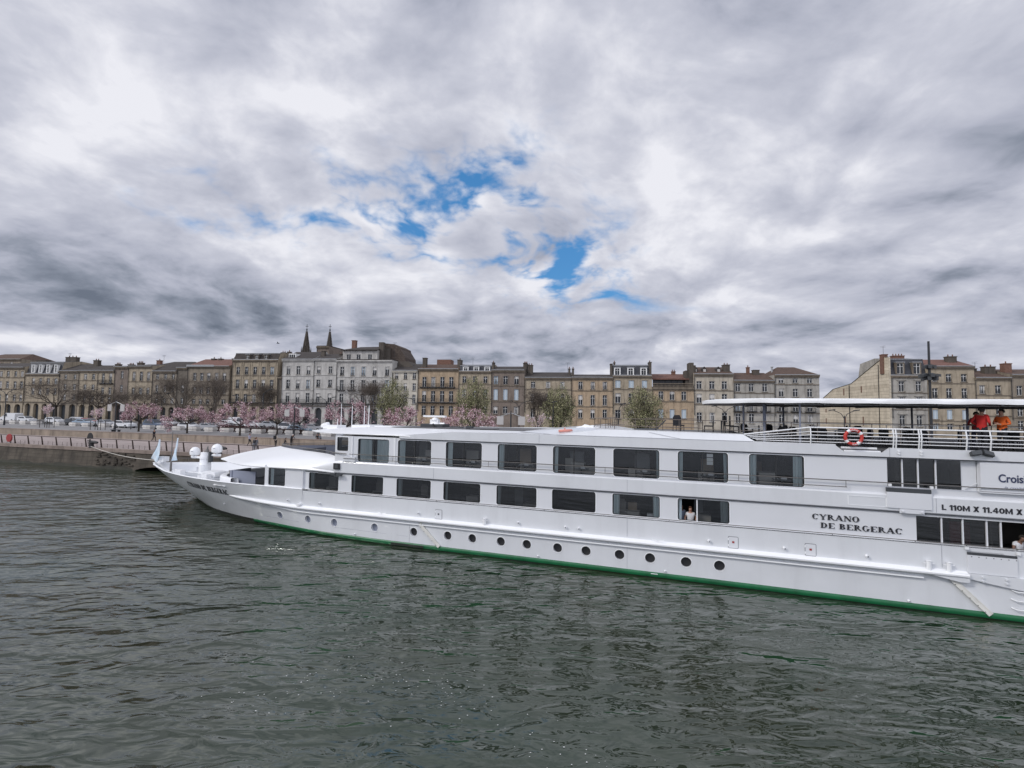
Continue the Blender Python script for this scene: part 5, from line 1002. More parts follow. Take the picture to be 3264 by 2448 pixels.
# wheelhouse-end details on the upper side
m_ = MB(); m_.box(-30.35, -29.6, -.03, .12, 4.43, 4.70); m_.build('side_box', hullw, ship, 30); m_ = MB(); m_.box(-29.93, -29.85, .055, .10, 4.42, 5.9); m_.box(-27.1, -26.98, .07, .10, 4.42, 5.9); m_.build('vertical_trim', white2, ship)
m_ = MB(); m_.box(-31.05, -30.62, -.08, .0, 3.95, 4.30); l_ = m_.build('navigation_light_box', dblack, ship); m_ = MB(); m_.box(-30.95, -30.72, -.095, -.082, 4.02, 4.23); m_.build('light_lens', dgrey, l_)
m_ = MB(); m_.tube([V(32.1, -.05, 3.66), V(31.1, -.07, 3.66)], .05, 8); m_.box(-31.15, -30.85, -.16, -.01, 3.60, 3.74); m_.box(-30.8, -30.45, -.15, 0, 3.58, 3.70); m_.build('side_camera', dgrey, ship)
# lower fore house
m_ = MB(); holed(m_, [-36.35, -33.3], [DZ0, 3.84], [(-36.08, -34.74, 2.70, 3.76, rr(.09))], fw, .08, n=4)
m_.quad(V(33.3, IN, DZ0), V(33.3, IN, 3.84), V(33.3, .0, 3.84), V(33.3, 0, DZ0)); m_.quad(V(36.35, IN, DZ0), V(36.35, IN, 3.9), V(36.5, .45, 3.9), V(36.5, .45, DZ0)); m_.quad(V(37.2, 1.4, DZ0), V(37.2, 1.4, 3.9), V(37.3, 1.55, 3.9), V(37.3, 1.55, DZ0))
m_.quad(V(36.35, BWD - IN, DZ0), V(33.2, BWD - IN, DZ0), V(33.2, BWD - IN, 3.84), V(36.35, BWD - IN, 3.84)); m_.build('fore_house', white, ship)
m_ = MB(); m_.quad(V(36.5, .45, 2.62), V(37.2, 1.4, 2.62), V(37.2, 1.4, 3.85), V(36.5, .45, 3.85)); m_.quad(V(37.3, 1.55, 2.3), V(38.6, 5.7, 2.3), V(38.6, 5.7, 3.7), V(37.3, 1.55, 3.8)); m_.quad(V(38.6, 5.7, 2.3), V(37.3, 9.85, 2.3), V(37.3, 9.85, 3.8), V(38.6, 5.7, 3.7)); m_.build('lounge_glass', glassd, ship)
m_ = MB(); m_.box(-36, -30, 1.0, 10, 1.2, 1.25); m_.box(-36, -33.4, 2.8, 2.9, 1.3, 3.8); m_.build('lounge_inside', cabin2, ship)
# windows
def fwin(parent, hole, f, label_, sill=None, glassm=glass, cur=(1, 0), mull=True, inner=.07, curw=(.28, .28)):
    a0, a1, z0, z1, r = hole; m_ = MB(); ringplate(m_, hole, .035, f, -.006, n=4, d2=.02); w_ = m_.build('window', white2, parent)
    m_ = MB(); h2 = (a0 + .03, a1 - .03, z0 + .03, z1 - .03, rr(max(.01, r[0] - .03))); ringplate(m_, h2, .03, f, inner - .02, n=4); 
    if mull: c = (a0 + a1) / 2; m_.add([f(c - .03, z0, inner - .02), f(c + .03, z0, inner - .02), f(c + .03, z1, inner - .02), f(c - .03, z1, inner - .02)], [(0, 1, 2, 3)]); m_.add([f(c - .03, z0, inner - .02), f(c - .03, z1, inner - .02), f(c - .03, z1, inner + .04), f(c - .03, z0, inner + .04)], [(0, 1, 2, 3)])
    m_.build('gasket', gasket, w_); m_ = MB(); plate(m_, hole, f, inner, n=4); m_.build('pane', glassm, w_)
    for side, on in ((0, cur[0]), (1, cur[1])):
        if not on: continue
        m_ = MB(); wd = curw[side] * on; e0 = a0 + .04 if side == 0 else a1 - .04; sg = 1 if side == 0 else -1; n = max(8, int(wd / .035)); rows = [[], []]
        for i in range(n + 1):
            x = e0 + sg * wd * i / n; d = .16 + .035 * math.sin(i * 1.9 + a0) + .012 * math.sin(i * 4.1); rows[0].append(f(x, z0 + .01, d)); rows[1].append(f(x + sg * .02 * math.sin(i), z1 - .02, d))
        m_.loft(rows); m_.build('curtain', curt, w_, 60)
    return w_
random.seed(9)
UC = [(1, 1), (1, 0), (1, 0), (1, 0), (1, 0), (0, .6), (1, 1), (1, 1)]; UW = [(.85, .85), (.38, .3), (.30, .3), (.26, .3), (.18, .3), (.2, .15), (.16, .12), (.26, .36)]
for i, (h_, c_, w__) in enumerate(zip(uph[:8], UC, UW)): fwin(ship, h_, fw, '', cur=c_, curw=w__)
fwin(ship, uph[8], fw, '', cur=(0, 0), mull=False, glassm=glassd)
LC = [(1, 0), (1, 0), (1, 0), (1, 0), (1, 0), (0, 0), (1, 1), (1, 1)]; LW = [(.22, .2), (.12, .2), (.22, .2), (.14, .2), (.14, .2), (.1, .2), (.27, .26), (.12, .30)]
for i, (h_, c_, w__) in enumerate(zip(lowh, LC, LW)):
    if i < 7: fwin(ship, h_, fw, '', cur=c_, curw=w__, mull=False, glassm=glass if i == 6 else glassd)
    else:
        w_ = fwin(ship, h_, fw, '', cur=c_, curw=w__, mull=False, glassm=glass); w_['label'] = 'half-open sliding window with the woman in it'
        m_ = MB(); c = h_[0] + .82; m_.box(c - .02, c + .03, IN + .03, IN + .07, h_[2], h_[3]); m_.build('sliding_frame', white2, w_)
        for ch in list(w_.children):
            if ch.name.startswith('pane'):
                m_ = MB(); plate(m_, (c, h_[1], h_[2], h_[3], rr(.08)), fw, .07, n=4); nm = m_.mesh('pane', glassd); ch.data = nm
for s in extra[:8]: fwin(ship, (-s - 1.08, -s + 1.08, 2.67, 3.65, rr(.10)), fw, '', cur=(1, 1), curw=(.2, .2)); fwin(ship, (-s - 1.055, -s + 1.055, 4.46, 5.78, rr(.13)), fw, '', cur=(1, 1), curw=(.3, .3))
fwin(ship, (-36.08, -34.74, 2.70, 3.76, rr(.09)), fw, '', cur=(1, 0), curw=(.25, .1), mull=False, glassm=glass)
for a_, z_ in ((-10.78, 5.62), (-10.78, 5.44), (-10.78, 5.28)): m_ = MB(); m_.quad(fw(a_, z_ - .07, .078), fw(a_ + .26, z_ - .07, .078), fw(a_ + .26, z_ + .08, .078), fw(a_, z_ + .08, .078)); m_.build('paper_notice', white2, ship)
random.seed(14); wl = [mat('cabin_panel_' + n, c, .7) for n, c in (('warm', (.22, .17, .12)), ('grey', (.20, .21, .22)), ('pale', (.34, .33, .31)), ('wine', (.16, .02, .03)))]
for s in up + low: 
    z0 = 4.4 if s in up else 2.3; m_ = MB(); x = -s + random.uniform(-.8, .1); w_ = random.uniform(.3, .8); y = random.uniform(1.3, 2.6); m_.box(x, x + w_, y, y + .1, z0, z0 + random.uniform(.7, 1.25)); m_.build('cabin_partition', random.choice(wl[:3]), ship)
    m_ = MB(); x = -s + random.uniform(-.6, .3); m_.box(x, x + .7, .9, 1.5, z0, z0 + random.uniform(.35, .55)); m_.build('cabin_bed', wl[2], ship)
m_ = MB(); m_.box(-1.6, -.95, 1.2, 1.3, 2.4, 3.3); m_.build('wine_partition', wl[3], ship)
# aft glazed bays
def bay(name, a0, a1, z0, z1, muls, gm):
    m_ = MB(); m_.quad(fw(a0, z0, .12), fw(a1, z0, .12), fw(a1, z1, .12), fw(a0, z1, .12)); g_ = m_.build(name, gm, ship)
    for q in muls: m_ = MB(); m_.box(q - .024, q + .024, IN + .05, IN + .115, z0, z1); m_.build('mullion', white, g_)
    return g_
bay('upper_bay_window', -4.03, -1.6, 4.66, 5.83, [-3.51, -2.99, -2.42], glassd); bay('lower_bay_window', -3.11, -.5, 2.42, 3.62, [-2.29, -1.63, -.9, -.48], glassd)
m_ = MB(); m_.quad(V(1.6, .24, 4.7), V(1.12, .24, 4.7), V(1.12, .24, 5.83), V(1.6, .24, 5.83)); m_.tube([V(1.5, .2, 4.75), V(1.15, .15, 5.0)], .02, 5); m_.build('stairwell_panel', hullw, ship)
m_ = MB(); m_.box(-1.1, 12, .0, .09, 4.72, 5.80); m_.box(-1.16, 12, -.02, .1, 4.66, 4.70); m_.build('logo_panel', white, ship)
m_ = MB(); m_.box(-4.1, -2.65, -.05, .02, 3.88, 4.50); lp_ = m_.build('balcony_panel', white, ship); m_ = MB(); m_.box(-4.1, -2.65, -.03, .10, 4.503, 4.66); m_.build('balcony_gap', dgrey, lp_)
m_ = MB(); m_.box(-3.7, -2.9, -.06, .0, 3.70, 3.86); [m_.box(-x - .03, -x + .03, -.10, -.06, 3.74, 3.80) for x in (3.6, 2.98)]; m_.build('hinge_box', white, ship)
m_ = MB(); m_.box(-5.42, -4.12, -.012, .0, 3.88, 3.90); m_.box(-5.44, -5.40, -.012, .0, 3.88, 4.27); m_.box(-5.42, -4.12, -.012, .0, 4.25, 4.27); m_.box(-4.14, -4.10, -.012, .0, 3.88, 4.27); m_.build('recess_frame', white2, ship)
m_ = MB(); m_.box(-1.60, -.13, -.05, .02, 1.63, 2.30); lp_ = m_.build('boarding_gate', white, ship); m_ = MB(); m_.box(-1.6, -.13, -.04, .10, 2.303, 2.40); m_.build('gate_gap', dgrey, lp_); m_ = MB(); [m_.box(-1.5 + i * .22, -1.47 + i * .22, -.06, -.05, 2.23, 2.26) for i in range(7)]; m_.build('rivet', steel, lp_)
m_ = MB(); m_.box(-3.14, 0, .0, .09, 2.30, 2.42) if False else m_.box(-1.62, -.5, .0, .08, 2.40, 2.44); m_.build('bay_sill', white2, ship)
# cabins inside
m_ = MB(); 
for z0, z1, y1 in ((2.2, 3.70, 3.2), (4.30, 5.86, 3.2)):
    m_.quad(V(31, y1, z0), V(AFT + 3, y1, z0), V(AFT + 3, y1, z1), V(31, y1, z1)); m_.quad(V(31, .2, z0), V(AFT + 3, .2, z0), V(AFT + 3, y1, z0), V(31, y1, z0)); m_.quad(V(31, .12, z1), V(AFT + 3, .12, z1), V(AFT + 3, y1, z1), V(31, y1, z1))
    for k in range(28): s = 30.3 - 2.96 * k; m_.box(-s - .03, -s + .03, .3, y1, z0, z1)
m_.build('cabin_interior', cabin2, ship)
tabm = mat('cabin_table_white', (.55, .56, .57), .5)
m_ = MB()
for i, s in enumerate(up[1:]): 
    t_ = shipthing('cabin_table', 'small dark cabin table with white box behind an upper deck window', 'table', s - .28, .62, 4.36, 0, 'cabin tables behind the upper deck windows')
    q = MB(); q.box(-.34, .34, -.22, .22, .30, .33); q.build('tabletop', dgrey, t_); q = MB(); q.tube([(0, 0, 0), (0, 0, .3)], .04, 6); q.build('leg', dgrey, t_)
    q = MB(); q.box(-.02, .20, -.08, .06, .333, .42); q.box(-.30, -.14, -.1, .05, .333, .36); q.build('white_box', tabm, t_)
def wchair(s, y, z, label, grp, mt, rz=0.0, high=.5):
    t_ = shipthing('chair', label, 'chair', s, y, z, rz, grp); q = MB(); q.box(-.22, .22, -.22, .22, .40, .46); q.build('seat', mt, t_)
    q = MB(); hp2 = [(-.2, .46), (.2, .46), (.22, .46 + high * .7), (.13, .46 + high), (-.13, .46 + high), (-.22, .46 + high * .7)]; q.prism(hp2, .18, .23); q.build('backrest', mt, t_)
    for sx in (-1, 1):
        for sy in (-1, 1): q = MB(); q.tube([(sx * .2, sy * .2, .4), (sx * .21, sy * .21, 0)], .018, 5); q.build('leg', mt, t_)
    return t_
lch = mat('pale_lounge_chair', (.20, .19, .18), .7)
for s, w_ in ((31.6, 0), (28.6, 1), (25.6, 2), (24.9, 2), (14.6, 3)): wchair(s, .85, 2.2, 'pale rounded lounge chair behind a lower deck window', 'lounge chairs behind the lower deck windows', lch, random.uniform(-.5, .5), .62)
m_ = MB(); m_.box(-13.4, -13.0, .45, .7, 2.2, 2.76); tag(m_.build('folded_linen', tabm), 'stack of white linen behind the seventh lower deck window', 'linen'); bpy.data.objects['folded_linen'].matrix_world = Matrix.Translation(SP) @ Matrix.Rotation(SA, 4, 'Z')
# rails along the side
m_ = MB(); m_.tube([V(30.0, -.05, 4.87), V(20, -.05, 4.88), V(8, -.05, 4.86), V(-14, -.05, 4.86)], .021, 6); m_.build('upper_handrail', steel, ship, 40); m_ = MB(); m_.tube([V(30.4, -.05, 4.615), V(5.46, -.05, 4.60)], .017, 6); [m_.tube([V(s, .06, 4.60), V(s, -.05, 4.62), V(s, -.05, 4.86)], .012, 5) for s in (27.05, 21.3, 15.3, 9.5, 5.5)]; m_.build('middle_handrail', steel, ship)
m_ = MB(); m_.tube([V(33.3, -.04, 2.66), V(-14, -.04, 2.66)], .019, 6); [m_.tube([V(s, .05, 2.6), V(s, -.04, 2.66)], .014, 5) for s in (30.2, 24.3, 18.3, 12.4, 6, 3.2, 1.6, .1)]; m_.build('lower_handrail', steel, ship)
for s, z in ((1.62, 2.55), (.1, 2.5), (4.0, 4.78), (2.65, 4.76)): m_ = MB(); m_.obox(V(s, -.05, z), (.05, 0, 0), (0, .04, 0), (0, 0, .05)); m_.build('rail_bracket', white2, ship)
# knobs, hatches, bollards on the hull
for s in (34.46, 32.03, 25.37, 19.645, 17.22, 16.57, 10.74, 7.79, 4.85): m_ = MB(); m_.tube([V(s, hull_y(s, 1.9), 1.9), V(s - .03, hull_y(s, 1.9) - .11, 1.88)], [.055, .062], 10); k_ = m_.build('hull_fairlead', white2, ship, 40); m_ = MB(); m_.tube([V(s - .03, hull_y(s, 1.9) - .10, 1.88), V(s - .03, hull_y(s, 1.9) - .113, 1.88)], .033, 8); m_.build('fairlead_hole', groove, k_)
for s, z in ((41.0, .95), (29.5, .33), (18.6, .33), (12.6, .33), (3.5, .30)): m_ = MB(); m_.tube([V(s, hull_y(s, z), z + .03), V(s - .03, hull_y(s, z) - .07, z)], [.035, .045], 8); m_.build('drain_spout', white2, ship, 40)
for s in (24.14, 9.74, 6.80):
    m_ = MB(); f = fs; h_ = (-s - .19, -s + .19, 1.68, 2.15, rr(.03)); ringplate(m_, h_, .018, f, -.006, n=3, d2=.0); k_ = m_.build('hatch_outline', groove, ship); m_ = MB(); plate(m_, h_, f, -.018, n=3); m_.build('hatch_door', white, k_); m_ = MB(); m_.box(-s - .045, -s + .045, -.026, -.020, 1.89, 1.97); m_.build('hatch_sign', redp if s < 20 else dgrey, k_); m_ = MB(); m_.box(-s - .21, -s - .17, -.035, -.0, 2.0, 2.09); m_.box(-s - .21, -s - .17, -.035, -.0, 1.74, 1.83); m_.build('hinge', white2, k_)
for s in (21.43, 2.84, 2.21): m_ = MB(); m_.tube([V(s, -.12, 1.60), V(s, -.12, 1.95)], .075, 12); m_.tube([V(s - .17, -.12, 1.86), V(s + .17, -.12, 1.86)], .016, 5); m_.tube([V(s, -.12, 1.945), V(s, -.12, 1.97)], .088, 12); m_.build('side_bollard', white2, ship, 40)
for s in (27.6, 12.9): m_ = MB(); m_.tube([V(s + .25, -.18, 1.76), V(s + .1, -.2, 1.75), V(s, -.2, 1.68), V(s - .1, -.2, 1.72), V(s - .28, -.2, 1.75)], .018, 5); m_.build('cleat', white2, ship)
m_ = MB(); m_.box(-33.6, -33.4, -.14, .12, 1.66, 1.78); m_.box(-40.9, -39.7, .10, .20, 2.34, 2.42) if False else None; m_.build('small_bracket', white2, ship)
m_ = MB(); m_.tube([V(s, hull_y(s, 2.34) - .05, 2.36) for s in (40.9, 40.6, 40.0, 39.7)], [.05, .02, .02, .03], 6); m_.build('anchor_handle', white2, ship)
m_ = MB(); m_.box(-13.2, -12.9, -.06, -.045, .16, .19); m_.build('draught_mark', white2, ship); m_ = MB(); m_.box(-27.0, -25.0, -.09, .0, .06, .17); m_.build('hull_fitting', antif, ship)
# white sun-deck railing
m_ = MB(); rz = [7.0, 6.82, 6.68, 6.53, 6.40]; e_ = [0, -.06, -.08, -.05, 0]
for z, o in zip(rz, e_): m_.tube([V(AFT + 2, .02 + o, z), V(6.72, .02 + o, z)], .030 if z == 7.0 else .018, 6)
for i, z in enumerate(rz): m_.tube([V(6.72, .02, z), V(9.25 - i * .12, .25, 6.62 - i * .055)], .030 if i == 0 else .018, 6)
m_.build('sun_deck_handrail', white2, ship, 40)
for s in [6.72, 3.83, 3.74, 2.99, 2.91, 1.49, .76] + [-.9 - 1.45 * k for k in range(26)]:
    m_ = MB(); m_.tube([V(s, .03, 6.2), V(s, -.02, 6.45), V(s, -.06, 6.7), V(s, .02, 7.0)], .026, 6); m_.build('railing_post', white2, ship, 40)
m_ = MB(); [m_.tube([V(AFT + 2, BWD - .1, z), V(8, BWD - .1, z)], .02, 5) for z in (6.5, 6.75, 7.0)]; [m_.tube([V(7.9 - 1.9 * k, BWD - .1, 6.0), V(7.9 - 1.9 * k, BWD - .1, 7.0)], .02, 5) for k in range(30)]; m_.build('far_railing', white2, ship)
for s in (1.27, .90): m_ = MB(); m_.obox(V(s, -.12, 6.16), (.15, 0, .03 if s > 1 else -.05), (0, .09, -.04), (0, .04, .07)); m_.build('floodlight', dgrey, ship)
for s, z in ((3.66, 6.03), (2.93, 6.03), (3.66, 6.13), (2.93, 6.13)): m_ = MB(); m_.tube([V(s, -.001, z), V(s, -.05, z)], .04, 8); m_.build('round_fitting', white2, ship)
# bronze inner deck railings
def deckrail(name, pts, z0, z1, mids, mt=bronze, r=.018):
    m_ = MB(); P_ = [Vector(V(s, y, 0)) for s, y in pts]
    for z in [z1] + mids: m_.tube([p + Vector((0, 0, z)) for p in P_], r, 5)
    for a, c in zip(P_, P_[1:]):
        n = max(1, round((c - a).length / 1.0))
        for i in range(n + 1): q = a + (c - a) * i / n; m_.tube([q + Vector((0, 0, z0)), q + Vector((0, 0, z1))], r, 5)
    return m_.build(name, mt, ship)
deckrail('inner_railing', [(16.2, 2.3), (10.9, 1.4)], 6.48, 7.19, [6.82, 6.56]); deckrail('inner_railing', [(16.2, 2.3), (15.9, 4.2), (15.9, 9)], 6.48, 7.19, [6.85]); deckrail('inner_railing', [(13.75, 4.6), (11.0, 4.6)], 6.48, 7.22, [6.95, 6.75]); deckrail('inner_railing', [(10.9, 1.4), (8.2, 1.3), (-1, 1.5)], 6.3, 7.19, [6.75])
# awning on the aft sun deck
m_ = MB(); n = 22; ed = []
for i in range(n + 1):
    a = math.pi / 2 * i / n; ed.append((10.9 - 3.3 * (1 - math.sin(a)) ** 1.0 if False else 7.6 + 3.15 * math.cos(math.pi / 2 * (1 - i / n)) if False else 7.6 + 3.15 * math.sin(math.pi / 2 * (1 - i / n)), 5.7 - 5.1 * math.cos(math.pi / 2 * (1 - i / n))))
ed = [(s, y) for s, y in ed]; full = [(s, 11.4 - y) for s, y in ed[::-1]][:-1]
line = [(AFT + 20, .6), (-20, .6), (-10, .6), (-5, .6), (0, .6), (3, .6), (5.5, .6)] + [(s, y) for s, y in ed[::-1]] + [(s, 11.4 - y) for s, y in ed[1:]] + [(AFT + 20, 10.8)]
def ripple(i, s): return .018 * math.sin(s * 2.3) + .012 * math.sin(s * 5.1 + 1)
import itertools
dn = []
for (a, c) in zip(line, line[1:]):
    k = max(1, int(math.dist(a, c) / .35)); dn += [(a[0] + (c[0] - a[0]) * j / k, a[1] + (c[1] - a[1]) * j / k) for j in range(k)]
dn.append(line[-1])
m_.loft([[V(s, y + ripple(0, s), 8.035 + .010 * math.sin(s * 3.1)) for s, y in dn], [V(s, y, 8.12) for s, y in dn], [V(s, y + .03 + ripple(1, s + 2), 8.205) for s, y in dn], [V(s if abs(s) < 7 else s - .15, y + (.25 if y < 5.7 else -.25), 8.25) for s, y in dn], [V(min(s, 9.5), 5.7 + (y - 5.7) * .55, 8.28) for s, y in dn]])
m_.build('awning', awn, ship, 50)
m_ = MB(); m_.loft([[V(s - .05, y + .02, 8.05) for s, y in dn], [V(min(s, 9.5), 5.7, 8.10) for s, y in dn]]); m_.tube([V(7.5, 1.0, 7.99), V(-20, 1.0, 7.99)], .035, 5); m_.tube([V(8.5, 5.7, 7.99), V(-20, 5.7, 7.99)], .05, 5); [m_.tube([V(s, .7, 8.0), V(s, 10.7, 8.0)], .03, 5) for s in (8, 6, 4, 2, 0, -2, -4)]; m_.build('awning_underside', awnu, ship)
for s, y, r in ((8.1, 2.4, .075), (6.9, 1.0, .04), (8.9, 3.4, .05), (.1, 3.0, .05), (0.1, 8.4, .05), (-6, 3, .06), (6, 9.8, .05), (-3.5, 9.8, .05)): m_ = MB(); m_.tube([V(s, y, 6.1), V(s, y, 8.02)], r, 8); m_.build('awning_pole', greyscr, ship)
# writing on the side
def text_mesh(body, size, bold=0.0, shear=0.0, depth=.01, spacing=1.0):
    cu = bpy.data.curves.new('t', 'FONT'); cu.body = body; cu.size = size; cu.offset = bold; cu.shear = shear; cu.extrude = depth; cu.space_character = spacing; cu.resolution_u = 4
    o = bpy.data.objects.new('t', cu); COL.objects.link(o); bpy.context.view_layer.update(); me = bpy.data.meshes.new_from_object(o.evaluated_get(bpy.context.evaluated_depsgraph_get())); bpy.data.objects.remove(o); return me
def put_text(name, me, f, mt, parent=None):
    for v in me.vertices: v.co = f(*v.co)
    me.materials.clear(); me.materials.append(mt); me.update(); o = bpy.data.objects.new(name, me); COL.objects.link(o); o.parent = parent or ship; return o
def fitted(me, w, h):
    xs = [v.co.x for v in me.vertices]; ys = [v.co.y for v in me.vertices]; x0, y0 = min(xs), min(ys); kx = w / (max(xs) - x0); ky = h / (max(ys) - y0)
    for v in me.vertices: v.co.x = (v.co.x - x0) * kx; v.co.y = (v.co.y - y0) * ky
    return me
def sans(word, w=.23):
    m_ = MB(); x = 0
    def q(*p): m_.add([(x + a, b_, .01) for a, b_ in p] + [(x + a, b_, 0) for a, b_ in p], [(0, 1, 2, 3), (0, 1, 5, 4), (1, 2, 6, 5), (2, 3, 7, 6), (3, 0, 4, 7)])
    for ch in word:
        if ch == ' ': x += .38; continue
        if ch == 'L': q((0, 0), (w, 0), (w, 1), (0, 1)); q((w, 0), (.62, 0), (.62, .2), (w, .2)); d = .66
        if ch == '1': q((.18, 0), (.18 + w, 0), (.18 + w, 1), (.18, 1)); q((0, .66), (.18, .74), (.18, 1), (0, .84)); d = .46
        if ch == '0':
            for k in range(16):
                a, c = 2 * math.pi * k / 16, 2 * math.pi * (k + 1) / 16; q((.37 + .37 * math.cos(a), .5 + .5 * math.sin(a)), (.37 + .37 * math.cos(c), .5 + .5 * math.sin(c)), (.37 + .14 * math.cos(c), .5 + .30 * math.sin(c)), (.37 + .14 * math.cos(a), .5 + .30 * math.sin(a)))
            d = .78
        if ch == 'M': q((0, 0), (w * .9, 0), (w * .9, 1), (0, 1)); q((.95 - w * .9, 0), (.95, 0), (.95, 1), (.95 - w * .9, 1)); q((w * .9, 1), (w * .9, .62), (.475, 0), (.475, .34)); q((.475, 0), (.95 - w * .9, .62), (.95 - w * .9, 1), (.475, .34)); d = 1.0
        if ch == 'X': q((0, 0), (.28, 0), (.8, 1), (.52, 1)); q((.52, 0), (.8, 0), (.28, 1), (0, 1)); d = .84
        if ch == '.': q((.02, 0), (.22, 0), (.22, .2), (.02, .2)); d = .30
        if ch == '4': q((.42, 0), (.42 + w * .9, 0), (.42 + w * .9, 1), (.42, 1)); q((0, .22), (.76, .22), (.76, .40), (0, .40)); q((0, .36), (.22, .36), (.5, .98), (.42, 1)); d = .80
        x += d + .04
    return m_.mesh('lettering', blackpaint)
me = fitted(sans('L 110M X 11.40M X'), 2.42, .205); put_text('dimension_lettering', me, lambda x, y, z: V(2.33 - x, -.006 - z, 3.925 + y), blackpaint)
me = fitted(text_mesh('CroisiEurope', 1, .02, 0, .008), 1.75, .40); put_text('company_lettering', me, lambda x, y, z: V(.57 - x, -.012 + z * .5, 5.0 + y), mat('navy_lettering', (.03, .04, .09), .5))
me = fitted(text_mesh('la croisière', 1, 0, .5, .005), .8, .09); put_text('tagline_lettering', me, lambda x, y, z: V(.42 - x, -.010 + z * .5, 4.86 + y), greyscr)
def serif(word):                                              # bold Roman capitals drawn as strokes, unit height
    polys = []; x = 0
    def stem_(cx, w=.26, z0=0, z1=1): polys.append([(cx - w / 2, z0), (cx + w / 2, z0), (cx + w / 2, z1), (cx - w / 2, z1)]); 
    def ser(cx, z, w=.42): polys.append([(cx - w / 2, z - .03), (cx + w / 2, z - .03), (cx + w / 2, z + .03), (cx - w / 2, z + .03)])
    def line_(x0, z0, x1, z1, w): w *= 1.3; polys.append([(x0 - w / 2, z0), (x0 + w / 2, z0), (x1 + w / 2, z1), (x1 - w / 2, z1)])
    def arc_(cx, cz, rx, rz, a0, a1, wt=.27, wn=.10, n=12):
        for i in range(n):
            q = [math.radians(a0 + (a1 - a0) * (i + j) / n) for j in (0, 1)]; o = []
            for a in q: w = wn + (wt - wn) * abs(math.cos(a)) ** 1.5; o.append(((cx + rx * math.cos(a), cz + rz * math.sin(a)), (cx + (rx - w) * math.cos(a), cz + (rz - w * .6) * math.sin(a))))
            polys.append([o[0][0], o[1][0], o[1][1], o[0][1]])
    for ch in word:
        if ch == ' ': x += .5; continue
        b0 = len(polys)
        if ch == 'C': arc_(.45, .5, .45, .52, 45, 315); ser(.78, .85, .12); polys.append([(.74, .70), (.80, .70), (.80, .98), (.74, .98)]); w = .9
        if ch == 'G': arc_(.45, .5, .45, .52, 45, 330); stem_(.78, .18, .05, .45); ser(.78, .45, .4); w = 1.0
        if ch == 'O': arc_(.47, .5, .47, .52, 0, 360, n=20); w = 1.0
        if ch == 'D': stem_(.2); ser(.2, .97); ser(.2, .03); arc_(.3, .5, .60, .50, -90, 90); w = .98
        if ch in 'RB':
            stem_(.2); ser(.2, .97); ser(.2, .03); arc_(.3, .74, .42, .26, -90, 90, .24, .09, 8)
            if ch == 'R': line_(.88, .0, .45, .5, .20); ser(.88, .03, .26)
            else: arc_(.3, .26, .50, .27, -90, 90, .24, .09, 8)
            w = .98 if ch == 'R' else .88
        if ch == 'E': stem_(.2); ser(.4, .97, .8); ser(.4, .03, .8); polys.append([(.3, .47), (.6, .47), (.6, .53), (.3, .53)]); polys.append([(.74, .75), (.8, .75), (.8, 1), (.74, 1)]); polys.append([(.76, 0), (.82, 0), (.82, .27), (.76, .27)]); w = .88
        if ch == 'A': line_(.1, 0, .48, 1, .07); line_(.86, 0, .48, 1, .20); ser(.1, .03, .3); ser(.86, .03, .4); polys.append([(.25, .30), (.7, .30), (.7, .36), (.25, .36)]); w = 1.02
        if ch == 'N': stem_(.16, .07); stem_(.86, .07); line_(.86, 0, .2, 1, .22); ser(.16, .03, .3); ser(.13, .97, .26); ser(.86, .97, .3); w = 1.02
        if ch == 'Y': stem_(.5, .2, 0, .5); line_(.5, .45, .12, 1, .2); line_(.5, .45, .86, 1, .07); ser(.5, .03); ser(.14, .97, .36); ser(.86, .97, .28); w = 1.0
        for i in range(b0, len(polys)): polys[i] = [(px + x, pz) for px, pz in polys[i]]
        x += w + .10
    m_ = MB()
    for j, p in enumerate(polys): e = .0006 * (j % 5); n = len(p); m_.add([(a, b_, 0.010 + e) for a, b_ in p] + [(a, b_, 0) for a, b_ in p], [tuple(range(n))] + [(i, (i + 1) % n, n + (i + 1) % n, n + i) for i in range(n)])
    return m_.mesh('lettering', blackpaint)
me = fitted(serif('CYRANO'), 1.67, .225); put_text('name_lettering', me, lambda x, y, z: V(6.70 - x, IN - .012 - z * 1.5, 3.18 + y), blackpaint)
me = fitted(serif('DE BERGERAC'), 2.80, .225); put_text('name_lettering', me, lambda x, y, z: V(6.40 - x, IN - .012 - z * 1.5, 2.84 + y), blackpaint)
me = fitted(serif('CYRANO DE BERGERAC'), 4.9, .37); put_text('bow_lettering', me, lambda x, y, z: V(44.7 - x * (1 + .0), hull_y(44.7 - x, 1.72 + y + (4.9 - x) * .03) - .012 - z, 1.72 + y + (4.9 - x) * .03), blackpaint)
# foredeck
m_ = MB(); q = [s for s in (36.5, 38, 40, 42, 44, 46, 48, 49.5, 51, 52.3, 53.3, 54.0)]
m_.loft([[V(s, hull_y(s, 1.9) + .05, 1.9) for s in q if s < 53], [V(s, BWD - hull_y(s, 1.9) - .05, 1.9) for s in q if s < 53]]); m_.build('foredeck', mat('pale_deck_paint', (.45, .47, .50), .6), ship)
m_ = MB(); cap_ = [S0 + 6 + (54.55 - S0 - 6) * (1 - (1 - i / 50) ** 1.3) for i in range(51)]
for far in (0, 1):
    g_ = lambda y: (BWD - y) if far else y; rows = []
    for s in cap_: y = hull_y(s, 2.6); rows.append([V(s, g_(y + .0), 2.6), V(s, g_(y - .03), 2.63), V(s, g_(y + .01), 2.66), V(s - .02, g_(min(y + .12, 5.7)), 2.66), V(s - .02, g_(min(y + .14, 5.7)), 2.55), V(min(s - .05, 53.1), g_(min(hull_y(min(s - .05, 53.1), 1.92) + .12, 5.65)), 1.92)])
    m_.loft(rows)
m_.build('bulwark_cap', white2, ship, 50)
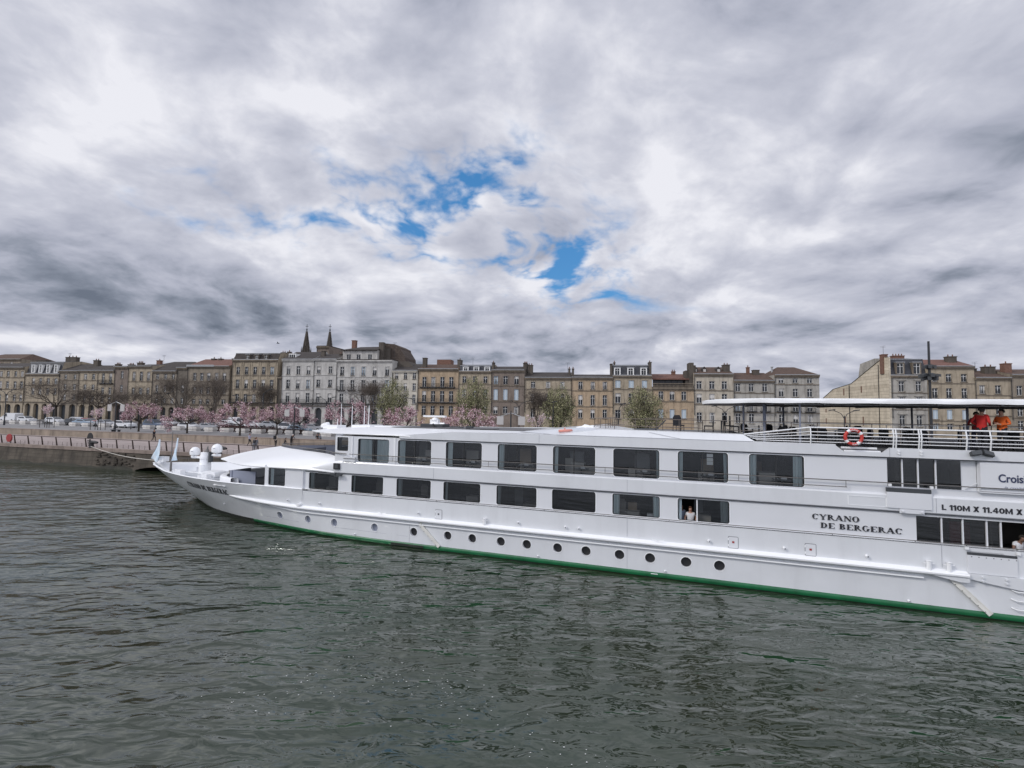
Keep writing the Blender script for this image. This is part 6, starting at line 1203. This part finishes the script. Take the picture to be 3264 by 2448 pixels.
m_ = MB(); far_r = [(54.0, 5.9), (52.4, 7.2), (50, 8.6), (47.5, 9.6), (45, 10.2), (42, 10.8), (39, 11.1)]; m_.tube([V(s, y, 2.98) for s, y in far_r], .022, 6); [m_.tube([V(s, y, 2.6), V(s, y, 2.98)], .018, 5) for s, y in far_r[1:]]; m_.build('bow_railing', steel, ship, 40)
ct = thing('antenna_column', 'x', 'x'); 
for k in ('label', 'category'): del ct[k]
ct.parent = ship; ct.location = V(48.5, 5.7, 0)
m_ = MB(); m_.lathe([(.45, 1.9), (.44, 2.8), (.42, 2.82), (.38, 3.22), (.41, 3.24), (.40, 3.5), (.36, 3.56), (.35, 3.76), (.2, 3.80)], n=28); m_.build('column', white2, ct, 40)
m_ = MB(); m_.tube([(0, 0, 3.30), (-1.1, -.1, 3.34)], .09, 8); m_.tube([(-1.1, 0, 3.33), (-1.5, 0, 3.33)], .12, 8); m_.tube([(-1.3, 0, 3.35), (-1.3, 0, 3.48)], .05, 8) ; m_.tube([(0, 0, 3.5), (1.35, 0, 3.62)], .08, 8); m_.tube([(.85, 0, 3.58), (1.6, 0, 3.60)], .11, 8); m_.tube([(1.25, 0, 3.6), (1.25, 0, 3.78)], .05, 8); m_.build('arm', white2, ct, 40)
def dome(x, z, r): m_ = MB(); m_.lathe([(r * .55, z - r * .05), (r * .92, z + .05), (r, z + r * .55), (r * .95, z + r), (r * .78, z + r * 1.4), (r * .45, z + r * 1.68), (.02, z + r * 1.78)], (x, 0, 0), 20); d_ = m_.build('radome', white2, ct, 50); m_ = MB(); m_.tube([(x + r * .1, -r * .99, z + r * .85), (x + r * .5, -r * .85, z + r * .95)], .018, 4); m_.build('maker_stripe', dgrey, d_)
dome(-1.20, 3.47, .385); dome(1.22, 3.78, .40)
m_ = MB(); m_.lathe([(.20, 3.8), (.18, 3.95), (.05, 4.02)], (.12, 0, 0), 10); m_.tube([(.1, 0, 3.8), (.35, -.1, 4.25)], .06, 6); m_.build('horn', lch, ct, 40); m_ = MB(); m_.box(.55, .72, -.2, .1, 3.0, 3.85); m_.build('ladder', dgrey, ct)
m_ = MB(); m_.tube([V(52.4, 5.7, 2.4), V(52.4, 5.7, 5.3)], [.05, .03], 6); m_.lathe([(.09, 2.0), (.07, 2.9), (.05, 3.0)], V(52.4, 5.7, 0), 8); m_.tube([V(53.5, 5.7, 4.82), V(51.35, 5.7, 4.88)], .012, 4); m_.build('bow_mast', steel, ship)
fl = mat('pale_blue_flag', (.60, .74, .86), .8, col2=(.80, .84, .88), vscale=1.4)
def flag(p, a, b_, c, label):                                 # pole from a to p, cloth hanging
    m_ = MB(); n = 10; rows = []
    for i in range(n + 1):
        t = i / n; A_ = Vector(p).lerp(Vector(a), t); B2 = Vector(p).lerp(Vector(c), min(1, t * 1.55)) if t < .65 else Vector(c).lerp(Vector(b_), (t - .65) / .35)
        rows.append([V(*(A_.lerp(B2, j / 5) + Vector((0, .07 * math.sin(j * 1.6 + i * .5), 0)))) for j in range(6)])
    m_.loft(rows); o = m_.build('flag', fl, ship, 60); m_ = MB(); m_.tube([V(*p), V(*a)], .014, 4); m_.build('flag_staff', steel, o); return o
flag((53.5, 5.4, 4.66), (54.6, 5.6, 3.0), (53.7, 5.4, 2.72), (53.0, 5.2, 3.5), ''); flag((51.35, 5.4, 4.85), (52.0, 5.5, 2.92), (51.3, 5.4, 3.0), (51.1, 5.2, 3.6), '')
m_ = MB(); m_.lathe([(.30, 0), (.30, .38)], V(53.55, 5.7, 2.66), 14); m_.obox(V(53.4, 5.7, 3.0), (.42, 0, 0), (0, .25, 0), (0, 0, .2)); m_.build('bow_winch_cover', white2, ship, 40)
m_ = MB()
for s, y, r in ((50.3, 4.6, .22), (50.3, 6.6, .22), (46.2, 3.6, .3), (46.2, 7.8, .3)): m_.lathe([(r, 1.9), (r * .8, 1.98), (r * .8, 2.35), (r, 2.4)], V(s, y, 0), 12); m_.obox(V(s - .5, y, 2.15), (.3, 0, 0), (0, .2, 0), (0, 0, .25))
m_.tube([V(50.8, 4.9, 2.2), V(47, 5.0, 2.2)], .05, 6); m_.obox(V(46.9, 5.2, 2.15), (.5, 0, 0), (0, .5, 0), (0, 0, .25)); m_.tube([V(45.4, 3.9, 2.3), V(45.4, 4.9, 2.3)], .24, 14); m_.build('windlass', white2, ship, 40)
m_ = MB(); cr_ = []
for i in range(21): a = math.pi * (i / 20 - .5); cr_.append((40.9 + 3.3 * math.cos(a), 5.7 + 4.1 * math.sin(a) * 1.0))
m_.loft([[V(s, y, 1.9) for s, y in cr_], [V(s, y, 2.58) for s, y in cr_], [V(s - .02, 5.7 + (y - 5.7) * .985, 2.64) for s, y in cr_], [V(s - .35, 5.7 + (y - 5.7) * .93, 2.62) for s, y in cr_], [V(s - .4, 5.7 + (y - 5.7) * .92, 1.95) for s, y in cr_]]); m_.build('bow_seating_coaming', white2, ship, 50)
m_ = MB(); m_.box(-41.4, -39.2, 2.05, 2.12, 1.95, 3.10); m_.box(-41.45, -41.3, 2.0, 3.6, 1.95, 3.10); m_.build('wind_screen', greyscr, ship); m_ = MB(); m_.quad(V(43.2, 2.2, 1.97), V(38, 1.0, 1.97), V(38, 10.4, 1.97), V(43.2, 9.2, 1.97)); m_.lathe([(.5, 1.97), (.5, 2.6), (.45, 2.7)], V(42.4, 3.6, 0), 12); m_.build('bow_terrace_furniture', dgrey, ship)
m_ = MB(); m_.tube([V(42.1, 2.5, 2.0), V(41.6, 2.4, 3.0)], .03, 6); m_.tube([V(41.7, 2.5, 2.0), V(42.0, 2.4, 3.0)], .03, 6); m_.tube([V(42.0, 2.4, 3.0), V(41.6, 2.4, 2.6)], .05, 6); m_.build('crane_arm', lch, ship)
# roof equipment: radar, domes, masts, hatches
rd = thing('radar', 'x', 'x'); 
for k in ('label', 'category'): del rd[k]
rd.parent = ship; rd.location = V(27.55, 5.7, 0)
m_ = MB(); m_.box(-.82, .82, -.55, .55, 6.28, 6.55); m_.build('radar_base', dgrey, rd); m_ = MB(); m_.lathe([(.40, 6.553), (.30, 6.62), (.22, 6.72), (.26, 6.80), (.22, 6.92), (.12, 6.98)], n=16); m_.box(-.32, .28, -.16, .16, 6.62, 6.86); m_.tube([(.0, 0, 6.56), (.7, 0, 6.56)], .09, 8); m_.build('radar_drive', lch if False else white2, rd, 40)
m_ = MB(); d_ = Vector((.98, -.17, .0)); m_.obox((-.05, 0, 7.06), d_ * .93, Vector((.17, .98, 0)) * .09, (0, 0, .06)); m_.build('radar_scanner', cream if False else white2, rd, 30); m_ = MB(); m_.tube([(.15, -.6, 6.58), (.38, -.6, 6.3)], .05, 6); m_.build('cable', dblack, rd)
m_ = MB(); m_.lathe([(.34, 6.1), (.36, 6.2), (.30, 6.34), (.12, 6.42)], V(36.6, 5.7, 0), 14); m_.obox(V(35.8, 5.7, 6.15), (.62, 0, 0), (0, .5, 0), (0, 0, .13)); m_.lathe([(.14, 6.2), (.16, 6.42), (.1, 6.47)], V(36.45, 5.7, 0), 10); m_.build('horn_housing', white2, ship, 40)
for s, z in ((35.25, 7.85), (34.3, 7.70), (33.25, 7.72), (32.87, 7.73), (35.55, 6.75)): m_ = MB(); m_.tube([V(s, 5.7, 6.05), V(s, 5.7, z)], [.03, .018], 6); m_.build('whip_mast', white2, ship)
m_ = MB(); m_.box(-33.7, -32.2, 4.9, 6.5, 6.18, 6.36); m_.box(-31.9, -30.5, 5, 6.4, 6.28, 6.33); m_.build('roof_hatch', white2, ship, 30)
m_ = MB(); m_.tube([V(25.9, 4.6, 6.42), V(25.3, 4.4, 6.45), V(24.8, 4.3, 6.42)], .04, 6); m_.box(-24.5, -24.1, 4.0, 4.3, 6.36, 6.52); m_.build('deck_winch', dgrey, ship)
lb = shipthing('lifebuoy', 'faded orange lifebuoy lying flat on the white forward ramp', 'lifebuoy', 17.45, .85, 6.54)
m_ = MB(); m_.tube([(.30 * math.cos(a), .30 * math.sin(a), 0) for a in [2 * math.pi * i / 28 for i in range(28)]], .065, 8, close=True); o = m_.build('ring', ringor, lb, 60); m_ = MB(); m_.tube([(-.1, .2, .07), (-.05, .1, .14), (0, -.1, .07)], .025, 5); m_.build('strap', ringor, lb); lb.rotation_euler[0] = R_(-2); lb.rotation_euler[1] = R_(-4)
lb = shipthing('lifebuoy', 'red and white lifebuoy hung on the white sun deck railing', 'lifebuoy', 5.21, -.10, 6.64)
m_ = MB(); m_.tube([(.29 * math.cos(a), 0, .29 * math.sin(a)) for a in [2 * math.pi * i / 32 for i in range(32)]], .065, 10, close=True); m_.build('ring', ringred, lb, 60)
for k in range(4): m_ = MB(); a0 = .6 + k * 1.5708; m_.tube([(.29 * math.cos(a0 + j * .09), 0, .29 * math.sin(a0 + j * .09)) for j in range(-2, 3)], .068, 10); m_.build('reflective_band', white2, lb, 60)
for txt, a_c, fl_ in (('CYRANO', 90, 1), ('DE BERGERAC', 292, -1), ('LYON', 180, 1)):
    if txt == 'LYON': continue
    me = fitted(text_mesh(txt, 1, .02, 0, .002), .30 if fl_ > 0 else .34, .05)
    W_ = .30 if fl_ > 0 else .34
    def fr_(x, y, z, a_c=a_c, fl_=fl_, W_=W_): a = math.radians(a_c) - fl_ * (x - W_ / 2) / .29; r = .29 + fl_ * (y - .025); return (r * math.cos(a), -.066 - z * .5, r * math.sin(a))
    put_text('lifebuoy_lettering', me, fr_, white2, lb)
# mooring rope
m_ = MB(); a = qp(-2.6, .0, ZQ + .18); b_ = SP - SX * 53.9 + SY * 6.4 + Vector((0, 0, 2.72)); m_.tube([a.lerp(b_, t / 14) - Vector((0, 0, .35 * math.sin(math.pi * t / 14))) for t in range(15)], .032, 6); tag(m_.build('mooring_rope', rope), 'pale mooring rope running from the quay bollard to the bow', 'rope')
# sun deck furniture
def dchair(s, y, z, rz): return wchair(s, y, z, 'black mesh deck chair behind the sun deck railing', 'black chairs on the sun deck', mesh_blk, rz)
first = dchair(4.6, 2.2, 6.105, 1.2); km = child_map_now(first)
random.seed(31)
for s, y, rz_ in [(3.9, 2.9, -1.4), (5.6, 2.5, .3), (6.6, 3.4, 2.2), (7.4, 2.6, -.6), (7.9, 4.2, 1.4), (2.6, 4.4, .2), (1.6, 3.4, 2.8), (-.6, 4.8, .9), (-1.4, 3.6, -1.3), (-2.2, 4.6, 1.9), (5.0, 6.5, .4), (6.2, 7.0, 1.8), (3.2, 7.4, -2.2), (.9, 6.6, .1), (7.1, 5.6, -1.9), (8.3, 6.6, .9), (-.4, 2.6, 2.2), (-1.9, 2.4, .7), (4.4, 3.9, 2.0), (3.4, 5.6, .9), (5.6, 5.2, -1.1), (2.2, 2.6, 1.1), (1.2, 4.9, -.8), (6.9, 8.4, .4), (8.2, 8.6, 2.2), (4.6, 8.8, 1.3), (2.4, 9.2, -.5), (.2, 8.2, .6), (-2.8, 5.4, .2), (-3.2, 2.6, 1.8)]:
    c = copy_tree(first, km); c.location = SP - SX * s + SY * y + Vector((0, 0, 6.105)); c.rotation_euler = (0, 0, SA + rz_); c.scale = (1, 1, .88)
for s, y, rz_ in [(9.35, 3.2, 1.57), (10.55, 3.0, -1.57), (9.5, 4.6, 1.3), (12.0, 3.2, .4)]:
    c = copy_tree(first, km); c.location = SP - SX * s + SY * y + Vector((0, 0, 6.46)); c.rotation_euler = (0, 0, SA + rz_); c['label'] = 'black mesh deck chair on the raised deck left of the awning'; c['group'] = 'black chairs on the raised deck'
tb = shipthing('deck_table', 'small dark pedestal table with pale top on the sun deck', 'table', 5.0, 3.2, 6.105, 0, 'pedestal tables on the sun deck')
q = MB(); q.box(-.34, .34, -.34, .34, .70, .73); q.build('tabletop', white2, tb); q = MB(); q.tube([(0, 0, .02), (0, 0, .7)], .035, 8); q.lathe([(.25, 0), (.22, .03)], n=12); q.build('pedestal', dgrey, tb); km2 = child_map_now(tb)
for s, y, z in [(7.0, 4.4, 6.105), (2.0, 5.0, 6.105), (-1.2, 5.6, 6.105), (5.8, 8.2, 6.105), (1.6, 8.0, 6.105), (9.95, 3.1, 6.455), (8.5, 3.4, 6.105), (-3.1, 3.4, 6.105)]: c = copy_tree(tb, km2); c.location = SP - SX * s + SY * y + Vector((0, 0, z))
tg = shipthing('sun_lounger', 'dark folding sun lounger with raised back behind the bronze railing', 'sun lounger', 13.4, 3.0, 6.46)
q = MB(); q.obox((-.25, 0, .20), (.55, 0, .02), (0, .28, 0), (0, 0, .03)); q.build('seat', dgrey, tg); q = MB(); q.obox((.52, 0, .42), (.25, 0, .26), (0, .28, 0), (-.02, 0, .02)); q.build('backrest', dgrey, tg)
for sx in (-.7, .3): q = MB(); q.tube([(sx, -.25, .18), (sx - .05, -.25, 0)], .02, 5); q.tube([(sx, .25, .18), (sx - .05, .25, 0)], .02, 5); q.build('leg', dgrey, tg)
c_ = shipthing('covered_bundle', 'white crumpled cover lying at the front of the bronze railing', 'tarpaulin', 16.6, 2.4, 6.60); m_ = MB(); bmx = bmesh.new(); bmesh.ops.create_icosphere(bmx, subdivisions=3, radius=1)
for v in bmx.verts: n_ = noise.noise(v.co * 2.2) * .25; v.co = Vector((v.co.x * .62 * (1 + n_), v.co.y * .35 * (1 + n_), max(v.co.z, -.1) * .20 * (1 + n_ * 2)))
me = bpy.data.meshes.new('cover'); bmx.to_mesh(me); bmx.free(); me.materials.append(awn); o = bpy.data.objects.new('cover', me); COL.objects.link(o); o.parent = c_
# ------------------------------------------------------------------ people
skin = mat('skin', (.38, .22, .155), .55); skind = mat('skin_dark', (.17, .09, .06), .55)
CL = lambda n, c: mat('cloth_' + n, c, .85, var=.2, vscale=5)
cred = CL('red', (.50, .022, .020)); corg = CL('orange', (.72, .135, .02)); cblk = CL('black', (.018, .018, .022)); cnavy = CL('navy', (.03, .03, .05)); cwht = CL('white', (.62, .62, .63)); clil = CL('lilac', (.36, .36, .46)); cgry = CL('grey', (.14, .15, .17)); ccrm = CL('cream', (.55, .50, .42)); cblue = CL('paleblue', (.34, .40, .52)); hairb = mat('dark_hair', (.022, .017, .014), .7); hairbr = mat('brown_hair', (.12, .055, .03), .6); shoe = mat('shoe', (.03, .03, .03), .7)
def person(label, loc, rz, top, legs, hair, sk=skin, H=1.75, pose=None, fingers=False, long_hair=False, sleeves=True, grp=None):
    J = dict(pel=(0, 0, .95), bel=(0, 0, 1.12), che=(0, 0, 1.32), neck=(0, 0, 1.50), chin=(0, -.02, 1.58), head=(0, -.01, 1.66), crown=(0, .0, 1.73),
             sL=(.18, 0, 1.44), eL=(.24, .02, 1.16), wL=(.25, -.06, .90), hL=(.25, -.09, .82), sR=(-.18, 0, 1.44), eR=(-.24, .02, 1.16), wR=(-.25, -.06, .90), hR=(-.25, -.09, .82),
             pL=(.09, 0, .90), kL=(.10, -.02, .50), aL=(.10, .02, .09), tL=(.12, -.15, .04), pR=(-.09, 0, .90), kR=(-.10, -.02, .50), aR=(-.10, .02, .09), tR=(-.12, -.15, .04))
    if pose: J.update(pose)
    Rr = dict(pel=.135, bel=.13, che=.155, neck=.058, chin=.072, head=.098, crown=.085, sL=.068, eL=.045, wL=.032, hL=.035, sR=.068, eR=.045, wR=.032, hR=.035, pL=.095, kL=.062, aL=.042, tL=.036, pR=.095, kR=.062, aR=.042, tR=.036)
    E_ = [('pel', 'bel'), ('bel', 'che'), ('che', 'neck'), ('neck', 'chin'), ('chin', 'head'), ('head', 'crown'), ('che', 'sL'), ('sL', 'eL'), ('eL', 'wL'), ('wL', 'hL'), ('che', 'sR'), ('sR', 'eR'), ('eR', 'wR'), ('wR', 'hR'), ('pel', 'pL'), ('pL', 'kL'), ('kL', 'aL'), ('aL', 'tL'), ('pel', 'pR'), ('pR', 'kR'), ('kR', 'aR'), ('aR', 'tR')]
    if fingers:
        for sd in 'LR':
            h_ = Vector(J['h' + sd]); w_ = Vector(J['w' + sd]); d = (h_ - w_).normalized(); s_ = d.cross(Vector((1, 0, 0))).normalized()
            J['n' + sd] = tuple(Vector(J['chin']) + Vector((0, 0, 0)));
            for k, (off, ln) in enumerate(((-.027, .055), (-.009, .068), (.009, .064), (.027, .048), (.045, .03))):
                a = h_ + s_ * off + d * (.012 if k < 4 else -.02); b2 = a + (d + s_ * (.12 * (k - 1.5) if k < 4 else 1.0)).normalized() * ln * .6; c2 = b2 + (d * .7 + Vector((0, -.6, -.2))).normalized() * ln * .5
                for nm, p in (('f%s%da' % (sd, k), a), ('f%s%db' % (sd, k), b2), ('f%s%dc' % (sd, k), c2)): J[nm] = tuple(p); Rr[nm] = .009
                E_ += [('h' + sd, 'f%s%da' % (sd, k)), ('f%s%da' % (sd, k), 'f%s%db' % (sd, k)), ('f%s%db' % (sd, k), 'f%s%dc' % (sd, k))]
            J.pop('n' + sd)
    J['nose'] = tuple(Vector(J['head']) + Vector((0, -.115, -.02))); Rr['nose'] = .012; E_.append(('head', 'nose'))
    keys = list(J); sc = H / 1.78; me = bpy.data.meshes.new('b'); me.from_pydata([Vector(J[k]) for k in keys], [(keys.index(a), keys.index(b2)) for a, b2 in E_], []); o = bpy.data.objects.new('b', me); COL.objects.link(o)
    md = o.modifiers.new('s', 'SKIN'); md.use_smooth_shade = True; o.modifiers.new('d', 'SUBSURF').levels = 1
    for i, k in enumerate(keys): me.skin_vertices[0].data[i].radius = (Rr[k] * (1.25 if k in ('che', 'bel', 'pel') else 1), Rr[k] * (.82 if k in ('che', 'bel', 'pel') else 1)); me.skin_vertices[0].data[i].use_root = (k == 'pel')
    bpy.context.view_layer.update(); body = bpy.data.meshes.new_from_object(o.evaluated_get(bpy.context.evaluated_depsgraph_get())); bpy.data.objects.remove(o)
    body.materials.clear(); [body.materials.append(m) for m in (sk, top, legs, shoe, hair)]
    segs = [(Vector(J[a]), Vector(J[b2]), a, b2) for a, b2 in E_]
    def cls(a, b2, t):
        if a == 'kL' or a == 'kR' or a in ('pL', 'pR') or a == 'pel' and b2 in ('pL', 'pR'): return 2
        if a in ('aL', 'aR'): return 3
        if a == 'pel': return 1
        if a == 'bel' or (a == 'che' and b2 != 'neck'): return 1
        if a == 'che': return 1 if t < .72 else 0
        if a in ('sL', 'sR'): return 1 if sleeves or t < .35 else 0
        if a in ('eL', 'eR'): return 1 if sleeves and t < .9 else 0
        return 0
    hd = Vector(J['head'])
    for p in body.polygons:
        c = p.center; best = 9; bi = 0
        for a, b2, na, nb in segs:
            ab = b2 - a; t = max(0, min(1, (c - a).dot(ab) / max(ab.length_squared, 1e-9))); d = (c - a - ab * t).length / max(Rr[na], .03)
            if d < best: best = d; bi = cls(na, nb, t)
        p.material_index = bi; p.use_smooth = True
        if bi == 0 and (c - hd).length < .22 and (c.z > hd.z + .035 or (c.y > hd.y + .02 and c.z > hd.z - .08)): p.material_index = 4
    t_ = thing('person', label, 'person', loc, rz, grp); t_.scale = (sc,) * 3; bo = bpy.data.objects.new('body', body); COL.objects.link(bo); bo.parent = t_
    hm = MB(); bmx = bmesh.new(); bmesh.ops.create_uvsphere(bmx, u_segments=14, v_segments=10, radius=.108)
    vs = [v for v in bmx.verts if v.co.z < -.0 - (.12 if long_hair else .06) or (v.co.y < -.03 and v.co.z < .045)]; bmesh.ops.delete(bmx, geom=vs, context='VERTS')
    for v in bmx.verts: v.co = hd + Vector((v.co.x * .98, v.co.y * 1.06 + .008, v.co.z * 1.1 + .015)); 
    if long_hair:
        for v in bmx.verts:
            if v.co.z < hd.z: v.co.z = hd.z - (hd.z - v.co.z) * 3.2; v.co.y += .01
    hme = bpy.data.meshes.new('hair'); bmx.to_mesh(hme); bmx.free(); hme.materials.append(hair); [setattr(p, 'use_smooth', True) for p in hme.polygons]; ho = bpy.data.objects.new('hair', hme); COL.objects.link(ho); ho.parent = t_
    if fingers:
        q = MB(); [q.lathe([(.002, -.012), (.012, 0), (.002, .012)], tuple(hd + Vector((sx * .036, -.094, .005))), 6) for sx in (-1, 1)]; q.build('eyes', dblack, t_)
        q = MB(); q.obox(hd + Vector((0, -.092, -.062)), (.024, 0, 0), (0, .006, 0), (0, 0, .005)); q.build('mouth', redp, t_)
    return t_
def sp(s, y, z): return SP - SX * s + SY * y + Vector((0, 0, z))
# figures face local -y (towards the camera side) at rz = SA
person('man in red sweater standing at the sun deck railing with back half turned', sp(.42, 1.25, 6.10), SA + 2.2, cred, cblk, hairb, H=1.84, fingers=True, pose=dict(eL=(.30, .10, 1.20), wL=(.20, -.10, 1.05), hL=(.14, -.17, 1.04), eR=(-.30, .12, 1.18), wR=(-.20, -.12, 1.08), hR=(-.13, -.18, 1.10)))
person('man in orange sweater facing the other crew, hands together at his chest', sp(-.26, 1.35, 6.10), SA - 1.1, corg, cblk, hairb, H=1.77, fingers=True, pose=dict(eL=(.30, .0, 1.18), wL=(.10, -.22, 1.16), hL=(.03, -.27, 1.19), eR=(-.30, .0, 1.18), wR=(-.12, -.24, 1.18), hR=(-.05, -.30, 1.22)))
person('person in dark red standing partly hidden between the red and orange sweaters', sp(.12, 2.3, 6.10), SA - .4, mat('cloth_darkred', (.22, .02, .02), .9), cnavy, hairb, H=1.66, fingers=True, pose=dict(eR=(-.28, -.05, 1.2), wR=(-.16, -.25, 1.2), hR=(-.12, -.32, 1.22)))
person('woman in white tank top with brown hair standing at the half-open cabin window', sp(11.48, .45, 1.63), SA, cwht, cnavy, hairbr, H=1.62, fingers=True, long_hair=True, sleeves=False, pose=dict(eL=(.27, .02, 1.18), wL=(.22, -.16, 1.0), hL=(.20, -.22, .96), eR=(-.27, .02, 1.18), wR=(-.22, -.16, 1.0), hR=(-.20, -.22, .96)))
person('person in pale blue shirt in the shade behind the curtain of the open cabin window', sp(11.88, .75, 1.55), SA + .6, cblue, cnavy, hairb, skind, H=1.75, fingers=True)
person('person in white t-shirt leaning at the aft glazed bay, cut by the right edge', sp(-.2, .55, 1.40), SA + .5, cwht, cnavy, hairb, skind, H=1.72, fingers=True, sleeves=False, pose=dict(neck=(.04, -.06, 1.49), chin=(.05, -.10, 1.56), head=(.06, -.12, 1.64), crown=(.06, -.13, 1.71), eR=(-.28, -.04, 1.18), wR=(-.20, -.22, 1.02), hR=(-.18, -.3, 1.0)))
walk = dict(kL=(.08, -.20, .52), aL=(.09, -.22, .10), tL=(.10, -.38, .06), kR=(-.08, .02, .50), aR=(-.09, .30, .14), tR=(-.10, .18, .05), eL=(.22, .12, 1.18), wL=(.22, .10, .95), hL=(.22, .08, .87), eR=(-.22, -.08, 1.18), wR=(-.20, -.26, 1.0), hR=(-.20, -.32, .95))
lean = dict(che=(0, -.14, 1.26), bel=(0, -.05, 1.1), neck=(0, -.24, 1.40), chin=(0, -.30, 1.46), head=(0, -.32, 1.52), crown=(0, -.34, 1.60), sL=(.18, -.18, 1.36), sR=(-.18, -.18, 1.36), eL=(.2, -.34, 1.12), wL=(.16, -.5, 1.05), hL=(.14, -.56, 1.04), eR=(-.2, -.34, 1.12), wR=(-.16, -.5, 1.05), hR=(-.14, -.56, 1.04))
sit = dict(pel=(0, 0, .50), bel=(0, -.02, .66), che=(0, -.08, .88), neck=(0, -.12, 1.05), chin=(0, -.16, 1.12), head=(0, -.17, 1.19), crown=(0, -.18, 1.27), sL=(.18, -.1, 1.0), sR=(-.18, -.1, 1.0), eL=(.24, -.16, .74), wL=(.14, -.34, .66), hL=(.1, -.4, .66), eR=(-.24, -.16, .74), wR=(-.14, -.34, .66), hR=(-.1, -.4, .66), pL=(.1, -.02, .48), pR=(-.1, -.02, .48), kL=(.12, -.44, .50), kR=(-.12, -.44, .50), aL=(.12, -.46, .09), aR=(-.12, -.46, .09), tL=(.12, -.62, .04), tR=(-.12, -.62, .04))
person('man in black walking alone on the quay walk left of the bow', (X(498, 70.5), 70.5, ZQ), 1.3, cblk, cblk, hairb, pose=walk)
person('walker in pale lilac jacket and black trousers on the quay behind the radar domes', (X(802, 64.4), 64.4, ZQ), 1.4, clil, cblk, hairb, pose=walk, H=1.72)
person('person in dark clothes standing at the quay railing below the lilac jacket', (X(815, 57.2), 57.2, ZQ), 2.9, cblk, cgry, hairb, H=1.68, pose=lean); person('person in grey beside the dark figure at the quay railing', (X(823, 57.4), 57.4, ZQ), 3.3, cgry, cgry, hairbr, H=1.66)
wk = person('walker in cream jacket carrying a black backpack on the quay', (X(885, 63.3), 63.3, ZQ), .3 + math.pi, ccrm, cblk, hairb, pose=walk, H=1.74)
bp_ = thing('backpack', 'black backpack on the walker in the cream jacket', 'backpack', Vector((X(885, 63.3), 63.3, ZQ)) + Vector((0, -.26, 1.3)), 0); q = MB(); q.obox((0, 0, 0), (.16, 0, 0), (0, .09, 0), (0, 0, .24)); q.build('bag', cblk, bp_, 30); q = MB(); q.obox((0, -.11, -.06), (.12, 0, 0), (0, .04, 0), (0, 0, .12)); q.build('pocket', cblk, bp_)
person('crouching person in dark clothes on the quay near the hood', (X(913, 64), 64, ZQ), 2.0, cblk, cgry, hairb, pose=sit, H=1.7); person('dark-clothed person bending forward on the quay right of the crouching one', (X(934, 66), 66, ZQ), 1.2, cblk, cblk, mat('white_cap', (.6, .6, .6), .8), pose=lean, H=1.75)
sg = 'pair of dark-clothed people seated on the terrace wall'
person('dark-clothed person seated on the terrace wall left of the wheelhouse window, left one', (X(1018, 67.0), 67.0, ZP - .3), QA + .2, cblk, cblk, hairb, pose=sit, H=1.7, grp=sg); person('dark-clothed person seated on the terrace wall by the wheelhouse window, right one', (X(1027, 66.8), 66.8, ZP - .3), QA - .3, cgry, cblk, hairb, pose=sit, H=1.7, grp=sg)
# a gull in the sky and a bin on the plaza
gd = pxdir(886, 1095); gl = thing('gull', 'small dark gull flying in the clouds left of the spires', 'bird', tuple(Vector((0, 0, EYE)) + gd * 110), .3); m_ = MB()
m_.loft([[(-.3, 0, 0), (-.3, 0, .01)], [(-.2, .05, .06), (-.2, -.05, .06)], [(.1, .07, .07), (.1, -.07, .07)], [(.3, 0, .02), (.3, 0, .03)]]); m_.tube([(-.3, 0, 0), (-.1, 0, .03), (.15, 0, .03), (.32, 0, .05)], [.02, .07, .08, .03], 8); m_.add([(-.1, .03, .05), (.1, .03, .05), (.0, .45, .30), (-.12, .5, .3)], [(0, 1, 2, 3)]); m_.add([(.0, .45, .30), (-.12, .5, .3), (-.25, .85, .22)], [(0, 1, 2)]); m_.add([(-.1, -.03, .05), (.1, -.03, .05), (.0, -.45, .30), (-.12, -.5, .3)], [(0, 1, 2, 3)]); m_.add([(.0, -.45, .30), (-.12, -.5, .3), (-.25, -.85, .22)], [(0, 1, 2)]); m_.build('body', cgry, gl)
bb = thing('plaza_bench', 'dark bench at the foot of the banner post', 'bench', (X(376, 79), 79, ZP), QA); q = MB(); q.box(-.9, .9, -.25, .25, .40, .47); q.build('seat', dgrey, bb); [(lambda m2: (m2.box(x - .05, x + .05, -.2, .2, 0, .40), m2.build('leg', dgrey, bb)))(MB()) for x in (-.7, .7)]
post_ = thing('signpost', 'short dark signpost standing between the planters', 'post', (X(423, 90), 90, ZP), 0); q = MB(); q.tube([(0, 0, 0), (0, 0, 1.9)], .07, 6); q.box(-.14, .14, -.05, .05, 1.2, 1.85); q.build('pole', lampm, post_)
